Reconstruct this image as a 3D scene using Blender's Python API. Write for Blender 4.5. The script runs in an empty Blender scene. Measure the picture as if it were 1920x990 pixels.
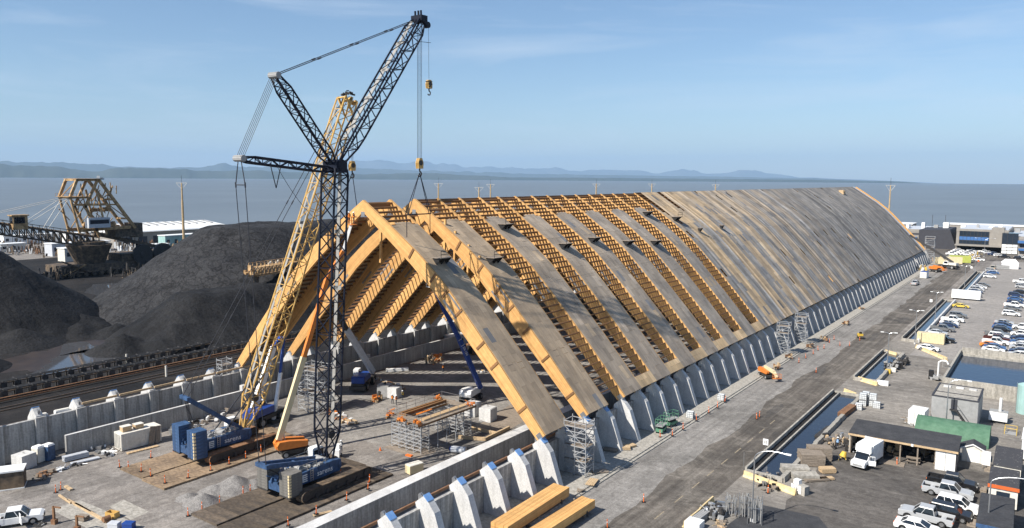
import bpy, bmesh, math, random
from mathutils import Vector, Matrix
random.seed(7)
SC = bpy.context.scene
COL = SC.collection
# ------------------------------------------------------------------ camera
CAMPOS = Vector((85.63, -53.35, 40.0))
YAW, PITCH, ROLL = -0.6203, 0.1119, 0.0064
_f = Vector((math.sin(YAW)*math.cos(PITCH), math.cos(YAW)*math.cos(PITCH), -math.sin(PITCH)))
_r = Vector((math.cos(YAW), -math.sin(YAW), 0)); _u = _r.cross(_f)
_r2 = _r*math.cos(ROLL)+_u*math.sin(ROLL); _u2 = _u*math.cos(ROLL)-_r*math.sin(ROLL)
cam = bpy.data.cameras.new('camera'); camo = bpy.data.objects.new('camera', cam); COL.objects.link(camo)
camo.matrix_world = Matrix(((_r2.x, _u2.x, -_f.x, CAMPOS.x), (_r2.y, _u2.y, -_f.y, CAMPOS.y), (_r2.z, _u2.z, -_f.z, CAMPOS.z), (0, 0, 0, 1)))
cam.sensor_width = 36; cam.lens = 1442.3/1920*36; cam.clip_start = 0.5; cam.clip_end = 200000
SC.camera = camo
# ------------------------------------------------------------------ sky, sun, exposure
SUN_AZ, SUN_EL = math.radians(201), math.radians(43)
W = bpy.data.worlds.new('World'); SC.world = W; W.use_nodes = True
nt = W.node_tree; bg = nt.nodes['Background']
sky = nt.nodes.new('ShaderNodeTexSky'); sky.sky_type = 'NISHITA'; sky.sun_disc = False
sky.sun_elevation = SUN_EL; sky.sun_rotation = SUN_AZ
sky.altitude = 0; sky.air_density = 1.0; sky.dust_density = 0.25; sky.ozone_density = 4.5
# faint high cirrus mixed into the sky: streaks of pale cloud at the sky dome
tc = nt.nodes.new('ShaderNodeTexCoord')
mp = nt.nodes.new('ShaderNodeMapping'); mp.inputs['Rotation'].default_value = (0.15, -0.06, 0.6); mp.inputs['Scale'].default_value = (1.6, 1.6, 14)
nz = nt.nodes.new('ShaderNodeTexNoise'); nz.inputs['Scale'].default_value = 1.7; nz.inputs['Detail'].default_value = 7; nz.inputs['Roughness'].default_value = 0.6; nz.inputs['Distortion'].default_value = 0.5
cr = nt.nodes.new('ShaderNodeValToRGB'); cr.color_ramp.elements[0].position = 0.47; cr.color_ramp.elements[1].position = 0.74
cr.color_ramp.elements[0].color = (0, 0, 0, 1); cr.color_ramp.elements[1].color = (0.36, 0.36, 0.36, 1)
mx = nt.nodes.new('ShaderNodeMix'); mx.data_type = 'RGBA'; mx.inputs['B'].default_value = (6.4, 7.1, 8.0, 1)
L = nt.links.new
L(tc.outputs['Generated'], mp.inputs['Vector']); L(mp.outputs[0], nz.inputs['Vector']); L(nz.outputs['Fac'], cr.inputs[0])
L(cr.outputs[0], mx.inputs['Factor']); L(sky.outputs[0], mx.inputs['A']); L(mx.outputs['Result'], bg.inputs['Color'])
bg.inputs['Strength'].default_value = 0.08
sl = bpy.data.lights.new('sun', 'SUN'); sl.energy = 5.0; sl.angle = math.radians(0.5); sl.color = (1, 0.94, 0.85)
so = bpy.data.objects.new('sun', sl); COL.objects.link(so)
_d = Vector((math.sin(SUN_AZ)*math.cos(SUN_EL), math.cos(SUN_AZ)*math.cos(SUN_EL), math.sin(SUN_EL)))
so.rotation_euler = _d.to_track_quat('Z', 'Y').to_euler(); so.location = (0, 0, 150)
vs = SC.view_settings; vs.view_transform = 'Standard'; vs.look = 'None'; vs.exposure = 0.68; vs.gamma = 1; vs.use_curve_mapping = False
SC.cycles.volume_step_rate = 1; SC.cycles.volume_max_steps = 64; SC.cycles.max_bounces = 6; SC.cycles.diffuse_bounces = 2

# ------------------------------------------------------------------ helpers
def V(*a): return Vector(a)
class MB:
    """collects faces with UVs in metres and links them as one mesh object"""
    def __init__(s): s.v = []; s.f = []; s.uv = []; s.m = []; s.tone = []; s.mi = 0; s.t = (0, 0, 0)
    def face(s, pts, uv=None):
        b = len(s.v); s.v += [tuple(q) for q in pts]; s.f.append(tuple(range(b, b+len(pts)))); s.m.append(s.mi); s.tone.append(s.t)
        if uv is None:
            a, c = Vector(pts[1])-Vector(pts[0]), Vector(pts[-1])-Vector(pts[0]); n = a.cross(c)
            k = max(range(3), key=lambda i: abs(n[i])); i, j = [(1, 2), (0, 2), (0, 1)][k]
            uv = [(q[i], q[j]) for q in pts]
        s.uv += uv
    def hexa(s, p, uvs=None):
        # p: 8 points, bottom ring 0-3 ccw seen from top, top ring 4-7
        for q in ((3, 2, 1, 0), (4, 5, 6, 7), (0, 1, 5, 4), (1, 2, 6, 5), (2, 3, 7, 6), (3, 0, 4, 7)): s.face([p[i] for i in q])
    def box(s, x0, x1, y0, y1, z0, z1, tx=0, ty=0):
        s.hexa([(x0, y0, z0), (x1, y0, z0), (x1, y1, z0), (x0, y1, z0), (x0+tx, y0+ty, z1), (x1-tx, y0+ty, z1), (x1-tx, y1-ty, z1), (x0+tx, y1-ty, z1)])
    def cbox(s, c, sx, sy, sz, rz=0, rx=0, ry=0):
        R = Matrix.Rotation(rz, 3, 'Z') @ Matrix.Rotation(ry, 3, 'Y') @ Matrix.Rotation(rx, 3, 'X'); c = Vector(c)
        s.hexa([c+R @ Vector((a*sx/2, b*sy/2, d*sz/2)) for d in (-1, 1) for a, b in ((-1, -1), (1, -1), (1, 1), (-1, 1))])
    def beam(s, a, b, w, h, up=(0, 0, 1)):
        a, b = Vector(a), Vector(b); d = (b-a); ln = d.length
        if ln < 1e-6: return
        d /= ln; up = Vector(up)
        if abs(d.dot(up)) > 0.98: up = Vector((1, 0, 0)) if abs(d.x) < 0.9 else Vector((0, 1, 0))
        sd = d.cross(up).normalized(); n = sd.cross(d)
        A = [a+sd*(i*w/2)+n*(j*h/2) for i, j in ((-1, -1), (1, -1), (1, 1), (-1, 1))]; B = [q+d*ln for q in A]
        o = 0
        for k in range(4):
            k2 = (k+1) % 4; e = (A[k2]-A[k]).length
            s.face([A[k2], A[k], B[k], B[k2]], [(0, o+e), (0, o), (ln, o), (ln, o+e)]); o += e
        s.face([A[0], A[1], A[2], A[3]]); s.face([B[3], B[2], B[1], B[0]])
    def cyl(s, a, b, r, n=8, r2=None, caps=True):
        a, b = Vector(a), Vector(b); d = b-a; ln = d.length
        if ln < 1e-6: return
        r2 = r if r2 is None else r2; d /= ln
        up = Vector((0, 0, 1)) if abs(d.z) < 0.95 else Vector((1, 0, 0))
        x = d.cross(up).normalized(); y = d.cross(x)
        P = [(x*math.cos(t)+y*math.sin(t)) for t in (2*math.pi*k/n for k in range(n))]
        for k in range(n):
            k2 = (k+1) % n; u0, u1 = 2*math.pi*r*k/n, 2*math.pi*r*(k+1)/n
            s.face([a+P[k]*r, b+P[k]*r2, b+P[k2]*r2, a+P[k2]*r], [(0, u0), (ln, u0), (ln, u1), (0, u1)])
        if caps:
            s.face([a+q*r for q in P]); s.face([b+q*r2 for q in reversed(P)])
    def tube(s, pts, r, n=6):
        for a, b in zip(pts, pts[1:]): s.cyl(a, b, r, n)
    def prism(s, poly, y0, y1, axis='y'):
        # poly of (x, z); extruded along y
        def P(q, y): return (q[0], y, q[1]) if axis == 'y' else (y, q[0], q[1])
        n = len(poly)
        s.face([P(q, y0) for q in poly]); s.face([P(q, y1) for q in reversed(poly)])
        o = 0
        for k in range(n):
            a, b = poly[k], poly[(k+1) % n]; e = math.dist(a, b)
            s.face([P(b, y0), P(a, y0), P(a, y1), P(b, y1)], [(o+e, 0), (o, 0), (o, y1-y0), (o+e, y1-y0)]); o += e
    def sheet(s, poly, z): s.face([(x, y, z) for x, y in poly])
    def grid(s, fn, x0, x1, y0, y1, nx, ny):
        b = len(s.v)
        for j in range(ny+1):
            for i in range(nx+1):
                x, y = x0+(x1-x0)*i/nx, y0+(y1-y0)*j/ny; s.v.append(fn(x, y))
        for j in range(ny):
            for i in range(nx):
                q = (b+j*(nx+1)+i, b+j*(nx+1)+i+1, b+(j+1)*(nx+1)+i+1, b+(j+1)*(nx+1)+i)
                s.f.append(q); s.m.append(s.mi); s.tone.append(s.t); s.uv += [(s.v[k][0], s.v[k][1]) for k in q]
    def lattice(s, a, b, w, h, up, bay, rc, rl, e0=0.35, e1=0.35, t0=2.5, t1=2.5):
        """four-chord lattice boom from a to b, ends tapered over t0/t1 metres to e0/e1 of full width"""
        a, b = Vector(a), Vector(b); d = b-a; ln = d.length; d /= ln
        sd = d.cross(Vector(up)).normalized(); n = sd.cross(d)
        def pt(t, i, j):
            k = 1.0
            if t < t0: k = e0+(1-e0)*t/t0
            elif t > ln-t1: k = e1+(1-e1)*(ln-t)/t1
            return a+d*t+sd*(i*w/2*max(k, .55))+n*(j*h/2*k)
        N = max(2, round(ln/bay)); ts = sorted(set([0, t0, ln-t1, ln]+[ln*k/N for k in range(N+1)]))
        ts = [t for k, t in enumerate(ts) if k == 0 or t-ts[k-1] > bay*.3 or t == ln]
        cs = ((-1, -1), (1, -1), (1, 1), (-1, 1))
        for t, t2 in zip(ts, ts[1:]):
            for c in cs: s.cyl(pt(t, *c), pt(t2, *c), rc, 6, caps=False)
        for k, (t, t2) in enumerate(zip(ts, ts[1:])):
            for m in range(4):
                c, c2 = cs[m], cs[(m+1) % 4]
                if k % 2: c, c2 = c2, c
                s.beam(pt(t, *c), pt(t2, *c2), rl*2, rl*2)
                if k % 2 == 0: s.beam(pt(t, *c), pt(t, *c2), rl*1.6, rl*1.6)
        return pt
    def mesh(s, name, mats, smooth=False):
        me = bpy.data.meshes.new(name); me.from_pydata(s.v, [], s.f)
        uv = me.uv_layers.new(name='UVMap'); uv.data.foreach_set('uv', [c for q in s.uv for c in q])
        mats = mats if isinstance(mats, (list, tuple)) else [mats]
        for m in mats: me.materials.append(m)
        if any(s.m): me.polygons.foreach_set('material_index', s.m)
        if any(t != (0, 0, 0) for t in s.tone):
            at = me.attributes.new('tone', 'FLOAT_COLOR', 'FACE'); at.data.foreach_set('color', [c for t in s.tone for c in (*t, 1)])
        if smooth: me.polygons.foreach_set('use_smooth', [True]*len(s.f))
        me.update(); return me
    def build(s, name, mats, parent=None, smooth=False, loc=None, weld=False):
        me = s.mesh(name, mats, smooth)
        if weld:
            bm = bmesh.new(); bm.from_mesh(me); bmesh.ops.remove_doubles(bm, verts=bm.verts, dist=0.002); bm.to_mesh(me); bm.free()
        return put(name, me, parent, loc)
def put(name, me, parent=None, loc=None, rot=None, color=None):
    o = bpy.data.objects.new(name, me); COL.objects.link(o)
    if parent: o.parent = parent
    if loc is not None: o.location = loc
    if rot is not None: o.rotation_euler = rot
    if color is not None: o.color = color
    return o
def tag(o, label=None, cat=None, group=None, kind=None):
    for k, v in (('label', label), ('category', cat), ('group', group), ('kind', kind)):
        if v: o[k] = v
    return o
def thing(name, loc, rz, label, cat, group=None):
    o = bpy.data.objects.new(name, None); COL.objects.link(o); o.empty_display_size = .3
    o.location = loc if len(loc) == 3 else (loc[0], loc[1], 0); o.rotation_euler = (0, 0, rz)
    return tag(o, label, cat, group)
def kids(o): return KID.get(o.name, [])
def dup(root, loc, rz, label, group=None, parent=None, mats=None):
    """copy of a thing with its parts and sub-parts; mats maps material -> replacement (object-level slots)"""
    def cp(o, par):
        c = o.copy(); COL.objects.link(c); c.parent = par
        if mats and c.data:
            for sl_ in c.material_slots:
                if sl_.material and sl_.material.name in mats:
                    nm = mats[sl_.material.name]; sl_.link = 'OBJECT'; sl_.material = nm
        for ch in o.children: cp(ch, c)
        return c
    r = cp(root, parent); r.location = loc if len(loc) == 3 else (loc[0], loc[1], 0); r.rotation_euler = (0, 0, rz)
    if label: r['label'] = label
    if group: r['group'] = group
    return r
def lettering(txt, size, mat, parent, loc, rot, ext=.01, name='lettering'):
    cu = bpy.data.curves.new('txt', 'FONT'); cu.body = txt; cu.size = size; cu.extrude = ext; cu.align_x = 'CENTER'; cu.align_y = 'CENTER'; cu.resolution_u = 2
    t = bpy.data.objects.new('txt', cu); COL.objects.link(t); dg = bpy.context.evaluated_depsgraph_get(); dg.update()
    me = bpy.data.meshes.new_from_object(t.evaluated_get(dg)); bpy.data.objects.remove(t); bpy.data.curves.remove(cu)
    me.materials.clear(); me.materials.append(mat)
    return put(name, me, parent, loc, rot)

# ------------------------------------------------------------------ materials
def M(name, col, rough=.75, var=.15, scale=1.5, col2=None, metal=0, bump=0, bscale=None, coord='Object', stretch=(1, 1, 1), spec=.35, detail=5, lo=.35, hi=.65, fine=0, fscale=25, rnd=0):
    m = bpy.data.materials.new(name); m.use_nodes = True; t = m.node_tree; N = t.nodes; b = N['Principled BSDF']; LK = t.links.new
    b.inputs['Roughness'].default_value = rough; b.inputs['Metallic'].default_value = metal; b.inputs['Specular IOR Level'].default_value = spec
    c1 = tuple(max(0, c*(1-var)) for c in col); c2 = col2 or tuple(min(1, c*(1+var)) for c in col)
    if col2: c1 = col
    tc = N.new('ShaderNodeTexCoord'); mp = N.new('ShaderNodeMapping'); mp.inputs['Scale'].default_value = stretch
    nz = N.new('ShaderNodeTexNoise'); nz.inputs['Scale'].default_value = scale; nz.inputs['Detail'].default_value = detail; nz.inputs['Roughness'].default_value = .62
    rp = N.new('ShaderNodeValToRGB'); rp.color_ramp.elements[0].position = lo; rp.color_ramp.elements[1].position = hi
    rp.color_ramp.elements[0].color = (*c1, 1); rp.color_ramp.elements[1].color = (*c2, 1)
    LK(tc.outputs[coord], mp.inputs[0]); LK(mp.outputs[0], nz.inputs['Vector']); LK(nz.outputs['Fac'], rp.inputs[0])
    out = rp.outputs[0]
    if fine:
        n2 = N.new('ShaderNodeTexNoise'); n2.inputs['Scale'].default_value = fscale; n2.inputs['Detail'].default_value = 3
        mr = N.new('ShaderNodeMapRange'); mr.inputs['From Min'].default_value = .3; mr.inputs['From Max'].default_value = .7; mr.inputs['To Min'].default_value = 1-fine; mr.inputs['To Max'].default_value = 1+fine
        mu = N.new('ShaderNodeMix'); mu.data_type = 'RGBA'; mu.blend_type = 'MULTIPLY'; mu.inputs['Factor'].default_value = 1
        LK(tc.outputs[coord], n2.inputs['Vector']); LK(n2.outputs['Fac'], mr.inputs[0]); LK(out, mu.inputs['A']); LK(mr.outputs[0], mu.inputs['B']); out = mu.outputs['Result']
    if rnd:
        oi = N.new('ShaderNodeObjectInfo'); mr = N.new('ShaderNodeMapRange'); mr.inputs['To Min'].default_value = 1-rnd; mr.inputs['To Max'].default_value = 1+rnd
        mu = N.new('ShaderNodeMix'); mu.data_type = 'RGBA'; mu.blend_type = 'MULTIPLY'; mu.inputs['Factor'].default_value = 1
        LK(oi.outputs['Random'], mr.inputs[0]); LK(out, mu.inputs['A']); LK(mr.outputs[0], mu.inputs['B']); out = mu.outputs['Result']
    LK(out, b.inputs['Base Color'])
    if bump:
        bn = N.new('ShaderNodeTexNoise'); bn.inputs['Scale'].default_value = bscale or scale*6; bn.inputs['Detail'].default_value = 6
        bp = N.new('ShaderNodeBump'); bp.inputs['Strength'].default_value = min(1, bump); bp.inputs['Distance'].default_value = bump*.3
        LK(tc.outputs[coord], bn.inputs['Vector']); LK(bn.outputs['Fac'], bp.inputs['Height']); LK(bp.outputs[0], b.inputs['Normal'])
    return m
def worn_ground(name, base, dark, light, dirx, streak=.5, fine=.18, blot=.08, bumpd=.05, scale=.05):
    """ground with large blotches, streaks along one direction (wheel tracks) and gravel speckle"""
    m = bpy.data.materials.new(name); m.use_nodes = True; t = m.node_tree; N = t.nodes; b = N['Principled BSDF']; LK = t.links.new
    b.inputs['Roughness'].default_value = .92; b.inputs['Specular IOR Level'].default_value = .2
    tc = N.new('ShaderNodeTexCoord')
    def noise(scale_, st=(1, 1, 1), rot=0, det=6, dist=0, rough=.6):
        mp = N.new('ShaderNodeMapping'); mp.inputs['Scale'].default_value = st; mp.inputs['Rotation'].default_value = (0, 0, rot)
        n = N.new('ShaderNodeTexNoise'); n.inputs['Scale'].default_value = scale_; n.inputs['Detail'].default_value = det; n.inputs['Distortion'].default_value = dist; n.inputs['Roughness'].default_value = rough
        LK(tc.outputs['Object'], mp.inputs[0]); LK(mp.outputs[0], n.inputs['Vector']); return n.outputs['Fac']
    def ramp(f, a, b_, lo, hi):
        r = N.new('ShaderNodeValToRGB'); r.color_ramp.elements[0].position = lo; r.color_ramp.elements[1].position = hi
        r.color_ramp.elements[0].color = (*a, 1); r.color_ramp.elements[1].color = (*b_, 1); LK(f, r.inputs[0]); return r.outputs[0]
    def mix(a, b_, f, mode='MIX'):
        x = N.new('ShaderNodeMix'); x.data_type = 'RGBA'; x.blend_type = mode
        if isinstance(f, float): x.inputs['Factor'].default_value = f
        else: LK(f, x.inputs['Factor'])
        LK(a, x.inputs['A']); LK(b_, x.inputs['B']); return x.outputs['Result']
    c = ramp(noise(scale, det=8, dist=.8), dark, base, .38, .62)
    rgb = N.new('ShaderNodeRGB'); rgb.outputs[0].default_value = (*light, 1)
    f1 = ramp(noise(scale*3.1, det=7, dist=1.2), (0, 0, 0), (streak, streak, streak), .5, .72)
    c = mix(c, rgb.outputs[0], f1)
    md = ramp(noise(.8, det=6, dist=1.5, rough=.7), (.74, .735, .73), (1.16, 1.16, 1.155), .36, .64); c = mix(c, md, 1.0, 'MULTIPLY')
    st = (1.0, .03, 1) if dirx == 'y' else (.03, 1.0, 1)
    tr = ramp(noise(1.1, st, .02, 5, .6), (.62, .61, .60), (1.22, 1.22, 1.2), .36, .66)
    c = mix(c, tr, float(streak), 'MULTIPLY')
    sp = ramp(noise(5.5, det=9, rough=.75), (1-fine*2,)*3, (1+fine*1.6,)*3, .34, .66)
    c = mix(c, sp, 1.0, 'MULTIPLY')
    vo = N.new('ShaderNodeTexVoronoi'); vo.inputs['Scale'].default_value = .55; LK(tc.outputs['Object'], vo.inputs['Vector'])
    bl = ramp(vo.outputs['Distance'], (1-blot*4,)*3, (1, 1, 1), .03, .16); c = mix(c, bl, 1.0, 'MULTIPLY')
    LK(c, b.inputs['Base Color'])
    bp = N.new('ShaderNodeBump'); bp.inputs['Strength'].default_value = .6; bp.inputs['Distance'].default_value = bumpd
    LK(noise(2.2, det=10, rough=.7), bp.inputs['Height']); LK(bp.outputs[0], b.inputs['Normal'])
    return m
def water(name, col, rough, bscale, bump, stretch=(1, 1, 1)):
    m = M(name, col, rough, .12, .004, spec=.5); t = m.node_tree; N = t.nodes; b = N['Principled BSDF']
    tc = N.new('ShaderNodeTexCoord'); mp = N.new('ShaderNodeMapping'); mp.inputs['Scale'].default_value = stretch
    n = N.new('ShaderNodeTexNoise'); n.inputs['Scale'].default_value = bscale; n.inputs['Detail'].default_value = 6
    bp = N.new('ShaderNodeBump'); bp.inputs['Strength'].default_value = 1; bp.inputs['Distance'].default_value = bump
    t.links.new(tc.outputs['Object'], mp.inputs[0]); t.links.new(mp.outputs[0], n.inputs['Vector']); t.links.new(n.outputs['Fac'], bp.inputs['Height']); t.links.new(bp.outputs[0], b.inputs['Normal'])
    b.inputs['IOR'].default_value = 1.33
    return m
def sheathing_mat():
    """plywood: colour from object colour (single sheets) plus face attribute (joined sheets), with grain and stains"""
    m = bpy.data.materials.new('plywood'); m.use_nodes = True; t = m.node_tree; N = t.nodes; b = N['Principled BSDF']; LK = t.links.new
    b.inputs['Roughness'].default_value = .85; b.inputs['Specular IOR Level'].default_value = .2
    oi = N.new('ShaderNodeObjectInfo'); at = N.new('ShaderNodeAttribute'); at.attribute_name = 'tone'
    ad = N.new('ShaderNodeMix'); ad.data_type = 'RGBA'; ad.blend_type = 'ADD'; ad.inputs['Factor'].default_value = 1
    LK(oi.outputs['Color'], ad.inputs['A']); LK(at.outputs['Color'], ad.inputs['B'])
    g = N.new('ShaderNodeNewGeometry'); mp = N.new('ShaderNodeMapping'); mp.inputs['Scale'].default_value = (.35, 2.2, .35)
    n = N.new('ShaderNodeTexNoise'); n.inputs['Scale'].default_value = 1.6; n.inputs['Detail'].default_value = 8; n.inputs['Roughness'].default_value = .65
    r = N.new('ShaderNodeValToRGB'); r.color_ramp.elements[0].position = .3; r.color_ramp.elements[1].position = .7
    r.color_ramp.elements[0].color = (.82, .82, .82, 1); r.color_ramp.elements[1].color = (1.14, 1.13, 1.12, 1)
    LK(g.outputs['Position'], mp.inputs[0]); LK(mp.outputs[0], n.inputs['Vector']); LK(n.outputs['Fac'], r.inputs[0])
    n2 = N.new('ShaderNodeTexNoise'); n2.inputs['Scale'].default_value = .22; n2.inputs['Detail'].default_value = 6; LK(g.outputs['Position'], n2.inputs['Vector'])
    r2 = N.new('ShaderNodeValToRGB'); r2.color_ramp.elements[0].position = .35; r2.color_ramp.elements[1].position = .65
    r2.color_ramp.elements[0].color = (.76, .77, .79, 1); r2.color_ramp.elements[1].color = (1.16, 1.14, 1.1, 1); LK(n2.outputs['Fac'], r2.inputs[0])
    c = ad.outputs['Result']
    for q in (r, r2):
        x = N.new('ShaderNodeMix'); x.data_type = 'RGBA'; x.blend_type = 'MULTIPLY'; x.inputs['Factor'].default_value = 1
        LK(c, x.inputs['A']); LK(q.outputs[0], x.inputs['B']); c = x.outputs['Result']
    LK(c, b.inputs['Base Color'])
    return m
def glass(name, col, rough=.06): return M(name, col, rough, .1, 1, spec=.6)
MT = {}
MT['ground'] = worn_ground('site_gravel', (.27, .246, .223), (.165, .152, .141), (.39, .365, .338), 'y', .45)
MT['strip'] = worn_ground('gravel_strip', (.265, .252, .237), (.19, .181, .17), (.37, .352, .33), 'y', .5)
MT['road'] = worn_ground('road_asphalt', (.16, .143, .126), (.098, .089, .080), (.245, .223, .197), 'y', .85, .14, .02, .03)
MT['stain'] = worn_ground('road_stain', (.12, .11, .10), (.08, .075, .07), (.18, .165, .15), 'y', .7, .2, .02, .03)
MT['yard'] = worn_ground('yard_asphalt', (.138, .126, .115), (.088, .082, .077), (.235, .215, .192), 'x', .45, .12, .03, .02)
MT['access'] = worn_ground('dusty_yard', (.275, .254, .228), (.16, .148, .134), (.36, .335, .305), 'x', .4, .12, .04, .03)
MT['lot'] = worn_ground('parking_asphalt', (.30, .28, .26), (.25, .235, .22), (.34, .32, .30), 'x', .18, .08, .01, .01)
MT['mud'] = worn_ground('coal_mud', (.026, .024, .024), (.012, .012, .013), (.06, .052, .046), 'y', .4, .2, .05, .2)
MT['floor'] = worn_ground('hall_floor', (.29, .272, .25), (.17, .16, .15), (.40, .38, .355), 'x', .35)
MT['coal'] = M('coal', (.0075, .0078, .009), .85, .3, .12, (.020, .020, .021), bump=.9, bscale=1.1, fine=.5, fscale=2.2, spec=.2)
MT['gravelpile'] = M('gravel', (.20, .19, .18), .95, .2, 1.2, bump=.5, bscale=6, fine=.4, fscale=9)
MT['glulam'] = M('glulam', (.49, .25, .085), .6, .12, 1, (.70, .425, .165), coord='UV', stretch=(.07, 6.5, 1), spec=.3, fine=.12, fscale=1.3, rnd=.12)
MT['joist'] = M('joist_timber', (.19, .095, .04), .7, .18, 1, (.27, .145, .062), coord='UV', stretch=(.4, 6, 1), rnd=.22)
MT['plank'] = M('plank_wood', (.40, .28, .16), .8, .2, 1, (.56, .42, .26), coord='UV', stretch=(.5, 6, 1), fine=.15, fscale=4)
MT['oldwood'] = M('weathered_wood', (.17, .14, .11), .85, .2, 1, (.30, .25, .2), coord='UV', stretch=(.5, 5, 1), fine=.2, fscale=4)
MT['mat'] = M('crane_mat_wood', (.16, .115, .078), .85, .2, .5, (.30, .215, .135), fine=.3, fscale=3, stretch=(1, .25, 1), rnd=.25)
MT['darkmat'] = M('dark_mat_wood', (.06, .05, .042), .85, .2, .35, (.16, .12, .082), fine=.3, fscale=3, stretch=(.4, 1, 1), rnd=.3)
MT['ply'] = sheathing_mat()
MT['conc'] = M('concrete', (.46, .455, .445), .85, .1, .7, (.60, .595, .58), stretch=(1, 1, .35), bump=.05, bscale=4, fine=.12, fscale=5, rnd=.08)
MT['conc2'] = M('formed_concrete', (.23, .225, .215), .88, .1, 1.3, (.42, .415, .40), stretch=(1.8, 1.8, .14), fine=.15, fscale=4, rnd=.12)
MT['conc3'] = M('old_concrete', (.25, .235, .205), .9, .1, 1.2, (.40, .375, .33), stretch=(1.5, 1.5, .3), fine=.2, fscale=4)
MT['steel'] = M('galvanised_steel', (.50, .51, .52), .38, .1, 2, metal=.85)
MT['plate'] = M('blue_plate', (.10, .23, .50), .35, .1, 1, (.2, .36, .62), spec=.6)  # bearing plates: blue base colour mottled between two tones
MT['cw'] = M('counterweight_grey', (.12, .115, .105), .7, .2, 2, (.18, .17, .155))
MT['dsteel'] = M('dark_steel', (.045, .042, .04), .6, .3, 3, spec=.4)
MT['navy'] = M('navy_boom_paint', (.006, .009, .02), .55, .3, 3, spec=.25)
MT['blue'] = M('crane_blue_paint', (.036, .078, .165), .5, .22, 1.2, spec=.45, fine=.28, fscale=3)
MT['liftblue'] = M('lift_blue_paint', (.012, .05, .24), .4, .12, 1.2, spec=.5)
MT['yellow'] = M('boom_yellow_paint', (.58, .36, .11), .45, .16, 1.5, spec=.45)
MT['cream'] = M('cream_boom_paint', (.66, .55, .34), .45, .08, 1, spec=.45)
MT['orange'] = M('lift_orange_paint', (.60, .19, .035), .45, .12, 1.5, spec=.45)
MT['cone'] = M('cone_orange', (.75, .15, .02), .6, .08, 2)
MT['white'] = M('white_paint', (.78, .78, .76), .45, .05, 1.5, spec=.45, fine=.06, fscale=3)
MT['offwhite'] = M('dirty_white_paint', (.60, .57, .50), .6, .1, 2, (.70, .67, .60), stretch=(1, 1, .3), fine=.1, fscale=3)
MT['boomgrey'] = M('pale_grey_boom', (.50, .52, .55), .45, .08, 1.5, spec=.45)
MT['grey'] = M('grey_paint', (.30, .30, .295), .55, .1, 1.5)
MT['catwalk'] = M('catwalk_grating', (.27, .262, .245), .65, .15, 4)
MT['rubber'] = M('tyre_rubber', (.018, .018, .018), .85, .2, 4)
MT['rust'] = M('rusty_steel', (.17, .085, .045), .8, .3, 2, (.27, .15, .08))
MT['tan'] = M('stacker_tan_paint', (.30, .185, .085), .7, .25, .4, (.50, .335, .17), fine=.3, fscale=.8)
MT['dirty'] = M('coal_stained_steel', (.055, .047, .04), .75, .3, .5, (.16, .115, .075), fine=.3, fscale=1)
MT['roofblack'] = M('black_roofing', (.035, .036, .04), .9, .2, .8, (.055, .056, .06), fine=.25, fscale=6)
MT['roofspot'] = M('spotted_roofing', (.05, .05, .055), .9, .1, 3.2, (.34, .33, .31), lo=.6, hi=.72, detail=8)
MT['green'] = M('green_metal', (.06, .14, .085), .75, .12, .8, (.095, .185, .12), fine=.08, fscale=2)
MT['scaf'] = M('scaffold_steel', (.40, .41, .42), .45, .1, 2, metal=.25)
MT['liftgreen'] = M('lift_green_paint', (.10, .24, .15), .5, .1, 2)
MT['glass'] = glass('vehicle_glass', (.012, .016, .022))
MT['winglass'] = glass('window_glass', (.02, .03, .045), .1)
MT['yellowbar'] = M('barrier_yellow', (.56, .41, .19), .8, .12, 1.2, (.66, .54, .33), fine=.15, fscale=4)
MT['pipe'] = M('mast_timber', (.46, .33, .18), .8, .15, 1.5)
MT['wire'] = M('steel_cable', (.03, .032, .04), .6, .1, 2)
MT['ibc'] = M('ibc_plastic', (.66, .68, .68), .45, .06, 2)
MT['skin'] = M('skin', (.45, .27, .18), .6, .05, 4)
MT['hivis'] = M('hivis_vest', (.70, .22, .03), .8, .1, 5)
MT['cloth'] = M('dark_work_cloth', (.035, .04, .055), .9, .2, 5)
MT['bluecloth'] = M('pale_blue_shirt', (.25, .40, .62), .9, .1, 5)
MT['rail'] = M('steel_rail', (.20, .15, .11), .5, .2, 3, metal=.5)
MT['bldg'] = M('office_cladding', (.25, .23, .205), .8, .06, .4, (.29, .27, .24))
MT['bldgdark'] = M('dark_cladding', (.045, .046, .055), .7, .1, .5)
MT['awning'] = M('blue_awning', (.05, .14, .34), .6, .08, 1)
MT['red'] = M('orange_red_trim', (.55, .12, .03), .6, .1, 1)
MT['tarp'] = M('tent_fabric', (.80, .80, .80), .7, .04, 1)
MT['teal'] = M('teal_tank_paint', (.30, .46, .44), .6, .12, 1, stretch=(1, 1, .3))
MT['black'] = M('matt_black', (.015, .015, .016), .7, .1, 2)
MT['lamp'] = M('lamp_lens', (.75, .75, .72), .3, .03, 1)
MT['line'] = M('road_paint', (.26, .215, .15), .85, .2, 3, fine=.3, fscale=6)
MT['wline'] = M('white_road_paint', (.62, .60, .56), .85, .2, 3, fine=.2, fscale=6)
MT['yellowmach'] = M('machine_yellow', (.62, .42, .06), .5, .12, 1)
MT['lime'] = M('lime_machine', (.42, .46, .10), .55, .12, 1)
def paint(name, c, rough=.28): return M('car_paint_'+name, c, rough, .04, 1, spec=.55)
PAINT = {k: paint(k, c) for k, c in dict(white=(.76, .76, .75), silver=(.40, .41, .42), grey=(.14, .145, .15), black=(.014, .014, .016), navy=(.018, .035, .09), blue=(.04, .10, .24), maroon=(.07, .022, .018), orange=(.62, .22, .03), taxi=(.62, .46, .08), beige=(.42, .37, .28), bronze=(.30, .28, .25)).items()}

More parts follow.
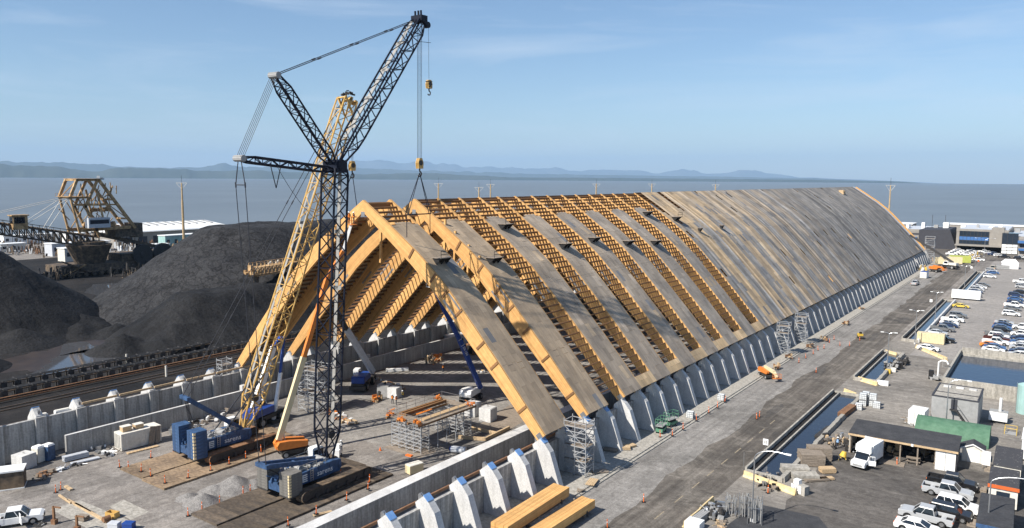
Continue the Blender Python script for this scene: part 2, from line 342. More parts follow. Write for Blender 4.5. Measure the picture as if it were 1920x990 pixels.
from mathutils import noise as NZ
def fbm(x, y, z=0, s=1., o=4): return NZ.fractal(Vector((x*s, y*s, z)), 1.0, 2.0, o)
def struct(name, mb, m, **k): return tag(mb.build(name, m, **k), kind='structure')
# ------------------------------------------------------------------ sea, hills, land
mb = MB(); R_SEA = 12000; n = 96
ring = [(CAMPOS.x+R_SEA*math.cos(2*math.pi*k/n), CAMPOS.y+R_SEA*math.sin(2*math.pi*k/n), -3) for k in range(n)]
mb.face(ring)
struct('sea', mb, water('sea_water', (.125, .14, .15), .36, .05, .5, (1, 1, 1)))
def hill_layer(dist, depth, crest, rough, seed, snow=None):
    mb = MB(); na, nr = 520, 10; az0, az1 = math.radians(-92), math.radians(24)
    def hy(px): return 327.6+px/1920*10.6
    pts = [(YAW+math.atan((px-960)/1442.3), 40+dist*((hy(px)-py)/1442.3)) for px, py in crest]
    def H(az):
        if az <= pts[0][0]: return pts[0][1]*.95
        for (a, h), (b, g) in zip(pts, pts[1:]):
            if az <= b: t = (az-a)/(b-a); t = t*t*(3-2*t); return h+(g-h)*t
        return pts[-1][1]
    def fn(i, j):
        az = az0+(az1-az0)*i/na; d = dist+depth*(j/nr-.5); c = 1-abs(j/nr-.5)*2
        hh = H(az)*1.12*(1+.16*fbm(az*70, 0, seed, 1, 6)+.03*fbm(az*200, j*.7, seed)); z = -260+(hh+260)*(c**.75)*(1+rough*fbm(az*90, j*1.7, seed+5)*(1-c))
        return (CAMPOS.x+d*math.sin(az), CAMPOS.y+d*math.cos(az), z)
    mb.grid(fn, 0, na, 0, nr, na, nr)
    return mb
m_forest = M('forest_hills', (.028, .04, .03), .9, .2, .0008, (.05, .06, .045))
m_peak = M('rocky_peaks', (.05, .06, .055), .9, .2, .0006, (.10, .105, .10))
struct('near_hills', hill_layer(19000, 4000, [(-500, 316), (-200, 315), (0, 314), (100, 317), (184, 324), (220, 319), (300, 319), (400, 323), (480, 322), (560, 325), (650, 328), (800, 326), (900, 330), (960, 333), (1100, 333.5), (1300, 335), (1500, 336.5), (1650, 339), (1800, 345), (2300, 345)], .3, 1), m_forest, smooth=True)
struct('middle_hills', hill_layer(33000, 6000, [(-500, 312), (-150, 309), (0, 308), (40, 311), (110, 311), (180, 313), (235, 317), (300, 318), (380, 317), (422, 311), (450, 316), (520, 316), (600, 315), (680, 318), (800, 322), (900, 324), (1000, 327), (1150, 329), (1300, 331), (1500, 334), (1650, 338), (1800, 344), (2300, 344)], .3, 2), m_forest, smooth=True)
struct('far_mountains', hill_layer(52000, 9000, [(-500, 318), (400, 320), (560, 317), (640, 312), (680, 306), (725, 305), (757, 310), (785, 306), (830, 310), (870, 315), (930, 316), (1000, 318), (1040, 317), (1080, 322), (1130, 320), (1192, 321), (1222, 326), (1282, 320), (1330, 327), (1402, 321), (1452, 328), (1500, 333), (1600, 336), (1700, 340), (1800, 343), (2300, 343)], .3, 3), m_peak, smooth=True)
mb = MB(); land = [(-428, -500), (520, -500), (520, 702), (-428, 702)]
mb.sheet(land, 0)
for (a, b) in zip(land, land[1:]+land[:1]): mb.face([(*a, 0), (*a, -6), (*b, -6), (*b, 0)])
struct('ground', mb, MT['ground'])
def jag(x, y0, y1, step, amp, seed):
    k = int(abs(y1-y0)/step); return [(x+amp*fbm(y0+(y1-y0)*i/k, seed, 0, .13, 5), y0+(y1-y0)*i/k) for i in range(k+1)]
mb = MB(); e1 = jag(-47, -400, 640, 6, 2.5, 4); mb.sheet([(-312, -400)]+e1+[(-312, 640)], .004); struct('coal_yard', mb, MT['mud'])
mb = MB(); mb.sheet([(-31, -6), (31, -6), (31, 372), (-31, 372)], .005)
mb2 = MB(); mb2.sheet(jag(-27.5, 26, 372, 5, .6, 2)+jag(21.7, 372, 26, 5, .4, 3)+[(14, 25.5+1.2*fbm(14, 0, 0, .3)), (6, 26.4), (-4, 25.2), (-14, 26.9), (-22, 25.7)], .006); struct('hall_floor', mb2, MT['floor'])
mb = MB(); mb.sheet([(38.5, -60), (38.5, 420)]+jag(52.6, 420, -60, 4, .35, 7), .008); struct('gravel_strip', mb, MT['strip'])
mb = MB(); mb.sheet(jag(45.2, -60, 420, 1.6, 1.1, 11)+[(53.6, 420), (52.7, 96), (52.7, -60)], .012); struct('road', mb, MT['road'])
mb = MB(); mb.sheet([(52.7, -60), (52.7, 158), (60, 160)]+[(140, 160), (140, -60)], .009); struct('service_yard', mb, MT['access'])
mb = MB(); mb.sheet(jag(60.5, -60, 66, 3, 1.0, 21)+[(64, 69), (78, 68), (140, 66), (140, -60)], .013); struct('yard_asphalt', mb, MT['yard'])
mb = MB(); mb.sheet([(59.3, 141), (140, 146), (140, 420), (59.3, 420)], .014); struct('parking_lot', mb, MT['lot'])
mb = MB(); mb.sheet([(-40, 372), (140, 420), (140, 520), (-60, 520)], .016); struct('far_apron', mb, MT['road'])
for k, y in enumerate((22.8, 28.6, 34.4, 39.8, 45, 50.4, 55.9, 61.4, 67, 72.5)):
    mb = MB(); mb.box(48.86, 49.02, y-1.3, y+1.3, .013, .018); struct('lane_dash', mb, MT['line'])
for k in range(14):                                    # bay lines on the parking lot
    for x0, x1 in ((60.3, 65.2), (75.6, 80.4)):
        y = 152+k*10.8
        mb = MB(); mb.box(x0, x1, y, y+.14, .015, .021); struct('parking_line', mb, MT['wline'])
mb = MB(); mb.box(80.6, 80.8, 146, 300, .015, .021); struct('parking_line', mb, MT['wline'])
mb = MB(); mb.sheet([(57.2, 38.8), (64.5, 39.5), (69.5, 31.8), (63, 20), (56, 26)], .017); struct('asphalt_patch', mb, MT['roofblack'])
# slab along the buttresses with a stepped kerb edge
mb = MB(); mb.box(29.5, 38.1, -40, 372, .001, .28); mb.box(38.1, 38.55, -40, 372, .001, .14); struct('apron_slab', mb, MT['conc3'])
for k in range(60):
    pass
# water: puddles in the coal yard
m_pud = water('puddle_water', (.06, .062, .068), .04, .6, .004)
def blob(name, cx, cy, rx, ry, rot, z, m, seed, n=40):
    mb = MB(); P = []
    for k in range(n):
        t = 2*math.pi*k/n; q = 1+.55*fbm(math.cos(t)*1.3, math.sin(t)*1.3, seed); x, y = rx*q*math.cos(t), ry*q*math.sin(t)
        P.append((cx+x*math.cos(rot)-y*math.sin(rot), cy+x*math.sin(rot)+y*math.cos(rot)))
    mb.sheet(P, z); return struct(name, mb, m)
def pool(pts, z, m, nm='puddle'):
    P = []
    for (a, b) in zip(pts, pts[1:]+pts[:1]):
        for k in range(6): x, y = a[0]+(b[0]-a[0])*k/6, a[1]+(b[1]-a[1])*k/6; P.append((x+.7*fbm(x, y, 1, .4), y+1.1*fbm(x, y, 2, .4)))
    mb = MB(); mb.sheet(P, z); struct(nm, mb, m)
pool([(-79.00, 10.04), (-84.79, 17.38), (-93.66, 23.93), (-95.10, 31.53), (-88.51, 38.65), (-81.85, 38.15), (-80.36, 28.36), (-77.63, 18.36)], .012, m_pud)
pool([(-93.20, 24.29), (-105.17, 31.07), (-105.44, 34.63), (-94.17, 34.35), (-90.50, 32.27), (-92.68, 28.61)], .012, m_pud)
pool([(-202.80, 85.30), (-196.62, 99.47), (-175.81, 92.54), (-153.89, 72.21), (-163.37, 70.27), (-185.05, 73.96)], .012, m_pud)
m_brown = M('brown_mud', (.028, .021, .017), .45, .2, .3, (.05, .036, .027))
blob('mud_patch', -92, 26, 13, 18, .3, .008, m_brown, 8); blob('mud_patch', -79, 56, 4.5, 17, .1, .008, m_brown, 9)
blob('dark_road_stain', 47.2, 80, .8, 4.5, .02, .018, MT['stain'], 12); blob('dark_road_stain', 50.4, 190, 1.5, 6, .02, .018, MT['stain'], 13); blob('dark_road_stain', 48.5, 158, .8, 6, .02, .018, MT['stain'], 14); blob('dark_road_stain', 46.7, 112, .8, 5, .02, .018, MT['stain'], 15); blob('dark_road_stain', 51.6, 66, .8, 2.6, .02, .018, MT['stain'], 16)
for k, (x, y, a, b_) in enumerate(((-16, -9, 1.4, .7), (-2, -8, .8, .5), (-7, -11.5, 1.8, .6), (22, 20, 1.2, 5), (16, 24, 1.5, 3.5), (-1, 26, 2, 3), (18, 30, 2, 4), (10, 40, 3, 5), (18.5, 38, 2.5, 6))):
    blob('soil_stain', x, y, a, b_, .1, .0075 if x < 30 else .019, MT['floor'] if x < 30 else MT['road'], 30+k)

def crust():
    # dusty coal crust broken by dark erosion cracks
    m = M('crusted_coal', (.024, .0245, .027), .9, .3, .2, (.042, .042, .044), bump=.6, bscale=1.2, fine=.35, fscale=2.0, spec=.15); t = m.node_tree; N = t.nodes; b = N['Principled BSDF']
    tc = N.new('ShaderNodeTexCoord'); n = N.new('ShaderNodeTexNoise'); n.inputs['Scale'].default_value = .22; n.inputs['Detail'].default_value = 5
    mxv = N.new('ShaderNodeMix'); mxv.data_type = 'RGBA'; mxv.blend_type = 'ADD'; mxv.inputs['Factor'].default_value = 1; sc = N.new('ShaderNodeVectorMath'); sc.operation = 'SCALE'; sc.inputs['Scale'].default_value = 12
    t.links.new(tc.outputs['Object'], n.inputs['Vector']); t.links.new(n.outputs['Color'], sc.inputs[0]); t.links.new(tc.outputs['Object'], mxv.inputs['A']); t.links.new(sc.outputs[0], mxv.inputs['B'])
    v = N.new('ShaderNodeTexVoronoi'); v.feature = 'DISTANCE_TO_EDGE'; v.inputs['Scale'].default_value = .30; t.links.new(mxv.outputs['Result'], v.inputs['Vector'])
    r = N.new('ShaderNodeValToRGB'); r.color_ramp.elements[0].position = .0; r.color_ramp.elements[1].position = .11; r.color_ramp.elements[0].color = (.42, .42, .42, 1); t.links.new(v.outputs['Distance'], r.inputs[0])
    x = N.new('ShaderNodeMix'); x.data_type = 'RGBA'; x.blend_type = 'MULTIPLY'; x.inputs['Factor'].default_value = 1; src = b.inputs['Base Color'].links[0].from_socket
    t.links.new(src, x.inputs['A']); t.links.new(r.outputs[0], x.inputs['B']); t.links.new(x.outputs['Result'], b.inputs['Base Color']); return m
MT['coal2'] = crust()
# ------------------------------------------------------------------ coal stockpiles
def coal(name, label, fn, x0, x1, y0, y1, st, mat_='coal'):
    mb = MB(); nx, ny = int((x1-x0)/st), int((y1-y0)/st)
    mb.grid(lambda x, y: (x, y, fn(x, y)), x0, x1, y0, y1, nx, ny)
    return tag(mb.build(name, MT[mat_], smooth=True), label, 'coal pile')
def cone(x, y, cx, cy, h, sl): return h-math.hypot(x-cx, y-cy)*sl
def ridge(x, y, cx, ya, yb, h, sl):
    dy = ya-y if y < ya else (y-yb if y > yb else 0); return h-math.hypot(x-cx, dy)*sl
def soft(h, top): return h if h < top-1.5 else top-1.5+1.5*math.tanh((h-top+1.5)/1.5)
def big(x, y):
    h = soft(ridge(x, y, -122, 92, 330, 33, .70), 25.2-.006*(y-90))
    h += .7*fbm(x, y, 1, .12)*min(1, max(0, h*.15))-1.3*abs(fbm(x, y*.5, 9, .045, 3))*min(1, max(0, h*.1))
    return h-.3
coal('coal_pile', 'tall flat-topped black coal stockpile behind the timber arch', big, -172, -76, 40, 380, 1.5, 'coal2')
def bench(x, y):
    h = max(soft(ridge(x, y, -90, 57, 170, 14.5, .66), 11.2+.6*fbm(x, y, 4, .03)), cone(x, y, -82, 45, 6, .62), cone(x, y, -88, 36, 4.5, .55), cone(x, y, -76.5, 70, 4.2, .5), cone(x, y, -79, 60, 5, .55))
    return h+(.6*fbm(x, y, 2, .16)-.9*abs(fbm(x*.4, y*2.2, 7, .2, 4)))*min(1, max(0, h*.4))-.15
coal('coal_pile', 'low benched coal heap in front of the tall stockpile', bench, -120, -64, 28, 190, .9)
def left(x, y):
    h = max(cone(x, y, -146, 25, 26, .72), ridge(x, y, -152, -70, 14, 26, .72), cone(x, y, -97, 4, 6, .5), cone(x, y, -120, 33, 5.5, .45), cone(x, y, -112, 24, 4.5, .45))
    return h+(.6*fbm(x, y, 3, .13)-.9*abs(fbm(x*.5, y*2, 11, .16, 4)))*min(1, max(0, h*.4))-.15
coal('coal_pile', 'dark coal pile cut off by the left edge of the view', left, -190, -82, -110, 64, 1.1)
def small(x, y): return max(cone(x, y, -121, 42, 4.5, .42), cone(x, y, -113, 38, 3.4, .45), cone(x, y, -128, 48, 4, .4), cone(x, y, -106, 44, 3, .4))+.5*fbm(x, y, 8, .25)-.25
coal('coal_heap', 'small lumpy coal heap behind the muddy puddle', small, -142, -96, 26, 62, .9)
def gpile(name, label, cs, x0, x1, y0, y1):
    mb = MB(); mb.grid(lambda x, y: (x, y, max(max(cone(x, y, *c) for c in cs)+.12*fbm(x, y, 1, .9)+.06*fbm(x, y, 3, 3.), -.05)), x0, x1, y0, y1, int((x1-x0)/.22), int((y1-y0)/.22))
    tag(mb.build(name, MT['gravelpile'], smooth=True), label, 'gravel pile')
gpile('gravel_pile', 'larger grey gravel heap between the two crane mats', [(1.2, 3.6, 1.75, .62), (.2, 1.2, 1.0, .5), (2.6, 5.6, .9, .5)], -3.5, 5, -2.5, 8.5)
gpile('gravel_pile', 'smaller grey gravel heap nearest the dark crane mat', [(2.2, -1.6, 1.4, .62), (-.6, -1.8, .75, .5)], -3.5, 5, -5, .8)

# ------------------------------------------------------------------ haze: the air over the strait
def haze():
    mb = MB(); mb.box(-60000, 32000, -15000, 62000, -262, 1900)
    m = bpy.data.materials.new('air'); m.use_nodes = True; t = m.node_tree; t.nodes.remove(t.nodes['Principled BSDF'])
    pv = t.nodes.new('ShaderNodeVolumePrincipled'); pv.inputs['Color'].default_value = (.47, .71, 1.0, 1); pv.inputs['Density'].default_value = 2.9e-5; pv.inputs['Anisotropy'].default_value = 0
    t.links.new(pv.outputs[0], t.nodes['Material Output'].inputs['Volume'])
    return tag(mb.build('haze', m), 'thin bluish sea haze over the whole place', 'haze', kind='stuff')
haze()

# ------------------------------------------------------------------ timber storage hall
S = 5.616; I0, I1 = 5, 65
PROF = [(0, 36.5), (5.5, 32.95), (11, 29.2), (15.2, 25.85), (18, 23.1), (21.5, 19.45), (26, 14.65), (33, 6.75)]
SEG = [math.dist(a, b) for a, b in zip(PROF, PROF[1:])]; SL = sum(SEG); BENDS = [sum(SEG[:k]) for k in range(1, len(SEG))]; SPD = sum(SEG[:4])
def surf(d, off=0.):
    d0 = d
    for (a, b), ln in zip(zip(PROF, PROF[1:]), SEG):
        if d <= ln+1e-9 or b == PROF[-1]:
            t = d/ln; tx, tz = (b[0]-a[0])/ln, (b[1]-a[1])/ln
            return a[0]+(b[0]-a[0])*t-tz*off, a[1]+(b[1]-a[1])*t+tx*off, math.atan2(-tz, tx)
        d -= ln
hall = thing('timber_storage_hall', (0, 0, 0), 0, 'long unfinished timber A-frame hall of glulam ribs and plywood sheathing', 'storage hall')
def rib_mesh(sgn, th=.46, depth=1.95):
    D = [0, .9]+BENDS+[SL-2.2, SL]
    ang = []
    out, inn = [], []
    for k, d in enumerate(D):
        x, z, a = surf(d); x1, z1, a1 = surf(min(SL, d+.05)); x2, z2, a2 = surf(max(0, d-.05)); am = (a1+a2)/2
        dep = 1.45+.85*math.sin(math.pi*min(1, d/SL*1.02))**.8*(1 if d < SL-.1 else 0)
        out.append((x, z)); inn.append((x-math.sin(am)*dep, z-math.cos(am)*dep))
    inn[0] = (0, inn[1][1]+(inn[1][0])*math.tan(surf(.5)[2])*.9); inn[1] = (max(.0, inn[1][0]), inn[1][1])
    mb = MB(); y0, y1 = -th/2, th/2
    for k in range(len(D)-1):
        a, b, c, d = out[k], out[k+1], inn[k+1], inn[k]; u0, u1 = D[k], D[k+1]; dp = depth
        P = lambda q, y: (sgn*q[0], y, q[1])
        fs = [([P(a, y0), P(d, y0), P(c, y0), P(b, y0)], [(u0, dp), (u0, 0), (u1, 0), (u1, dp)]), ([P(b, y1), P(c, y1), P(d, y1), P(a, y1)], [(u1, dp), (u1, 0), (u0, 0), (u0, dp)]),
              ([P(a, y0), P(b, y0), P(b, y1), P(a, y1)], [(u0, 0), (u1, 0), (u1, th), (u0, th)]), ([P(d, y1), P(c, y1), P(c, y0), P(d, y0)], [(u0, 0), (u1, 0), (u1, th), (u0, th)])]
        for f, uv in fs:
            if sgn < 0: f = f[::-1]; uv = uv[::-1]
            mb.face(f, uv)
    P = lambda q, y: (sgn*q[0], y, q[1])
    mb.face([P(out[-1], y0), P(inn[-1], y0), P(inn[-1], y1), P(out[-1], y1)])
    return mb.mesh('rib', MT['glulam'])
RIB = {1: rib_mesh(1), -1: rib_mesh(-1)}
mbp = MB()          # bright steel splice plate at the rib's bend and at the apex, steel shoe at the foot
def plate_mesh(d0, d1, dep0, dep1, sgn, th):
    mb = MB(); P = []
    for d, q in ((d0, dep0), (d1, dep0), (d1, dep1), (d0, dep1)):
        x, z, a = surf(d, -q); P.append((sgn*x, z))
    mb.prism(P if sgn > 0 else P[::-1], -th/2, th/2); return mb
SPL = {}
for sg in (1, -1):
    mb = MB(); q = SPD-1.2
    for a0, a1, c0, c1 in ((q-.2, q+3.2, .12, .42), (q-.2, q+3.2, 1.52, 1.86)):
        for part in (plate_mesh(a0, a1, c0, c1, sg, .50),):
            b0 = len(mb.v); mb.v += part.v; mb.f += [tuple(i+b0 for i in f) for f in part.f]; mb.uv += part.uv; mb.m += part.m; mb.tone += part.tone
    SPL[sg] = mb.mesh('splice_plate', MT['steel'])
mb = MB(); mb.box(-.38, .38, -.255, .255, 34.05, 34.75); APX = mb.mesh('apex_plate', MT['steel'])
SHOE = {}
for sg in (1, -1):
    m2 = plate_mesh(SL-.75, SL+.1, .35, 1.15, sg, .62); SHOE[sg] = m2.mesh('foot_shoe', MT['steel'])
# side cleats: short dark stubs under each rib where joists hang
for i in range(I0, I1+1):
    for sg in (1, -1):
        if i > 24 and sg < 0 and i < I1-1: continue
        put('rib', RIB[sg], hall, (0, i*S, 0))
        if i <= 22:
            put('splice_plate', SPL[sg], hall, (0, i*S, 0)); put('foot_shoe', SHOE[sg], hall, (0, i*S, 0))
    if i <= 24: put('apex_plate', APX, hall, (0, i*S, 0))
# ---- joists between the ribs
JP = 1.13
nj = int((SL-1.0)/JP)
def panel(i): return i % 2 == 1            # bays 5-6, 7-8, ... are prefabricated sheathed panels
def sheathed(i, d):
    if i == 6: return False
    if i >= 21: return True
    if panel(i): return d > 6.0
    return i >= 10 and d > 42.6
jm = MB(); jm.box(-.06, .06, -(S-.5)/2, (S-.5)/2, -.36, 0); JM = jm.mesh('joist', MT['joist'])
vis, rest = [], []
for i in range(I0, 26):
    if i == 6: continue
    for k in range(nj):
        d = .8+k*JP; x, z, a = surf(d, -.02)
        (vis if (not sheathed(i, d) and i <= 20) else rest).append((1, i, d)); rest.append((-1, i, d))
vis.sort(key=lambda q: q[1]); rest += vis[300:]; vis = vis[:300]
for sg, i, d in vis:
    x, z, a = surf(d, -.02); put('joist', JM, hall, (sg*x, (i+.5)*S, z), (0, sg*a, 0))
mb = MB()
for sg, i, d in rest:
    x, z, a = surf(d, -.02)
    mb.cbox((sg*x-sg*math.sin(a)*.18, (i+.5)*S, z-math.cos(a)*.18), .12, S-.5, .36, ry=sg*a)
tag(mb.build('joist_field', MT['joist'], hall), kind='stuff')
# ---- plywood sheathing
NC = 5; SW = S/NC; SHL = 2.42; nrow = int(SL/SHL)
rs = random.Random(3)
GREY, TAN, BRN = (.282, .268, .250), (.55, .405, .245), (.385, .298, .208)
COLT = {}
def tone(i, r, c, key):
    u = rs.random(); v = rs.gauss(1, .085)*(COLT.setdefault((i, c), rs.gauss(1, .03 if i < 21 else .17)))
    if i < 9: base = [BRN[k]*.95+.05*GREY[k] for k in range(3)]
    elif i < 21: base = [BRN[k]*(.62-.035*(i-9))+GREY[k]*(.38+.035*(i-9)) for k in range(3)]
    else:
        t = max(.03, 1-(i-21)/23) if not panel(i) else 0.0
        if panel(i) and u < .2: t = .45*max(0, 1-(i-21)/24)
        if r < 5 and i < 34: t = max(t, .75*max(0, 1-(i-20)/16))
        t = min(1, t*rs.uniform(.75, 1.1)); base = [TAN[k]*t+GREY[k]*(1-t) for k in range(3)]
        if i > 38: base = [q*(.86-.002*(i-38)) for q in base]
    if not panel(i) and i < 21: base = TAN
    if u > .965: v *= 1.22
    if u < (.018 if i < 21 else .035): base = (.20, .20, .205)
    if .035 < u < .06 and i < 24: base = (.46, .36, .25)
    return tuple(min(.8, q*v) for q in base)
SHM = {}
def sheet_mesh(w, l):
    k = (round(w, 2), round(l, 2))
    if k not in SHM: mb = MB(); mb.box(-l/2, l/2, -w/2, w/2, 0, .045); SHM[k] = mb.mesh('roof_sheet', MT['ply'])
    return SHM[k]
field = MB(); parts = 0
for i in range(I0, I1-1):
    if i == 6: continue
    for c in range(NC):
        off = rs.choice((0, .5)) if i > 8 else (c % 2)*.5
        d = 0.02+(-off*SHL)
        while d < SL-.05:
            d0, d1 = max(.03, d), min(SL-.02, d+SHL); d += SHL
            lim = 6.0 if panel(i) else 42.6
            if i < 21:
                if not panel(i) and i < 10: continue
                lim2 = lim+(.0 if c in (1, 2, 3) else .7 if panel(i) else 0)
                if d1 <= lim2+.3: continue
                d0 = max(d0, lim2)
            if i in (21, 23) and d1 < 9+c*.6 and c in (1, 2): continue
            if i == 21 and c == 0 and d1 < 6: continue
            if i > 20 and rs.random() < .008: continue
            # split at bends so that each sheet lies on its own flat facet
            cuts = [d0]+[b for b in BENDS if d0+.15 < b < d1-.15]+[d1]
            tn = tone(i, int(d0/SHL), c, None)
            for e0, e1 in zip(cuts, cuts[1:]):
                x, z, a = surf((e0+e1)/2, .012+rs.uniform(0, .02)); y = (i+(c+.5)/NC)*S
                w, l = SW-.03, e1-e0-.03
                if i <= 9 and panel(i) and parts < 290:
                    put('roof_sheet', sheet_mesh(w, round(l, 1)), hall, (x, y, z), (0, a, 0), (*tn, 1)); parts += 1
                else:
                    field.t = tn; field.cbox((x, y, z), l, w, .045, ry=a)
fo = field.build('roof_sheathing', MT['ply'], hall); fo.color = (0, 0, 0, 1); tag(fo, kind='stuff')
lf = MB()
for i in range(I0, I1-1):
    if i == 6 or (i < 21 and not panel(i)): continue
    ds = [6.0] if i < 21 else [0.02]
    b = BENDS+[SL+.2]
    st = ds[0]
    for e in b:
        if e <= st: continue
        x, z, a = surf((st+e)/2, .03); lf.t = (.36, .27, .175) if i < 24 else (.25, .23, .2)
        lf.cbox((-x, (i+.5)*S, z), e-st, S-.02, .045, ry=-a); st = e
lo_ = lf.build('far_slope_sheathing', MT['ply'], hall); lo_.color = (0, 0, 0, 1)
# ridge beams, bay by bay, and the pale membrane strip near the far gable
mb = MB(); mb.box(-.09, .09, .26, S-.26, -.75, .02); RB = mb.mesh('ridge_beam', MT['joist'])
for i in range(7, 22): put('ridge_beam', RB, hall, (0, i*S, 36.35))
put('ridge_beam', RB, hall, (0, I0*S, 36.1))
mb = MB()
for (a, b) in zip(PROF, PROF[1:]):
    x, z = (a[0]+b[0])/2, (a[1]+b[1])/2; mb.cbox((x+.05, (I1-1.35)*S, z+.08), math.dist(a, b), S*.35, .05, ry=math.atan2(a[1]-b[1], b[0]-a[0]))
mb.build('membrane_strip', MT['boomgrey'], hall)
# temporary timber props hanging below the first ribs
for x, y, z0, z1 in ((-1.6, 33.0, 26.5, 33), (6.0, 39.6, 27.3, 33.3), (7.9, 39.8, 26.8, 31.6), (10.6, 39.8, 24.8, 29.6), (12.8, 39.8, 23.0, 28.0)):
    mb = MB(); mb.beam((x, y, z0), (x+.2, y, z1), .32, .32); mb.build('timber_prop', MT['glulam'], hall)
# short stubs clamped to the near faces of ribs 5, 7 and 9 (joist ledger ends)
mb = MB(); mb.box(-.17, .17, -.10, .02, -1.55, .12); STB = mb.mesh('ledger_stub', MT['joist'])
for i, ds in ((5, (12.3, 17.6, 20.7, 24.2, 29.8, 33.2, 40.2)), (7, (11.7, 17.2, 21.8, 25.3, 29.5, 34.6, 41)), (9, (39,))):
    for d in ds:
        x, z, a = surf(d, -.1); put('ledger_stub', STB, hall, (x, i*S-.24, z), (0, a, 0))
# ---- work platforms perched on the roof
def roof_platform(d, i, label, small=False):
    x, z, a = surf(d, .03); t = thing('roof_platform', (x, (i+.5)*S-.4, z), 0, label, 'platform', 'work platforms on the roof slope')
    w = 1.1 if small else 2.6; l = .8 if small else 1.4; h = 1.0 if small else .8
    mb = MB(); mb.box(-l*.35, l, -w/2, w/2, h-.07, h); mb.build('deck', MT['oldwood'], t)
    mb = MB()
    for y in ([-w*.42, w*.42] if small else [-w*.42, 0, w*.42]):
        mb.prism([(-l*.3, h-.07), (l*.25, -l*.3*0-math.tan(a)*l*.25*.9), (l*.95, h-.07)], y-.05, y+.05)
    mb.build('bracket', MT['black'], t)
    mb = MB()
    for y in (-w/2+.05, w/2-.05): mb.beam((l-.05, y, h), (l-.05, y, h+1.0), .06, .06)
    mb.beam((l-.05, -w/2, h+.98), (l-.05, w/2, h+.98), .05, .09); mb.beam((l-.05, -w/2, h+.5), (l-.05, w/2, h+.5), .05, .09)
    mb.build('guard_rail', MT['dsteel'] if not small else MT['oldwood'], t)
ordn = ['first', 'second', 'third', 'fourth', 'fifth', 'sixth', 'seventh', 'eighth', 'ninth']
for k, (d, i) in enumerate(((15.6, 5), (16.9, 7), (9.4, 9), (15.8, 11), (15.2, 13), (17.2, 15), (18.2, 17), (8.9, 19), (11.6, 21))):
    roof_platform(d, i, 'dark bracketed work platform on the right roof slope, %s counted from the near arch' % ordn[k])
roof_platform(16.6, 22, 'small railed perch on the sheathed roof, nearer of two small ones', True)
roof_platform(16.6, 24.6, 'small railed perch on the sheathed roof, farther of two small ones', True)
t = thing('roof_crate', (surf(4.6)[0], 317, surf(4.6, .05)[1]), 0, 'pale timber crate sitting on the roof near the far ridge', 'crate')
mb = MB(); mb.box(-1.2, 1.2, -2, 2, -.6, .15); mb.build('base', MT['plank'], t); mb = MB(); mb.box(-1.0, 1.0, -1.7, -.3, .15, 1.3); mb.box(-1.0, 1.0, .4, 1.8, .15, 1.1); mb.build('box', MT['plank'], t)

# ------------------------------------------------------------------ concrete foundation walls with buttresses
BP = [(31.3, .27), (31.25, 5.3), (32.45, 6.3), (33.1, 5.78), (34.0, 4.75), (35.6, .27)]
def wall_side(sg, label):
    t = thing('foundation_wall', (0, 0, 0), 0, label, 'wall')
    top = 4.72 if sg > 0 else 5.35
    mb = MB(); mb.prism([(sg*q[0], q[1] if (sg > 0 or q[1] < 1) else q[1]+.45) for q in (BP if sg > 0 else BP[::-1])], -.46, .46); BM = mb.mesh('buttress', MT['conc'])
    h0 = 0 if sg > 0 else .45
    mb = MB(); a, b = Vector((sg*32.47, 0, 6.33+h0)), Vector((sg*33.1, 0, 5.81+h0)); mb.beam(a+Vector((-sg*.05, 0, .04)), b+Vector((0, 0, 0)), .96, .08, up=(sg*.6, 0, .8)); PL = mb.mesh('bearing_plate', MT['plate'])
    mb = MB()
    for y in (-.12, .12):
        mb.prism([(sg*31.45, 5.35+h0), (sg*31.4, 6.1+h0), (sg*31.65, 6.35+h0), (sg*31.9, 6.1+h0), (sg*31.9, 5.7+h0)][::sg], y-.04, y+.04)
    LG = mb.mesh('anchor_lug', MT['steel'])
    mb = MB(); mb.box(min(sg*31.2, sg*30.85), max(sg*31.2, sg*30.85), -.7, .7, 0, 5.6); PI = mb.mesh('pilaster', MT['conc2'])
    mb = MB(); x0, x1 = sorted((sg*31.32, sg*31.9)); mb.box(x0, x1, .48, S/2-.012, .05, top*.58); mb.box(x0, x1, S/2+.012, S-.48, .05, top*.58); mb.box(x0+.004, x1-.004, .48, S/2-.012, top*.58+.02, top); mb.box(x0+.004, x1-.004, S/2+.012, S-.48, top*.58+.02, top); mb.box(x0+.04, x1-.04, .46, S-.46, .05, top-.06)
    WP = mb.mesh('wall_panel', MT['conc2'])
    mb = MB(); mb.box(min(sg*31.05, sg*31.25), max(sg*31.05, sg*31.25), .2, S-.2, 5.0 if sg > 0 else 6.0, 5.3 if sg > 0 else 6.3); WL = mb.mesh('waler', MT['rust'] if sg > 0 else MT['plank'])  # same walers each side: sunlight put into the left ones' paler colour
    lo = -4 if sg > 0 else -5
    for i in range(lo, I1+1):
        if sg < 0 and i > 34: break
        o = put('buttress', BM, t, (0, i*S, 0))
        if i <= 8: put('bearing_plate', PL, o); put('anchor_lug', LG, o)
        if sg < 0: put('pilaster', PI, t, (0, i*S, 0))
        if i < I1: put('wall_panel', WP, t, (0, i*S, 0))
        if (sg > 0 and i < 6) or (sg < 0 and 0 <= i < 6): put('waler', WL, t, (0, i*S, 0))
    return t
wall_side(1, 'concrete wall with tall sloping buttresses along the right side of the timber hall')
wall_side(-1, 'concrete wall with white fin buttresses along the left side of the timber hall')
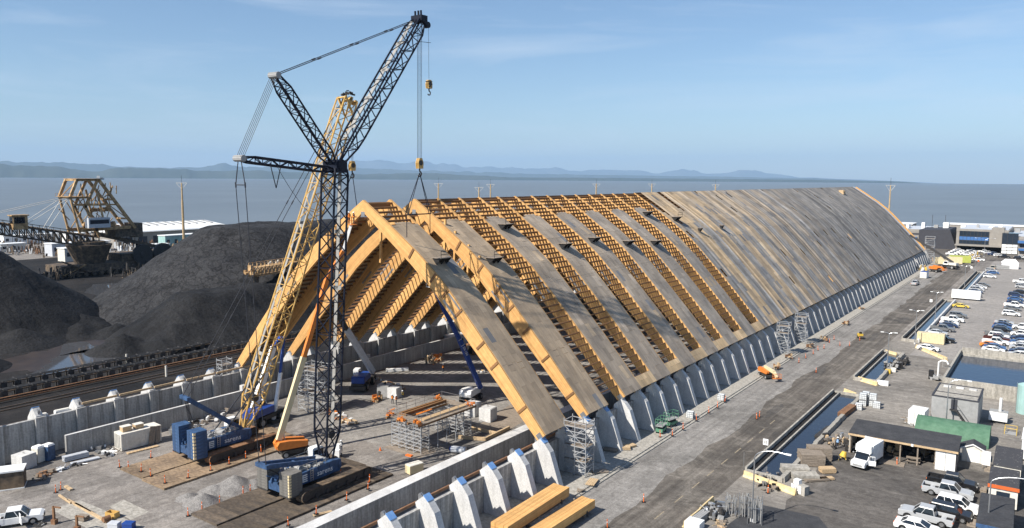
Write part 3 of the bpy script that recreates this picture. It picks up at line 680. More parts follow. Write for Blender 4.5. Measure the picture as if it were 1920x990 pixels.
def inner_wall(name, x0, x1, h, ya, yb, label):
    t = thing(name, ((x0+x1)/2, ya, 0), 0, label, 'wall'); w = (x1-x0)/2; n = int((yb-ya)/6.2); L_ = (yb-ya)/n
    mb = MB(); mb.box(-w, w, .006, L_-.006, .01, h); me = mb.mesh('wall_panel', MT['conc2'])
    mb = MB(); mb.box(-w+.012, w-.012, 0, L_, h+.001, h+.02); mt = mb.mesh('wall_top', MT['conc'])  # thin top layer in paler concrete than the wall faces
    for k in range(n): put('wall_panel', me, t, (0, k*L_, 0)); put('wall_top', mt, t, (0, k*L_, 0))
inner_wall('inner_wall', 21.9, 23.6, 2.98, -40, 340, 'low broad-topped concrete wall running inside the right buttress row')
inner_wall('inner_wall', -28.25, -27.75, 3.0, -3.8, 330, 'low thin concrete wall inside the left buttress row')
for k, y in enumerate((26.3, 56, 85)):
    mb = MB(); mb.box(-29.4, -28.6, y-.4, y+.4, 0, 3.6); tag(mb.build('concrete_pedestal', MT['conc']), ['white concrete pedestal behind the thin inner wall beside the yellow boom', 'white concrete pedestal behind the inner wall under the arches, nearer', 'white concrete pedestal behind the inner wall under the arches, farther'][k], 'pedestal')

# ------------------------------------------------------------------ crane mats (each timber panel a part)
def crane_mat(x0, x1, y0, y1, m, label, pitch=1.55, seed=1):
    t = thing('crane_mat', ((x0+x1)/2, y0, 0), 0, label, 'timber mat'); w = (x1-x0)/2; n = int((y1-y0)/pitch); rr = random.Random(seed)
    MS = []
    for k in range(3):
        mb = MB(); mb.box(-w, w, .02, pitch-.03, .02, .27); MS.append(mb.mesh('mat_panel', m))
    for k in range(n): put('mat_panel', rr.choice(MS), t, (rr.uniform(-.06, .06), k*pitch, rr.uniform(-.015, .015)))
crane_mat(4.2, 9.3, -4.4, 20, MT['darkmat'], 'dark timber mat lane under the left track of the front blue crane', seed=1)
crane_mat(9.75, 14.7, -4.6, 20, MT['darkmat'], 'dark timber mat lane under the right track of the front blue crane', seed=2)
crane_mat(-16.6, -10.9, -2.0, 22, MT['mat'], 'tan timber mat lane under the far track of the yellow-boomed crane', seed=3)
crane_mat(-10.5, -5.2, -2.3, 22, MT['mat'], 'tan timber mat lane under the near track of the yellow-boomed crane', seed=4)

def track(parent, x, y0, y1, z, wd, m, m_top):
    """crawler track: side frame, roller discs and shoe plates round the oval"""
    h = 1.5; r = h/2
    o = MB(); o.prism([(y0+.5, z+.25), (y1-.5, z+.25), (y1-.25, z+r), (y1-.6, z+h-.2), (y0+.6, z+h-.2), (y0+.25, z+r)], x-wd*.3, x+wd*.3, axis='x'); fr = o.build('crawler_track', MT['dsteel'], parent)
    L_ = (y1-y0-h); per = 2*L_+math.pi*h; n = int(per/.34); sh = MB()
    for k in range(n):
        d = per*k/n
        if d < L_: q = (y0+r+d, z+.05, 0)
        elif d < L_+math.pi*r: a = (d-L_)/r; q = (y1-r+math.sin(a)*(r-.05), z+r-math.cos(a)*(r-.05), a)
        elif d < 2*L_+math.pi*r: q = (y1-r-(d-L_-math.pi*r), z+h-.05, math.pi)
        else: a = (d-2*L_-math.pi*r)/r; q = (y0+r-math.sin(a)*(r-.05), z+r+math.cos(a)*(r-.05), math.pi+a)
        sh.cbox((x, q[0], q[1]), wd, .3, .1, rx=q[2])
    sh.build('track_shoes', m_top, fr)
    for k in range(7):
        rl = MB(); yy = y0+r+L_*k/6; rl.cyl((x-wd*.42, yy, z+.42 if 0 < k < 6 else z+r), (x+wd*.42, yy, z+.42 if 0 < k < 6 else z+r), .3 if 0 < k < 6 else .6, 12)
        rl.build('roller', MT['dsteel'], fr)
    return fr
def scatter_gear(mb, x0, x1, y0, y1, z, n, rr, smax=.6):
    for k in range(n):
        s1, s2, s3 = rr.uniform(.12, smax), rr.uniform(.15, smax*1.3), rr.uniform(.1, smax)
        mb.cbox((rr.uniform(x0, x1), rr.uniform(y0, y1), z+s3/2+rr.uniform(0, .4)), s1, s2, s3, rr.uniform(0, 3), rr.uniform(-.4, .4))
    for k in range(n//3):
        a = Vector((rr.uniform(x0, x1), rr.uniform(y0, y1), z+rr.uniform(0, .8))); mb.cyl(a, a+Vector((rr.uniform(-.8, .8), rr.uniform(-.9, .9), rr.uniform(-.1, .5))), rr.uniform(.03, .1), 6)
def crawler_upper(t, slew, cwm, seed, txt_loc, gant, cwtop):
    """slewing upper body, counterweights and machinery, all turned by the slew angle"""
    R = (0, 0, slew); rr = random.Random(seed)
    def part(mb, name, m, parent=None, sm=False):
        o = mb.build(name, m, parent or t, smooth=sm)
        if not parent: o.rotation_euler = R
        return o
    mb = MB(); mb.cyl((0, 0, 1.0), (0, 0, 1.75), 1.7, 20); mb.box(-2.9, 2.9, -1.6, 1.6, .75, 1.25); part(mb, 'turntable', MT['dsteel'])
    for sx in (-1, 1):
        mb = MB(); x0, x1 = (1.05, 1.75) if sx > 0 else (-1.75, -1.05)
        mb.prism([(-5.2, 1.5), (2.2, 1.5), (2.6, 2.0), (2.5, 3.0), (1.2, 3.15), (-5.2, 2.95)], x0, x1, axis='x'); b = part(mb, 'side_frame', MT['blue'])
        mb = MB()
        for yy in (-4.6, -2.9, -1.2, .6, 2.0): mb.box(x1 if sx > 0 else x0-.02, x1+.02 if sx > 0 else x0, yy-.02, yy+.02, 1.6, 2.9)
        mb.build('panel_seam', MT['navy'], b)
        if sx > 0:
            lettering('sarens', 1.0, MT['white'], b, (x1+.012, txt_loc, 2.2), (math.pi/2, 0, math.pi/2))
            mb = MB()
            for k in range(4): mb.box(x1, x1+.02, txt_loc-3.55, txt_loc-2.85, 1.75+k*.26, 1.90+k*.26)
            mb.box(x1, x1+.018, txt_loc-3.6, txt_loc-3.48, 1.75, 2.7); mb.build('emblem', MT['white'], b)
            mb = MB(); mb.beam((x1+.1, txt_loc-2.4, 1.6), (x1+.1, txt_loc-2.4, 3.3), .05, .05); mb.beam((x1+.1, txt_loc-2.0, 1.6), (x1+.1, txt_loc-2.0, 3.3), .05, .05)
            for k in range(6): mb.beam((x1+.1, txt_loc-2.4, 1.7+k*.3), (x1+.1, txt_loc-2.0, 1.7+k*.3), .04, .04)
            mb.build('ladder', MT['steel'], b)
    mb = MB(); mb.box(-1.05, 1.05, -6.2, 2.2, 1.5, 2.5); part(mb, 'machinery_deck', MT['dsteel'])
    mb = MB(); scatter_gear(mb, -1.6, 1.6, -4.9, .8, 2.5, 46, rr)
    for y in (-3.2, -1.2, .6): mb.cyl((-.95, y, 3.0), (.95, y, 3.0), .5, 14)
    part(mb, 'winches', MT['grey'])
    mb = MB()
    for x in (-1.7, 1.7):
        for y in (-4.5, -3, -1.5, 0): mb.beam((x, y, 3.0), (x, y, 4.0), .04, .04)
        mb.beam((x, -4.5, 4.0), (x, 0, 4.0), .04, .04); mb.beam((x, -4.5, 3.5), (x, 0, 3.5), .04, .04)
    part(mb, 'hand_rail', MT['steel'])
    for sx in (-1, 1):                                   # slab counterweights, one slab per block
        n = 8; h = (cwtop-1.15)/n
        base = MB(); base.box(sx*2.15-1.0, sx*2.15+1.0, -6.9, -4.9, 1.0, 1.15); bo = part(base, 'counterweight_tray', MT['dsteel'])
        mb = MB(); mb.prism([(-.98, -.95), (.98, -.95), (.98, .95), (.35, 1.0), (-.35, 1.0), (-.98, .95)], 0, h-.03)
        m2 = MB()
        for q in mb.f: m2.face([(mb.v[k][0], mb.v[k][2], mb.v[k][1]) for k in reversed(q)])
        me = m2.mesh('counterweight', cwm)
        ml = MB()
        ml.box(1.0, 1.03, -.93, -.70, .1*h, .8*h); ml.box(.74, .97, -1.03, -.97, .1*h, .8*h); lm = ml.mesh('lifting_eye', MT['cream'])
        for k in range(n):
            o = put('counterweight', me, bo, (sx*2.15, -5.9, 1.16+k*h)); 
            if sx > 0: put('lifting_eye', lm, bo, (sx*2.15, -5.9, 1.16+k*h))
    mb = MB(); mb.box(-1.1, 1.1, -6.7, -6.2, 1.3, 2.3); scatter_gear(mb, -.9, .9, -6.7, -5.4, 2.2, 12, rr, .5); part(mb, 'rear_frame', MT['blue'])
    a, b = Vector(gant[0]), Vector(gant[1]); mb = MB()
    for x in (-.75, .75): mb.beam(a+Vector((x, 0, 0)), b+Vector((x, 0, 0)), .3, .55)
    mb.beam(b+Vector((-1.1, 0, 0)), b+Vector((1.1, 0, 0)), .5, .5); mb.beam(a.lerp(b, .5)+Vector((-.75, 0, 0)), a.lerp(b, .5)+Vector((.75, 0, 0)), .2, .2)
    part(mb, 'gantry', MT['blue'])
    mb = MB()
    for x in (-.45, -.15, .15, .45): mb.cyl(b+Vector((x, .1, -.2)), (x*1.2, -5.2, 2.6), .035, 5)
    part(mb, 'gantry_rope', MT['wire'])
    mb = MB(); mb.box(-2.75, -1.8, .8, 2.6, 1.7, 3.9); mb.prism([(.8, 3.9), (2.6, 3.9), (2.3, 4.05), (1.0, 4.05)], -2.75, -1.8, axis='x'); cb = part(mb, 'cab', MT['white'])
    mb = MB(); mb.box(-2.78, -1.77, 1.0, 2.63, 2.7, 3.7); mb.build('cab_window', MT['glass'], cb)
    return part
def ropes(mb, a, b, n, gap, r, sag=0):
    a, b = Vector(a), Vector(b)
    for k in range(n):
        x = (k-(n-1)/2)*gap
        if sag:
            P = [a.lerp(b, q/8)+Vector((x, 0, -sag*4*(q/8)*(1-q/8))) for q in range(9)]; mb.tube(P, r, 5)
        else: mb.cyl(a+Vector((x, 0, 0)), b+Vector((x, 0, 0)), r, 5)
def pendant(mb, a, b, r=.05):
    """strap pendant: thin bar with thicker link joints"""
    a, b = Vector(a), Vector(b); mb.cyl(a, b, r, 5); n = max(2, int((b-a).length/6))
    for k in range(n+1): q = a.lerp(b, k/n); d = (b-a).normalized()*.3; mb.cyl(q-d, q+d, r*1.9, 5)

# ---- front crane: blue crawler, near-black lattice main boom with luffing jib
t = thing('crawler_crane', (9.2, 10.4, .27), 0, 'blue crawler crane with dark luffing lattice boom standing nearest the camera', 'crane', 'lattice crawler cranes')
track(t, 3.25, -5.6, 6.0, 0, 1.25, MT['dsteel'], MT['dirty']); track(t, -3.25, -5.6, 6.0, 0, 1.25, MT['dsteel'], MT['dirty'])
crawler_upper(t, 0, MT['cw'], 5, -.2, ((0, 1.2, 3.0), (0, -8.3, 5.0)), 4.0)
BT, TIP, M1, M2 = Vector((0, 4.0, 40.7)), Vector((0, 20.3, 62.0)), Vector((0, -5.0, 51.5)), Vector((0, -10.1, 41.7))
def boom_with_walk(t, name, a, b, w, h, up, bay, rc, rl, m, walk, **k):
    mb = MB(); pt = mb.lattice(a, b, w, h, up, bay, rc, rl, **k); o = mb.build(name, m, t)
    if walk:
        mb = MB(); a, b = Vector(a), Vector(b); d = (b-a); ln = d.length; d /= ln; sd = d.cross(Vector(up)).normalized(); n = sd.cross(d)
        q = walk; mb.beam(a+d*k.get('t0', 2.5)+sd*q[0]+n*q[1], b-d*k.get('t1', 2.5)*.6+sd*q[0]+n*q[1], .62, .06, up=n)
        for f in (.22, .41, .6, .79): p_ = a+d*ln*f+sd*q[0]*.4+n*q[1]; mb.beam(p_-sd*w*.35, p_+sd*w*.35, .5, .06, up=n)
        mb.build('catwalk', MT['catwalk'], o)
    return o
bo = boom_with_walk(t, 'main_boom', (0, 1.5, 2.3), BT, 2.5, 2.2, (0, -1, 0), 2.1, .145, .06, MT['navy'], (-.1, -.95), e0=.3, e1=.9, t0=4.5, t1=.8)
mb = MB(); mb.cyl((-.7, 2.0, 6.2), (.7, 2.0, 6.2), .55, 16); mb.build('boom_winch', MT['dsteel'], bo)
mb = MB(); mb.box(-1.3, 1.3, 3.1, 4.9, 40.2, 41.6); mb.cyl((-1.4, 4.0, 41.2), (1.4, 4.0, 41.2), .7, 14); scatter_gear(mb, -1.2, 1.2, 3.2, 4.8, 40.4, 14, random.Random(4), .6); mb.build('boom_head', MT['navy'], bo)
boom_with_walk(t, 'luffing_jib', BT+Vector((0, .3, .4)), TIP, 2.0, 1.9, (0, -.8, .6), 1.75, .13, .052, MT['navy'], (-.2, .9), e0=.35, e1=.55, t0=4, t1=2.2)
boom_with_walk(t, 'luffing_strut', BT+Vector((0, -.2, .3)), M1, 1.7, 1.0, (0, 0, 1), 1.3, .11, .045, MT['navy'], None, e0=.4, e1=.5, t0=2, t1=2)
boom_with_walk(t, 'rear_strut', BT+Vector((0, -.6, -.2)), M2, 1.6, .7, (0, 0, 1), 1.2, .11, .045, MT['navy'], None, e0=.5, e1=.5, t0=1.5, t1=1.5)
mb = MB(); mb.cyl((-.9, TIP.y, TIP.z), (.9, TIP.y, TIP.z), .55, 14); mb.box(-1, 1, TIP.y-.8, TIP.y+.5, TIP.z-.3, TIP.z+.5); mb.beam(TIP+Vector((0, 0, .3)), TIP+Vector((0, 1.6, -.5)), .5, .6); mb.cyl((-.3, TIP.y+1.5, TIP.z-.5), (.3, TIP.y+1.5, TIP.z-.5), .45, 12)
for dx in (-.6, 0, .5): mb.beam((dx, TIP.y-.3, TIP.z+.4), (dx, TIP.y-.35, TIP.z+1.2), .2, .2)
mb.build('jib_head', MT['navy'], t)
for q in (M1, M2): mb = MB(); mb.cyl(q+Vector((-.8, 0, 0)), q+Vector((.8, 0, 0)), .38, 12); mb.box(-.7, .7, q.y-.35, q.y+.35, q.z-.2, q.z+.3); mb.build('strut_head', MT['grey'], t)
mb = MB()
for x in (-.55, .55):
    pendant(mb, M1+Vector((x, 0, 0)), TIP+Vector((x, 0, .2)), .055)
    pendant(mb, M2+Vector((x*1.6, 0, -3)), (x*1.2, -8.3, 5.2), .05); mb.cyl(M2+Vector((x*.4, 0, 0)), M2+Vector((x*1.6, 0, -3)), .06, 5)
mb.cyl(M2+Vector((-.88, 0, -3)), M2+Vector((.88, 0, -3)), .06, 5)
mb.build('pendant', MT['wire'], t)
mb = MB(); ropes(mb, M1, M2, 5, .34, .03); ropes(mb, (0, -5.2, 41.2), (0, 3.2, 33), 1, 1, .03, 1.3); mb.cyl((0, -6, 41.3), (0, -5.2, 38.3), .06, 5); mb.cyl((0, -4.4, 41.1), (0, -5.2, 38.3), .06, 5); mb.cyl((0, -.5, 41), (.4, 3.4, 37), .06, 5)
mb.cyl((0, 3.6, 41.6), TIP+Vector((0, -.6, .2)), .028, 5)
HK = Vector((0, 20.0, 42.4))
ropes(mb, TIP+Vector((0, -.1, -.3)), HK, 4, .26, .032); mb.cyl(TIP+Vector((.12, 1.65, -.5)), (.12, 22.0, 53.9), .022, 5); mb.beam(TIP+Vector((-.4, -.3, -3)), TIP+Vector((.5, 1.7, -3)), .06, .06)
mb.build('hoist_rope', MT['wire'], t)
def hook_block(loc, label, k, stripes):
    h = thing('hook_block', loc, 0, label, 'crane hook', 'crane hook blocks')
    mb = MB(); 
    for x in (-.22, 0, .22): mb.prism([(-.42*k, .2), (-.5*k, .9*k), (-.25*k, 1.5*k), (.25*k, 1.5*k), (.5*k, .9*k), (.42*k, .2)], x-.06, x+.06, axis='x')
    sb = mb.build('sheave_block', MT['yellow'], h)
    mb = MB(); mb.cyl((-.3, 0, .9*k), (.3, 0, .9*k), .34*k, 14)
    if stripes:
        for z in (.4, .8, 1.2): mb.box(-.29, .29, -.44*k, .44*k, z*k, z*k+.12)
    mb.build('sheave', MT['dsteel'], sb)
    mb = MB(); P = [Vector((0, .32*k*math.sin(a), -.25*k-.32*k*(1-math.cos(a))+.1)) for a in [math.pi*q/7*1.35-.1 for q in range(8)]]; mb.tube(P, .09*k, 6); mb.cyl((0, 0, .2), (0, 0, -.1), .1*k, 6); mb.build('hook', MT['dsteel'], h)
hook_block((9.2, 30.4, 41.0), 'large orange hook block hanging above the right arch half', 1.15, False)
hook_block((9.32, 32.4, 52.6), 'small striped orange hook block on the auxiliary line high in the sky', .95, True)
s_ = thing('lifting_sling', (9.2, 30.4, 32), 0, 'dark lifting sling with spreader bar holding the right roof panel', 'sling')
mb = MB()
for a, b in (((0, 0, 8.6), (-.2, -2.9, 2.6)), ((0, 0, 8.6), (.2, -2.7, 2.6)), ((0, 0, 8.6), (-.2, 2.2, 2.6)), ((0, 0, 8.6), (.2, 2.2, 2.6)), ((0, -2.8, 2.6), (0, -2.8, -.6)), ((0, 2.2, 2.6), (0, 2.2, -.6))): mb.cyl(a, b, .055, 6)
mb.build('sling_leg', MT['navy'], s_); mb = MB(); mb.beam((0, -2.9, 2.6), (0, 2.3, 2.6), .16, .16); mb.build('spreader_bar', MT['navy'], s_)

# ---- second crane: blue body, yellow lattice boom
SLW = -math.atan2(4.5, 18.0)
t = thing('crawler_crane', (-10.7, 11.0, .27), 0, 'blue crawler crane with yellow lattice boom standing beside the left wall', 'crane', 'lattice crawler cranes')
track(t, 2.75, -5.4, 6.6, 0, 1.2, MT['dsteel'], MT['rust']); track(t, -2.75, -5.4, 6.6, 0, 1.2, MT['dsteel'], MT['rust'])
part = crawler_upper(t, SLW*.35, MT['blue'], 9, -.4, ((0, 1.6, 3.0), (0, -6.3, 9.2)), 5.0)
A, B = Vector((.2, 2.2, 2.4)), Vector((4.5, 19.8, 51.6))
d = (B-A).normalized(); upn = Vector((-d.x*d.z, -d.y*d.z, 1-d.z*d.z)).normalized()
bo = boom_with_walk(t, 'main_boom', A, B, 2.7, 2.3, upn, 2.0, .13, .055, MT['yellow'], (-.75, 1.1), e0=.25, e1=.95, t0=5, t1=2)
mb = MB(); sd = d.cross(upn).normalized(); mb.beam(A+d*6+sd*.9+upn*1.1, B-d*3+sd*.9+upn*1.1, .4, .05, up=upn); mb.build('catwalk', MT['catwalk'], bo)
mb = MB(); mb.cyl(B-sd*1.25, B+sd*1.25, .3, 10)
for q in (-1.2, 1.2):
    mb.beam(B-d*1.5+sd*q, B+d*.4+sd*q, .1, .5, up=upn); mb.beam(B-d*2.2+sd*q-upn*1.0, B+d*.2+sd*q+upn*1.0, .2, .2, up=sd)
for q in (-.9, 0, .9): mb.beam(B+upn*q-sd*1.25, B+upn*q+sd*1.25, .25, .2, up=d)
mb.cyl(B+Vector((.5, 1.0, -.4))-sd*.5, B+Vector((.5, 1.0, -.4))+sd*.5, .38, 12)
mb.build('boom_head', MT['yellow'], bo); mb = MB(); scatter_gear(mb, B.x-.8, B.x+.8, B.y-.6, B.y+.6, B.z+.6, 8, random.Random(2), .5); mb.build('boom_head_gear', MT['dsteel'], bo)
mb = MB(); mb.cyl(A+d*5-sd*.7, A+d*5+sd*.7, .55, 14); mb.build('boom_winch', MT['dsteel'], bo)
G2 = Vector((-6.3*math.sin(-SLW*.35), -6.3, 9.3))
mb = MB()
for x in (-.6, .6): pendant(mb, G2+Vector((x, 0, 0)), B+Vector((x, -.3, .2)), .05)
mb.build('pendant', MT['wire'], t)
mb = MB(); ropes(mb, G2, (-.8, -4.6, 2.6), 4, .22, .03); h2 = Vector((4.9, 20.2, 41.9)); ropes(mb, B+Vector((.5, 1.0, -.5)), h2, 3, .18, .022)
for x in (-1.2, 1.2): mb.cyl(A+d*9+sd*x, (x, -1.5, 3.2), .1, 6)
mb.build('hoist_rope', MT['wire'], t)
hook_block((-10.7+4.9, 11.0+20.2, 40.7), 'orange hook block beside the dark boom top above the left arch half', 1.15, False)
s_ = thing('lifting_sling', (-5.8, 31.2, 34), 0, 'dark lifting sling below the hook of the yellow-boomed crane', 'sling')
mb = MB(); mb.cyl((0, 0, 6.6), (1.5, -.5, 1.2), .06, 6); mb.cyl((0, 0, 6.6), (-4, -.5, -1.8), .06, 6); mb.build('sling_leg', MT['navy'], s_)
mb = MB(); mb.beam((1.6, -.5, 1.2), (-4.2, -.5, -1.8), .14, .14); mb.build('spreader_bar', MT['navy'], s_)

# ------------------------------------------------------------------ boom lifts and mobile cranes
def wheel(mb, x, y, r, w): mb.cyl((x-w/2, y, r), (x+w/2, y, r), r, 16)
def add_wheels(t, xs, ys, r, w, rim=None):
    mb = MB(); mb.cyl((-w/2, 0, 0), (w/2, 0, 0), r, 16); me = mb.mesh('wheel', MT['rubber']); mb = MB(); mb.cyl((-w/2-.015, 0, 0), (w/2+.015, 0, 0), r*.55, 12); rm = mb.mesh('rim', rim or MT['grey'])
    for x in xs:
        for y in ys: o = put('wheel', me, t, (x, y, r)); put('rim', rm, o)
def boom_lift(name, loc, rz, label, body, cw, seg, mats, basket=True, crew=False):
    """self-propelled boom lift; seg = boom joints in thing space, mats = material per boom section"""
    t = thing(name, loc, rz, label, 'boom lift', 'boom lifts')
    add_wheels(t, (-1.2, 1.2), (-1.6, 1.6), .55, .45)
    mb = MB(); mb.box(-.95, .95, -2.0, 2.0, .45, 1.05); mb.box(-.6, .6, -.6, .6, 1.05, 1.3); mb.build('chassis', MT['dsteel'], t)
    mb = MB(); mb.prism([(-2.6, 1.3), (1.5, 1.3), (1.7, 1.6), (1.7, 2.1), (-1.0, 2.45), (-2.4, 2.45), (-2.75, 1.9)], -1.15, -.42, axis='x'); mb.prism([(-2.6, 1.3), (1.5, 1.3), (1.7, 1.6), (1.7, 2.1), (-1.0, 2.45), (-2.4, 2.45), (-2.75, 1.9)], .42, 1.15, axis='x'); mb.box(-.42, .42, -2.7, -1.2, 1.3, 2.1)
    mb.build('turntable_cover', body, t, weld=True)
    mb = MB(); mb.box(-.42, .42, -1.2, 1.6, 1.3, 1.8); mb.build('turntable', cw, t)
    for k, ((a, b), m) in enumerate(zip(zip(seg, seg[1:]), mats)):
        w = .62-.1*k; mb = MB(); mb.beam(a, b, w, w*1.25); mb.build('boom_section', m, t)
    a, b = Vector(seg[0]), Vector(seg[1]); mb = MB(); q = a.lerp(b, .16); mb.cyl(a+Vector((0, .9, -.5)), q, .14, 8); mb.build('lift_cylinder', MT['steel'], t)
    if basket:
        e = Vector(seg[-1]); mb = MB(); mb.box(e.x-1.1, e.x+1.1, e.y-.4, e.y+.5, e.z-.1, e.z)
        for x in (-1.05, 0, 1.05):
            for y in (-.38, .48): mb.beam((e.x+x, e.y+y, e.z), (e.x+x, e.y+y, e.z+1.05), .05, .05)
        for z in (.5, 1.05):
            for y in (-.38, .48): mb.beam((e.x-1.05, e.y+y, e.z+z), (e.x+1.05, e.y+y, e.z+z), .05, .05)
            for x in (-1.05, 1.05): mb.beam((e.x+x, e.y-.38, e.z+z), (e.x+x, e.y+.48, e.z+z), .05, .05)
        mb.build('basket', body, t)
    return t
def rel(p, o): return (p[0]-o[0], p[1]-o[1], p[2]-(o[2] if len(o) > 2 else 0))
def rot_rel(p, o, rz): v = Matrix.Rotation(-rz, 3, 'Z') @ Vector(rel(p, o)); return tuple(v)
o = (-2.4, 16.0)
boom_lift('boom_lift', o, -.38, 'orange boom lift with long cream boom reaching up to the first arch apex', MT['orange'], MT['dsteel'], [rot_rel(q, o, -.38) for q in ((-3.3, 14.0, 2.5), (-2.3, 18.0, 14.0), (-1.6, 22.0, 25.0), (-1.0, 24.7, 29.0), (.1, 25.4, 33.0))], [MT['cream'], MT['orange'], MT['orange'], MT['white']])
o = (1.2, 52.4)
bl = boom_lift('boom_lift', o, .25, 'blue boom lift with white base cover parked inside the hall', MT['white'], MT['liftblue'], [rot_rel(q, o, .25) for q in ((2.3, 53.8, 2.2), (1.3, 49.2, 11.5), (.4, 45.6, 18.0), (0, 43.6, 21.6))], [MT['liftblue']]*3)
for k, (a, b) in enumerate((((1.05, 48.6), 'SX-150'),)):
    pass
q0, q1 = Vector(rot_rel((2.3, 53.8, 2.2), o, .25)), Vector(rot_rel((1.3, 49.2, 11.5), o, .25)); dv = (q1-q0).normalized(); sd = dv.cross(Vector((0, 0, 1))).normalized()
_n = Vector((0.75, -0.65, .1)); _n = (_n-dv*_n.dot(dv)).normalized(); _y = _n.cross(-dv)
_m = Matrix((-dv, _y, _n)).transposed()
for txt, f, sz in (('SX-150', .80, .62), ('[     ]', .98, .7)):
    le = lettering(txt, sz, MT['white'], bl, (0, 0, 0), (0, 0, 0)); le.location = q0+dv*(q1-q0).length*f+_n*.40; le.rotation_euler = _m.to_euler()
def mobile_crane(loc, rz, label, cab, boom, seg, carrier):
    t = thing('mobile_crane', loc, rz, label, 'mobile crane', 'mobile cranes')
    add_wheels(t, (-1.2, 1.2), (-2.3, 2.3), .85, .65)
    mb = MB(); mb.box(-1.2, 1.2, -4.0, 4.0, 1.0, 1.7); mb.box(-1.5, 1.5, -4.3, -3.8, .6, 1.3); mb.box(-1.5, 1.5, 3.8, 4.3, .6, 1.3); mb.build('carrier', carrier, t)
    mb = MB(); mb.box(-1.25, 1.25, -3.4, .9, 1.9, 3.0); mb.box(-1.2, 1.2, -3.9, -2.9, 1.8, 2.9); mb.cyl((0, 0, 1.7), (0, 0, 1.95), 1.0, 14); mb.build('superstructure', cab, t)
    mb = MB(); mb.prism([(-.6, 1.95), (1.6, 1.95), (1.6, 2.7), (1.1, 3.6), (-.6, 3.6)], -1.75, -.75, axis='x'); cb = mb.build('cab', MT['white'], t)
    mb = MB(); mb.prism([(-.4, 2.5), (1.35, 2.5), (1.05, 3.4), (-.4, 3.4)], -1.78, -.72, axis='x'); mb.build('cab_window', MT['glass'], cb)
    for k, ((a, b), m) in enumerate(zip(zip(seg, seg[1:]), boom)):
        w = .8-.13*k; mb = MB(); mb.beam(a, b, w, w*1.2); mb.build('boom_section', m, t)
    a, b = Vector(seg[0]), Vector(seg[1]); mb = MB(); mb.cyl(a+(b-a)*.02+Vector((0, 1.6, -.9)), a.lerp(b, .5), .17, 8); mb.build('lift_cylinder', MT['steel'], t)
    e = Vector(seg[-1]); mb = MB(); mb.cyl(e, e-Vector((0, 0, 3)), .03, 5); mb.build('hoist_rope', MT['wire'], t)
    return t
o = (-20.6, 46.8); mobile_crane(o, .55, 'rough-terrain crane with pale grey boom working under the arches', MT['liftblue'], [MT['boomgrey'], MT['dsteel']], [rot_rel(q, o, .55) for q in ((-19.2, 48.0, 3.0), (-18.2, 40.6, 12.6), (-17.6, 37.4, 17.0))], MT['dsteel'])
o = (-17.6, 22.3); mobile_crane(o, .25, 'truck crane with white and blue boom half hidden behind the yellow lattice boom', MT['liftblue'], [MT['white'], MT['white'], MT['liftblue']], [rot_rel(q, o, .25) for q in ((-18.2, 20.6, 2.6), (-18.6, 23.2, 7.8), (-18.9, 25.3, 11.9), (-19.2, 27.1, 13.2))], MT['dsteel'])
tp = thing('telescopic_pole', (-16.9, 23.4, 0), 0, 'steep blue telescopic mast behind the yellow lattice boom', 'mast')
mb = MB(); mb.beam((0, 0, .3), (-1.5, 2.8, 7.5), .5, .55); mb.build('lower_section', MT['white'], tp); mb = MB(); mb.beam((-1.2, 2.3, 6.0), (-2.4, 4.4, 13.2), .4, .42); mb.build('upper_section', MT['liftblue'], tp); mb = MB(); mb.box(-1, 1, -1, 1, .01, .5); mb.build('base', MT['dsteel'], tp)

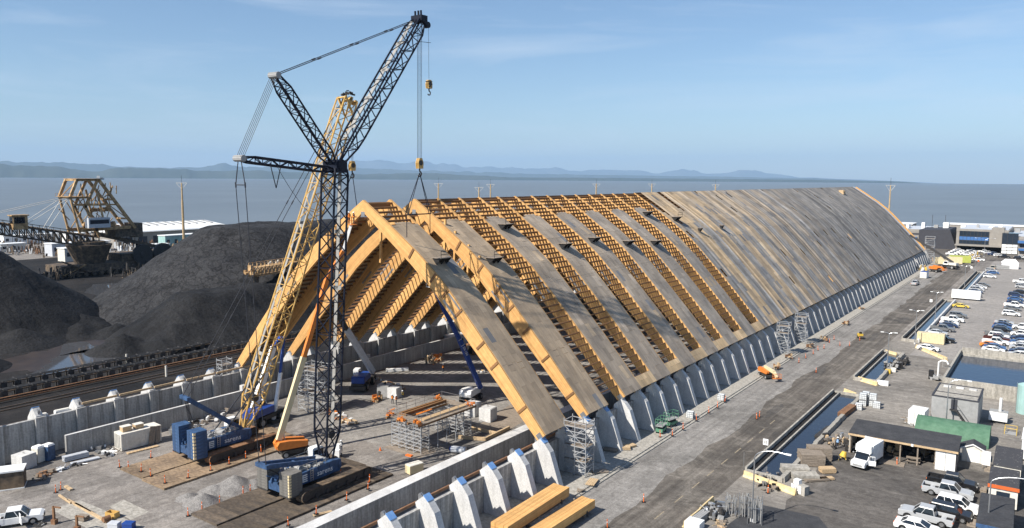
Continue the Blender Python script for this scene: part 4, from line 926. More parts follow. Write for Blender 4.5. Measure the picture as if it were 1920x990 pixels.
# ------------------------------------------------------------------ vehicles
def bev(me, off):
    bm = bmesh.new(); bm.from_mesh(me); bmesh.ops.remove_doubles(bm, verts=bm.verts, dist=.001)
    bmesh.ops.recalc_face_normals(bm, faces=bm.faces)
    es = [e for e in bm.edges if len(e.link_faces) == 2 and e.calc_face_angle(0) > .5]
    bmesh.ops.bevel(bm, geom=es, offset=off, segments=2, profile=.6, affect='EDGES', clamp_overlap=True); bm.to_mesh(me); bm.free()
def arch(cx, r, zb): return [(cx+r*math.cos(a), zb+r*math.sin(a)) for a in [math.pi-math.pi*k/6 for k in range(7)]]
PROTO = {}
def proto(kind):
    if kind in PROTO: return PROTO[kind]
    r = bpy.data.objects.new('proto_'+kind, None); PW = PAINT['white']
    spec = dict(
        pickup=dict(L=5.8, w=1.98, wb=(1.85, -1.75), r=.40, prof=lambda a, b: [(-2.85, .55), (-2.85, .95), (-2.8, 1.12), (1.0, 1.12), (1.15, 1.16), (2.55, 1.08), (2.85, .92), (2.9, .5), (2.8, .38)], cab=(-.95, 1.45, -.75, .72, 1.12, 1.86), bed=True),
        suv=dict(L=4.7, w=1.9, wb=(1.4, -1.4), r=.36, prof=lambda a, b: [(-2.32, .5), (-2.36, .85), (-2.25, 1.05), (.95, 1.06), (2.1, .96), (2.33, .75), (2.33, .45), (2.2, .3)], cab=(-2.2, 1.25, -1.95, .45, 1.05, 1.66), bed=False),
        sedan=dict(L=4.7, w=1.82, wb=(1.42, -1.38), r=.33, prof=lambda a, b: [(-2.32, .45), (-2.36, .78), (-2.25, .98), (-1.4, 1.0), (1.0, .96), (2.05, .85), (2.34, .65), (2.34, .4), (2.2, .27)], cab=(-1.75, 1.25, -1.05, .35, .97, 1.43), bed=False),
        van=dict(L=5.4, w=1.98, wb=(1.7, -1.6), r=.36, prof=lambda a, b: [(-2.65, .5), (-2.68, 1.1), (-2.6, 1.2), (1.5, 1.2), (2.5, 1.0), (2.7, .75), (2.7, .45), (2.55, .32)], cab=(-2.6, 2.0, -2.5, 1.1, 1.2, 2.1), bed=False))[kind]
    f, b = spec['wb']; zb = .3; P = spec['prof'](f, b); hw = spec['w']/2
    low = [(P[0][0]+.1, .32)]+arch(b, spec['r']+.09, .34)+arch(f, spec['r']+.09, .34)
    poly = low+list(reversed(P))
    mb = MB()
    if spec['bed']:
        bz = .72; pl = low+[(2.8, .38), (2.9, .5), (2.85, .92), (2.55, 1.08), (1.15, 1.16), (1.0, 1.12), (-.98, 1.12), (-.98, bz), (-2.85, bz), (-2.85, .55)]
        mb.prism(pl, -hw+.03, hw-.03)
        for y in (-hw, hw-.12): mb.box(-2.85, -.95, y+.012, y+.108, bz-.2, 1.14)
        mb.box(-2.88, -2.78, -hw+.05, hw-.05, .55, 1.12)
    else: mb.prism(poly, -hw, hw)
    me = mb.mesh('body', PW); bev(me, .05); body = put('body', me, r)
    if spec['bed']:
        mb = MB(); mb.box(-2.76, -1.0, -hw+.13, hw-.13, bz+.005, bz+.02); mb.build('bed_floor', MT['black'], r)
    x0, x1, x2, x3, z0, z1 = spec['cab']; a, c = hw-.10, hw-.26
    mb = MB(); mb.hexa([(x0, -a, z0-.02), (x1, -a, z0-.02), (x1, a, z0-.02), (x0, a, z0-.02), (x2, -c, z1-.04), (x3, -c, z1-.04), (x3, c, z1-.04), (x2, c, z1-.04)]); mb.build('windows', MT['glass'], r)
    mb = MB(); mb.box(x2-.03, x3+.03, -c-.03, c+.03, z1-.06, z1+.03, .06, .06); me = mb.mesh('roof', PW)
    rf = put('roof', me, r)
    mb = MB()
    for sy in (-1, 1):
        for q0, q1 in (((x0, z0), (x2, z1)), ((x1, z0), (x3, z1)), ((x0*.42+x1*.58, z0), (x2*.48+x3*.52, z1)))+((((x0*.72+x1*.28, z0), (x2*.75+x3*.25, z1)),) if kind in ('suv', 'van') else ()):
            mb.beam((q0[0], sy*(a+.012), q0[1]-.03), (q1[0], sy*(c+.012), q1[1]-.02), .10, .06, up=(1, 0, 0))
    mb.build('pillars', PW, r)
    mbw = MB(); mbw.cyl((0, -.12, 0), (0, .12, 0), spec['r'], 14); wm = mbw.mesh('wheel', MT['rubber']); mr = MB(); mr.cyl((0, -.127, 0), (0, .127, 0), spec['r']*.6, 10); rm = mr.mesh('rim', MT['steel'])
    for x in (f, b):
        for y in (-hw+.1, hw-.1): o = put('wheel', wm, r, (x, y, spec['r'])); put('rim', rm, o)
    fx = max(q[0] for q in P)-.03
    for nm, x, z, m, yy in (('headlight', fx-.04, .72 if kind != 'pickup' else .84, MT['lamp'], hw-.3), ('tail_light', -fx+.02 if kind != 'pickup' else -2.84, .85, MT['red'], hw-.17)):
        for sy in (-1, 1): mb = MB(); mb.box(x-.06, x+.06, sy*yy-.15, sy*yy+.15, z-.09, z+.09); mb.build(nm, m, r)
    mb = MB(); mb.box(fx-.06, fx+.03, -hw+.45, hw-.45, .5, .78); mb.build('grille', MT['black'], r)
    mb = MB()
    for sy in (-1, 1): mb.box(x1-.42, x1-.22, sy*(hw+.08)-.09, sy*(hw+.08)+.09, z0, z0+.17)
    mb.build('mirrors', MT['black'], r)
    PROTO[kind] = r; r.hide_render = True
    return r
PSIZE = dict(pickup=5.8, suv=4.7, sedan=4.7, van=5.4)
def car(kind, x, y, rz, color, label, group=None, cat=None, name=None):
    o = dup(proto(kind), (x, y, .02), rz, label, group, mats={'car_paint_white': PAINT[color]})
    o.name = name or {'pickup': 'pickup_truck', 'suv': 'suv', 'sedan': 'sedan', 'van': 'van'}[kind]; o.hide_render = False
    o['category'] = cat or {'pickup': 'pickup truck', 'suv': 'car', 'sedan': 'car', 'van': 'van'}[kind]
    return o
def drop_protos():
    for r in PROTO.values():
        for c in list(r.children_recursive): bpy.data.objects.remove(c)
        bpy.data.objects.remove(r)
# near vehicles
pk = car('pickup', -9.9, -17.6, 1.05, 'white', 'white pickup truck with open door at the bottom left corner')
mb = MB(); mb.box(0, 1.0, -.03, .03, .5, 1.15); mb.box(.1, .75, -.02, .02, 1.15, 1.7); dd = mb.build('open_door', PAINT['white'], pk); dd.location = (.55, -1.0, 0); dd.rotation_euler = (0, 0, -1.2)
car('pickup', 76.20, 55.61, 0, 'silver', 'silver crew-cab pickup parked in front of the dark pickup')
car('pickup', 76.29, 59.32, 0, 'black', 'dark pickup parked just behind the silver crew-cab pickup')
car('suv', 77.67, 51.52, -.06, 'white', 'white crossover parked beside the black-roofed site trailers')
car('suv', 77.24, 48.60, -.05, 'black', 'black SUV parked between the white crossover and the front silver pickup')
car('pickup', 75.05, 45.90, math.pi-.04, 'silver', 'silver pickup with dark bed cover in the bottom right corner')
car('sedan', 74.62, 42.12, -.03, 'white', 'white car cut off by the bottom edge beside the silver pickup')
# box truck with its door open
t = thing('box_truck', (65.43, 60.95), -1.75, 'white box truck with open driver door beside the black-roofed shed', 'truck')
mb = MB(); mb.prism([(.4, .45), (2.75, .45), (2.8, .95), (2.6, 1.2), (1.55, 1.3), (.9, 2.15), (.4, 2.15)], -.95, .95); me = mb.mesh('cab', PAINT['white']); bev(me, .05); put('cab', me, t)
mb = MB(); mb.prism([(1.68, 1.28), (1.02, 2.08), (.98, 2.08), (1.5, 1.28)], -.85, .85); mb.box(.55, 1.2, -.96, .96, 1.3, 1.95); mb.build('windscreen', MT['glass'], t)
mb = MB(); mb.box(-3.4, .3, -1.12, 1.12, .75, 3.1); mb.box(.3, .95, -1.1, 1.1, 2.2, 3.08, .0, .05); mb.build('cargo_box', MT['white'], t)
mb = MB(); mb.box(-3.2, 2.3, -.5, .5, .4, .7); mb.build('chassis', MT['dsteel'], t)
mbw = MB(); mbw.cyl((0, -.14, 0), (0, .14, 0), .4, 14); wm = mbw.mesh('wheel', MT['rubber'])
for x in (1.9, -2.0):
    for y in (-.9, .9): put('wheel', wm, t, (x, y, .4))
mb = MB(); mb.box(0, .95, -.03, .03, .6, 1.3); mb.box(.15, .8, -.025, .025, 1.85, 1.95); mb.box(.12, .17, -.02, .02, 1.3, 1.9); mb.box(.78, .83, -.02, .02, 1.3, 1.9); d_ = mb.build('open_door', PAINT['white'], t); d_.location = (1.5, .98, 0); d_.rotation_euler = (0, 0, 2.0)
mb = MB(); mb.box(2.76, 2.83, -.6, .6, .62, .85); mb.build('grille', MT['grey'], t)
for sy in (-1, 1): mb = MB(); mb.box(2.72, 2.82, sy*.75-.13, sy*.75+.13, .68, .88); mb.build('headlight', MT['lamp'], t)
# car park: (pixel-derived ground positions), rows facing the aisle
LOT = [  # kind, colour, x, y, rz, words
 ('van', 'beige', 61.78, 353.62, 1.57, 'beige van at the far end of the left row, beside the white tent'),
 ('suv', 'silver', 61.84, 343.41, 0, 'silver car squeezed between the beige van and the blue car'),
 ('sedan', 'blue', 63.01, 334.56, 0, 'bright blue car parked next to the white SUV near the beige van'),
 ('suv', 'white', 62.93, 318.43, 0, 'white SUV at the upper end of the left parking row'),
 ('sedan', 'grey', 62.89, 286.02, 0, 'dark car first of the cluster above the white cargo trailer'),
 ('sedan', 'white', 62.44, 278.38, 0, 'white car second of the cluster above the white cargo trailer'),
 ('suv', 'silver', 62.16, 271.18, 0, 'silver car in the middle of the cluster above the white cargo trailer'),
 ('sedan', 'navy', 62.20, 264.49, 0, 'dark blue car in the cluster above the white cargo trailer'),
 ('sedan', 'white', 62.12, 259.56, 0, 'pale car near the bottom of the cluster above the cargo trailer'),
 ('pickup', 'grey', 62.10, 254.03, 0, 'dark car directly behind the white cargo trailer'),
 ('sedan', 'taxi', 61.53, 224.64, 0, 'yellow taxi parked below the white cargo trailer'),
 ('suv', 'grey', 62.69, 204.00, 0, 'dark SUV behind the white canopy pickup in the left row'),
 ('pickup', 'white', 62.25, 195.06, 0, 'large white pickup with canopy in the left row'),
 ('sedan', 'white', 62.07, 189.30, 0, 'low white car half hidden behind the navy car'),
 ('sedan', 'navy', 62.39, 185.12, 0, 'navy car just above the grey pickup in the left row'),
 ('pickup', 'grey', 61.66, 177.97, 0, 'grey pickup in the left row'),
 ('sedan', 'silver', 61.30, 171.43, 0, 'silver car below the grey pickup in the left row'),
 ('suv', 'white', 61.84, 165.87, 0, 'white car behind the tan container'),
 ('pickup', 'black', 63.35, 162.12, 0, 'black pickup poking out beside the tan container'),
 ('sedan', 'white', 62.07, 149.03, -.1, 'white sedan in front of the tan container'),
 ('pickup', 'white', 74.28, 306.50, 0, 'white pickup with blue cover at the right edge'),
 ('suv', 'silver', 75.24, 290.23, 0, 'silver car below the white pickup at the right edge'),
 ('sedan', 'black', 75.41, 273.18, 0, 'black car near the right edge, alone between gaps'),
 ('suv', 'navy', 74.43, 262.87, 0, 'navy SUV, upper of the two blue cars right of the aisle'),
 ('sedan', 'blue', 74.73, 252.63, 0, 'blue car, lower of the two blue cars right of the aisle'),
 ('sedan', 'navy', 74.95, 244.35, 0, 'deep navy car above the white crew-cab right of the aisle'),
 ('pickup', 'white', 75.15, 236.48, 0, 'white pickup above the dark car right of the aisle'),
 ('sedan', 'grey', 74.95, 228.71, 0, 'dark grey car between white pickup and white SUV right of the aisle'),
 ('suv', 'white', 75.23, 217.04, 0, 'clean white SUV right of the aisle beside a gap'),
 ('sedan', 'silver', 74.45, 199.31, 0, 'silver car at the top of the packed lower right row'),
 ('sedan', 'navy', 74.57, 194.94, 0, 'dark car second from the top of the packed row'),
 ('sedan', 'blue', 74.44, 190.54, 0, 'blue-grey car third from the top of the packed row'),
 ('suv', 'black', 74.86, 185.33, 0, 'black SUV fourth from the top of the packed row'),
 ('pickup', 'grey', 74.07, 178.58, 0, 'grey pickup in the middle of the packed row'),
 ('suv', 'white', 74.60, 175.59, 0, 'white car below the grey pickup of the packed row'),
 ('pickup', 'maroon', 74.40, 171.34, 0, 'maroon pickup in the packed row'),
 ('pickup', 'white', 74.46, 166.65, 0, 'white pickup between maroon pickup and orange car'),
 ('sedan', 'orange', 73.75, 162.30, 0, 'orange car near the bottom of the packed row'),
 ('sedan', 'blue', 74.76, 160.11, 0, 'steel blue car second from the pool wall in the packed row'),
 ('sedan', 'white', 74.67, 156.45, 0, 'white car next to the pool wall in the packed row'),
 ('suv', 'white', 78.89, 193.95, math.pi, 'white car at the right edge, top of the outer row'),
 ('suv', 'white', 78.99, 182.33, math.pi, 'white SUV in the outer row at the right edge'),
 ('sedan', 'navy', 79.21, 176.64, math.pi, 'navy car in the outer row at the right edge'),
 ('sedan', 'blue', 79.43, 171.21, math.pi, 'blue car in the outer row at the right edge'),
 ('sedan', 'white', 79.68, 167.56, math.pi, 'thin slice of white car in the outer row'),
 ('suv', 'silver', 79.74, 163.17, math.pi, 'silver and dark car in the outer row near the pool'),
 ('sedan', 'navy', 79.83, 158.26, math.pi, 'navy car second to last of the outer row'),
 ('sedan', 'white', 79.79, 154.14, math.pi, 'white car closest to the pool wall in the outer row'),
 ('pickup', 'silver', 41.44, 274.79, 1.5, 'small white pickup parked on the gravel beside the far buttresses'),
 ('pickup', 'white', 52.87, 393.03, math.pi, 'white pickup crossing in front of the office entrance'),
 ('suv', 'black', 68.89, 415.89, 0, 'dark car with pale roof near the office right of the tent'),
 ('pickup', 'white', 69.35, 421.38, 0, 'white van-like vehicle behind the dark car near the office'),
]
for kind, colr, x, y, rz, words in LOT: car(kind, x, y, rz, colr, words, 'cars in the parking lot and by the office')
rr = random.Random(11)
for k in range(12):
    bx, by = 38.55, 421.24; x2, y2 = 39.58, 466.44
    f = (k % 6)/5; x = bx+(x2-bx)*f+(k//6)*6.5; y = by+(y2-by)*f+(k//6)*3-2
    car('pickup', x, y, rr.choice((0, .05)), 'white' if k != 8 else 'silver', 'white pickup before the dark office wing, number %s in the %s row' % ('one two three four five six'.split()[k % 6], ('front', 'back')[k//6]), 'white pickups lined up before the dark office wing')
for k in range(9):
    bx, by = 51.45, 447.09; x2, y2 = 58.32, 430.01
    f = k/8; car(('pickup', 'suv')[k % 2], bx+(x2-bx)*f+(k % 3)*2, by+(y2-by)*f-(k % 3)*5, .1, ('white', 'white', 'navy', 'white', 'grey', 'white', 'blue', 'white', 'black')[k], 'vehicle in the bunch under the office canopy, number %s from the left' % 'one two three four five six seven eight nine'.split()[k], 'cars bunched under the office canopy')
drop_protos()

# ------------------------------------------------------------------ small repeated things
def box_part(t, name, m, *b, **k): mb = MB(); mb.box(*b, **k); return mb.build(name, m, t)
CM = {}
def delineator(x, y, k, label, rng=None):
    if not CM:
        mb = MB(); mb.cyl((0, 0, .08), (0, 0, 1.1), .065, 8, .045); CM['p'] = mb.mesh('post', MT['cone']); mb = MB(); mb.box(-.22, .22, -.22, .22, 0, .08); CM['b'] = mb.mesh('base', MT['black']); mb = MB(); mb.cyl((0, 0, .72), (0, 0, .80), .066, 8, .062); CM['r'] = mb.mesh('reflective_band', MT['white'])
    t = thing('delineator_post', (x, y, k), 0, label, 'traffic post', 'orange delineator posts'); put('base', CM['b'], t); p_ = put('post', CM['p'], t); put('reflective_band', CM['r'], p_)
    t.rotation_euler = (random.uniform(-.08, .08), random.uniform(-.08, .08), random.uniform(0, 3))
CN = {}; ORD = 'one two three four five six seven eight nine ten eleven twelve thirteen'.split()
G_ = dict(mat_r='orange post along the dark crane mats in front', mat_l='orange post around the tan crane mats', road='orange post standing at the edge of the gravel strip', kerb='orange post along the apron kerb', site='orange post out on the bare gravel at left')
for x, y, z, k in [(-16.81, -1.91,.27,'mat_l'), (-16.07, -1.12,0,'mat_l'), (-13.01, -1.00,.27,'mat_l'), (-10.38, -1.13,.27,'mat_l'), (-16.87, 2.53,.27,'mat_l'), (-6.68, -1.27,.27,'mat_l'), (-16.71, 5.81,0,'mat_l'), (-5.93, 1.49,.27,'mat_l'), (-5.82, 4.79,.27,'mat_l'), (-5.89, 7.64,.27,'mat_l'), (-5.96, 10.35,.27,'mat_l'), (-6.35, 13.23,.27,'mat_l'),
    (4.12, -4.72,0,'mat_r'), (3.98, -2.82,0,'mat_r'), (4.06, -0.50,0,'mat_r'), (3.89, 2.95,0,'mat_r'), (4.16, 3.78,0,'mat_r'), (16.11, 0.31,.27,'mat_r'), (16.25, 4.22,.27,'mat_r'), (16.19, 9.04,.27,'mat_r'), (15.81, 13.00,.27,'mat_r'), (14.34, 14.70,.27,'mat_r'), (9.48, 14.02,0,'mat_r'),
    (-15.50, -10.74,0,'site'), (-15.89, -9.99,0,'site'), (-22.58, -12.37,0,'site'),
    (45.80, 30.88,0,'road'), (45.56, 21.97,0,'road'), (46.32, 72.57,0,'road'), (46.31, 74.00,0,'road'), (46.58, 151.09,0,'road'), (46.16, 111.06,0,'road'),
    (37.47, 53.78,.28,'kerb'), (38.69, 55.61,.28,'kerb'), (38.80, 59.48,.28,'kerb'), (38.73, 65.14,.28,'kerb'), (38.84, 70.27,.28,'kerb'), (38.90, 74.11,.28,'kerb'), (38.68, 78.35,.28,'kerb'), (57.42, 42.89,0,'kerb')]:
    CN[k] = CN.get(k, 0)+1; delineator(x, y, z, G_[k]+', number %s from left' % ORD[CN[k]-1])
for x, y in [(40.79, 118.07), (40.92, 123.19), (41.14, 128.64), (41.02, 133.38), (41.70, 136.03), (41.08, 143.77), (41.10, 148.52), (44.07, 141.49), (45.94, 142.91)]: CN['f'] = CN.get('f', 0)+1; delineator(x, y, 0, 'orange post in the line on the far gravel strip, number %s from near' % ORD[CN['f']-1])
# ------------------------------------------------------------------ left foreground
t = thing('shipping_container', (-24.16, 4.74), 1.50, 'cream shipping container with junk on top against the thin inner wall', 'container')
box_part(t, 'shell', MT['offwhite'], -2.95, 2.95, -1.15, 1.15, .1, 2.55)
mb = MB()
for k in range(19): mb.box(-2.85+k*.31, -2.72+k*.31, -1.19, -1.151, .2, 2.4)
mb.build('corrugation', MT['offwhite'], t)
mb = MB()
for k in range(4): mb.box(-2.99, -2.951, -1.0+k*.54, -.62+k*.54, .25, 2.4)
mb.build('door_leaf', MT['offwhite'], t)
mb = MB()
for y in (-.75, -.25, .25, .75): mb.cyl((-3.02, y, .3), (-3.02, y, 2.4), .03, 6)
mb.build('lock_bar', MT['grey'], t)
for k, (x, w, h, lb) in enumerate(((-1.7, 1.3, .75, 'left of the two crates on the cream container'), (.1, 1.2, .65, 'right of the two crates on the cream container'))):
    c_ = thing('crate', (0, 0, 0), 1.5, 'pale wooden box, '+lb, 'crate'); cx, cy = -24.16, 4.74; R_ = Matrix.Rotation(1.5, 3, 'Z') @ Vector((x, .1, 0)); c_.location = (cx+R_.x, cy+R_.y, 2.55)
    box_part(c_, 'box', MT['plank'], -w/2, w/2, -.5, .5, .05, h); box_part(c_, 'lid', MT['offwhite'], -w/2-.04, w/2+.04, -.54, .54, h, h+.06); box_part(c_, 'skid', MT['oldwood'], -w/2, w/2, -.4, -.3, 0, .05)
mb = MB(); mb.beam((1.2, -1.5, .05), (1.7, -1.25, 2.7), .9, .06, up=(0, 1, 0)); mb.beam((2.1, -1.55, .05), (2.5, -1.25, 2.6), .6, .06, up=(0, 1, 0)); o = mb.build('leaning_panel', MT['oldwood']); o.location = (-24.16, 4.74, 0); o.rotation_euler = (0, 0, 1.5); tag(o, 'dark weathered panels leaning on the cream container side', 'panel')
mb = MB(); 
for k in range(9): mb.box(-2.2+k*.5, -1.8+k*.5, -.35, .35, 0, .16)
o = mb.build('timber_dunnage', MT['plank']); o.location = (-21.48, 3.91, 0); o.rotation_euler = (0, 0, 1.45); tag(o, 'row of short pale timber blocks lying before the cream container', 'timber')
def toilet(x, y, rz, m, label):
    t = thing('portable_toilet', (x, y, 0), rz, label, 'portable toilet', 'portable toilets')
    box_part(t, 'cabin', m, -.58, .58, -.58, .58, .06, 2.1); box_part(t, 'roof', MT['white'], -.6, .6, -.6, .6, 2.1, 2.35, tx=.12, ty=.12); box_part(t, 'door', m, .58, .61, -.36, .36, .15, 2.0); box_part(t, 'base', MT['black'], -.62, .62, -.62, .62, 0, .06)
toilet(-28.60, -7.18, .3, MT['offwhite'], 'tan portable toilet with orange stripe left of the blue one'); toilet(-28.33, -5.97, .3, MT['blue'], 'blue portable toilet beside the end of the thin inner wall')
t = thing('concrete_block', (-28.04, -9.25), .25, 'big pale concrete cube beside the tan portable toilet', 'concrete block', 'concrete blocks'); box_part(t, 'block', MT['conc'], -1.05, 1.05, -1.05, 1.05, 0, 1.95); mb = MB(); mb.tube([(-.12, 0, 1.94), (-.12, 0, 2.15), (.12, 0, 2.15), (.12, 0, 1.94)], .025); mb.build('lifting_loop', MT['dsteel'], t)
for k, (x, y, w, lb) in enumerate(((6.70, 45.91, 0, 'left of the two pale concrete cubes beside the scaffold platform'), (10.55, 45.19, 0, 'right of the two pale concrete cubes beside the scaffold platform'))):
    t = thing('concrete_block', (x, y, 0), .12, lb, 'concrete block', 'concrete blocks'); box_part(t, 'block', MT['conc'], -1.1, 1.1, -1.1, 1.1, .02, 2.2); mb = MB(); mb.tube([(-.12, 0, 2.18), (-.12, 0, 2.6), (.12, 0, 2.6), (.12, 0, 2.18)], .025); mb.build('lifting_loop', MT['dsteel'], t); box_part(t, 'chamfer', MT['conc'], -1.0, 1.0, -1.0, 1.0, 2.2, 2.26)
t = thing('site_container', (-22.54, -14.06), 1.05, 'dark-sided equipment container with pale roof at the left edge', 'container'); box_part(t, 'shell', MT['dirty'], -2.5, 2.5, -1.15, 1.15, .15, 2.3); box_part(t, 'roof', MT['white'], -2.6, 2.6, -1.25, 1.25, 2.3, 2.5); box_part(t, 'sill', MT['white'], -2.55, 2.55, -1.2, 1.2, .02, .15)
def pallet_stack(name, x, y, z, rz, w, l, n, h, m, label, cat, gap=.04, jit=.05, seed=0):
    rr = random.Random(seed); t = thing(name, (x, y, z), rz, label, cat)
    for k in range(n):
        mb = MB(); zz = .1+k*(h+gap); q = int(w/.22)
        for j in range(q): mb.box(-l/2+rr.uniform(-jit, jit), l/2+rr.uniform(-jit, jit), -w/2+j*w/q+.01, -w/2+(j+1)*w/q-.01, zz, zz+h)
        mb.build('plank_layer', m, t)
    mb = MB()
    for x_ in (-l*.35, l*.35): mb.box(x_-.06, x_+.06, -w/2, w/2, 0, .1)
    mb.build('bearer', MT['oldwood'], t); return t
pallet_stack('steel_beam_stack', -25.55, -3.65, 0, 1.45, .9, 3.2, 3, .2, MT['boomgrey'], 'stack of pale grey steel beams before the thin inner wall', 'beams', seed=2)
pallet_stack('steel_beam_stack', -23.42, -3.35, 0, 1.4, .8, 3.6, 1, .18, MT['boomgrey'], 'single layer of grey steel beams lying beside the beam stack', 'beams', seed=3)
mb = MB(); mb.box(-.55, .55, -.04, .04, 0, 2.0); o = mb.build('door_panel', MT['black']); o.location = (-27.79, -1.86, 0); o.rotation_euler = (-.2, 0, 1.5); tag(o, 'black panel leaning against the thin inner wall', 'panel')
def clutter(name, x, y, rz, w, l, n, ms, label, cat, seed, hmax=.5, z=0):
    rr = random.Random(seed); t = thing(name, (x, y, z), rz, label, cat)
    for j, m in enumerate(ms):
        mb = MB()
        for k in range(n//len(ms)):
            s1, s2, s3 = rr.uniform(.08, .5), rr.uniform(.15, 1.0), rr.uniform(.05, hmax)
            mb.cbox((rr.uniform(-w/2, w/2), rr.uniform(-l/2, l/2), s3/2+rr.random()**2*hmax*.7), s1, s2, s3, rr.uniform(0, 3.1), rr.uniform(-.3, .3))
            if k % 3 == 0: a = Vector((rr.uniform(-w/2, w/2), rr.uniform(-l/2, l/2), .05+rr.uniform(0, hmax))); mb.cyl(a, a+Vector((rr.uniform(-1, 1), rr.uniform(-1, 1), rr.uniform(0, .2))), .04, 5)
        tag(mb.build(['load', 'scrap', 'offcuts', 'remnants'][j % 4], m, t), kind='stuff')
    return t
S4 = [MT['steel'], MT['grey'], MT['dsteel'], MT['oldwood']]
clutter('scrap_heap', -25.14, 0.10, 1.4, 2.5, 5, 26, [MT['steel'], MT['dsteel'], MT['white']], 'scattered metal formwork parts before the thin inner wall', 'scrap', 1, .45)
clutter('scrap_heap', -22.61, -9.26, .6, 1.6, 3.4, 22, [MT['rust'], MT['oldwood']], 'brown heap of earth and scrap timber near the concrete cube', 'scrap', 2, .4)
clutter('rag_heap', -22.97, -6.95, .2, .8, .9, 8, [MT['white'], MT['boomgrey']], 'crumpled white plastic lying on the gravel', 'plastic', 3, .3)
clutter('scrap_heap', -22.96, -5.00, .2, 1.2, 2.4, 14, [MT['dsteel'], MT['steel']], 'small dark metal scraps beside the grey beams', 'scrap', 4, .25)
clutter('rubble_heap', -26.23, 17.07, .3, 4, 9, 60, [MT['conc'], MT['oldwood'], MT['dsteel'], MT['white']], 'jumble of concrete rubble and formwork behind the yellow-boomed crane', 'rubble', 5, .7)
mb = MB(); mb.box(-.6, .6, -.4, .4, 0, .9); mb.box(-.3, .3, -.3, .3, .9, 1.3); o = mb.build('generator', MT['steel']); o.location = (-24.28, 10.33, 0); tag(o, 'small grey generator beside the blue counterweights', 'generator')
# long timbers and formwork pieces lying on the gravel
LT = [(-14.14, -10.96, -10.51, -11.23, .22, 'plank'), (-11.79, -11.02, -8.11, -10.98, .25, 'plank'), (-9.98, -11.04, -7.24, -11.09, .3, 'plank'), (-9.67, -11.00, -5.88, -11.00, .25, 'oldwood'), (-7.24, -11.09, -2.80, -11.22, .32, 'plank'), (-16.46, -9.15, -14.63, -9.27, .4, 'plank')]
for k, (x, y, x2, y2, w, m) in enumerate(LT):
    mb = MB(); mb.beam((x, y, .12), (x2, y2, .12), w, .2); tag(mb.build('timber_plank', MT[m]), ['leftmost timber of the broken line of planks on the gravel', 'second timber of the line of planks on the gravel', 'third timber of the line of planks on the gravel', 'dark timber lying against the line of planks', 'last and longest timber in the line of planks', 'short loose plank lying beyond the line of planks'][k], 'timber')
for k, (x, y, hh, lb) in enumerate(((-6.43, -14.94, 2.1, 'left'), (-2.51, -14.23, 1.8, 'right'))):
    t = thing('steel_stand', (x, y, 0), .4, 'rusty L-shaped steel stand on the concrete pad, %s of the two' % lb, 'stand'); box_part(t, 'post', MT['rust'], -.11, .11, -.11, .11, 0, hh); box_part(t, 'arm', MT['rust'], -.1, 1.0, -.06, .06, hh-.16, hh); box_part(t, 'foot', MT['rust'], -.25, .3, -.25, .25, 0, .55)
mb = MB(); mb.box(-.7, .7, -.4, .4, .0, .1); mb.box(-.7, .7, -.4, -.33, .1, .7); mb.box(-.7, .7, .33, .4, .1, .7); mb.box(-.7, -.63, -.33, .33, .1, .7); mb.box(.63, .7, -.33, .33, .1, .7); o = mb.build('yellow_bin', MT['yellow']); o.location = (-2.75, -10.13, 0); o.rotation_euler = (0, 0, .3); tag(o, 'small open yellow bin at the end of the plank line', 'bin')
mb = MB(); mb.cyl((0, -.4, .35), (0, .4, .35), .33, 14); mb.box(-.4, .4, -.3, .3, 0, .2); o = mb.build('cable_drum', MT['rust']); o.location = (-2.17, -11.11, 0); tag(o, 'brown drum beside the yellow bin', 'drum')
for k, (x, y, lb, m) in enumerate(((0.60, -11.61, 'pale blue box at the bottom edge left of the dark blue one', MT['boomgrey']), (1.91, -10.64, 'dark blue box at the bottom edge', MT['liftblue']))):
    t = thing('tool_box', (x, y, 0), .5, lb, 'tool box'); box_part(t, 'body', m, -.6, .6, -.4, .4, .05, .75); box_part(t, 'lid', m, -.63, .63, -.43, .43, .75, .9, tx=.04, ty=.04); box_part(t, 'skid', MT['oldwood'], -.6, .6, -.35, .35, 0, .05)
pallet_stack('pallet_load', -4.83, -12.54, 0, .3, .9, 1.3, 3, .12, MT['oldwood'], 'dark pallet load beside the right steel stand', 'pallet', seed=5)
clutter('scrap_heap', -7.27, -16.06, .2, .7, .9, 8, [MT['grey'], MT['dsteel']], 'small pile of fittings beside the white pickup', 'scrap', 7, .2)
mb = MB(); mb.sheet([(-10.87, -13.40), (-10.75, -10.05), (1.98, -9.25), (2.08, -13.26)], .0085); struct('concrete_pad', mb, MT['conc3'])
mb = MB(); mb.sheet([(-5.99, -8.86), (-6.58, -6.78), (-0.67, -6.80), (-0.35, -9.25)], .0088); struct('concrete_pad', mb, MT['conc3'])
t = thing('generator_box', (16.29, 21.15), 1.35, 'tan generator box beside the broad inner wall', 'generator'); box_part(t, 'housing', MT['cream'], -1.1, 1.1, -.6, .6, .12, 1.25); box_part(t, 'cover', MT['offwhite'], -1.12, 1.12, -.62, .62, 1.25, 1.33, tx=.05, ty=.05); box_part(t, 'skid', MT['dsteel'], -1.0, 1.0, -.5, .5, 0, .12)
pallet_stack('plank_stack', 16.52, 4.96, 0, 1.2, .5, 2.2, 1, .12, MT['plank'], 'few orange planks lying between mats and broad wall', 'timber', seed=8)
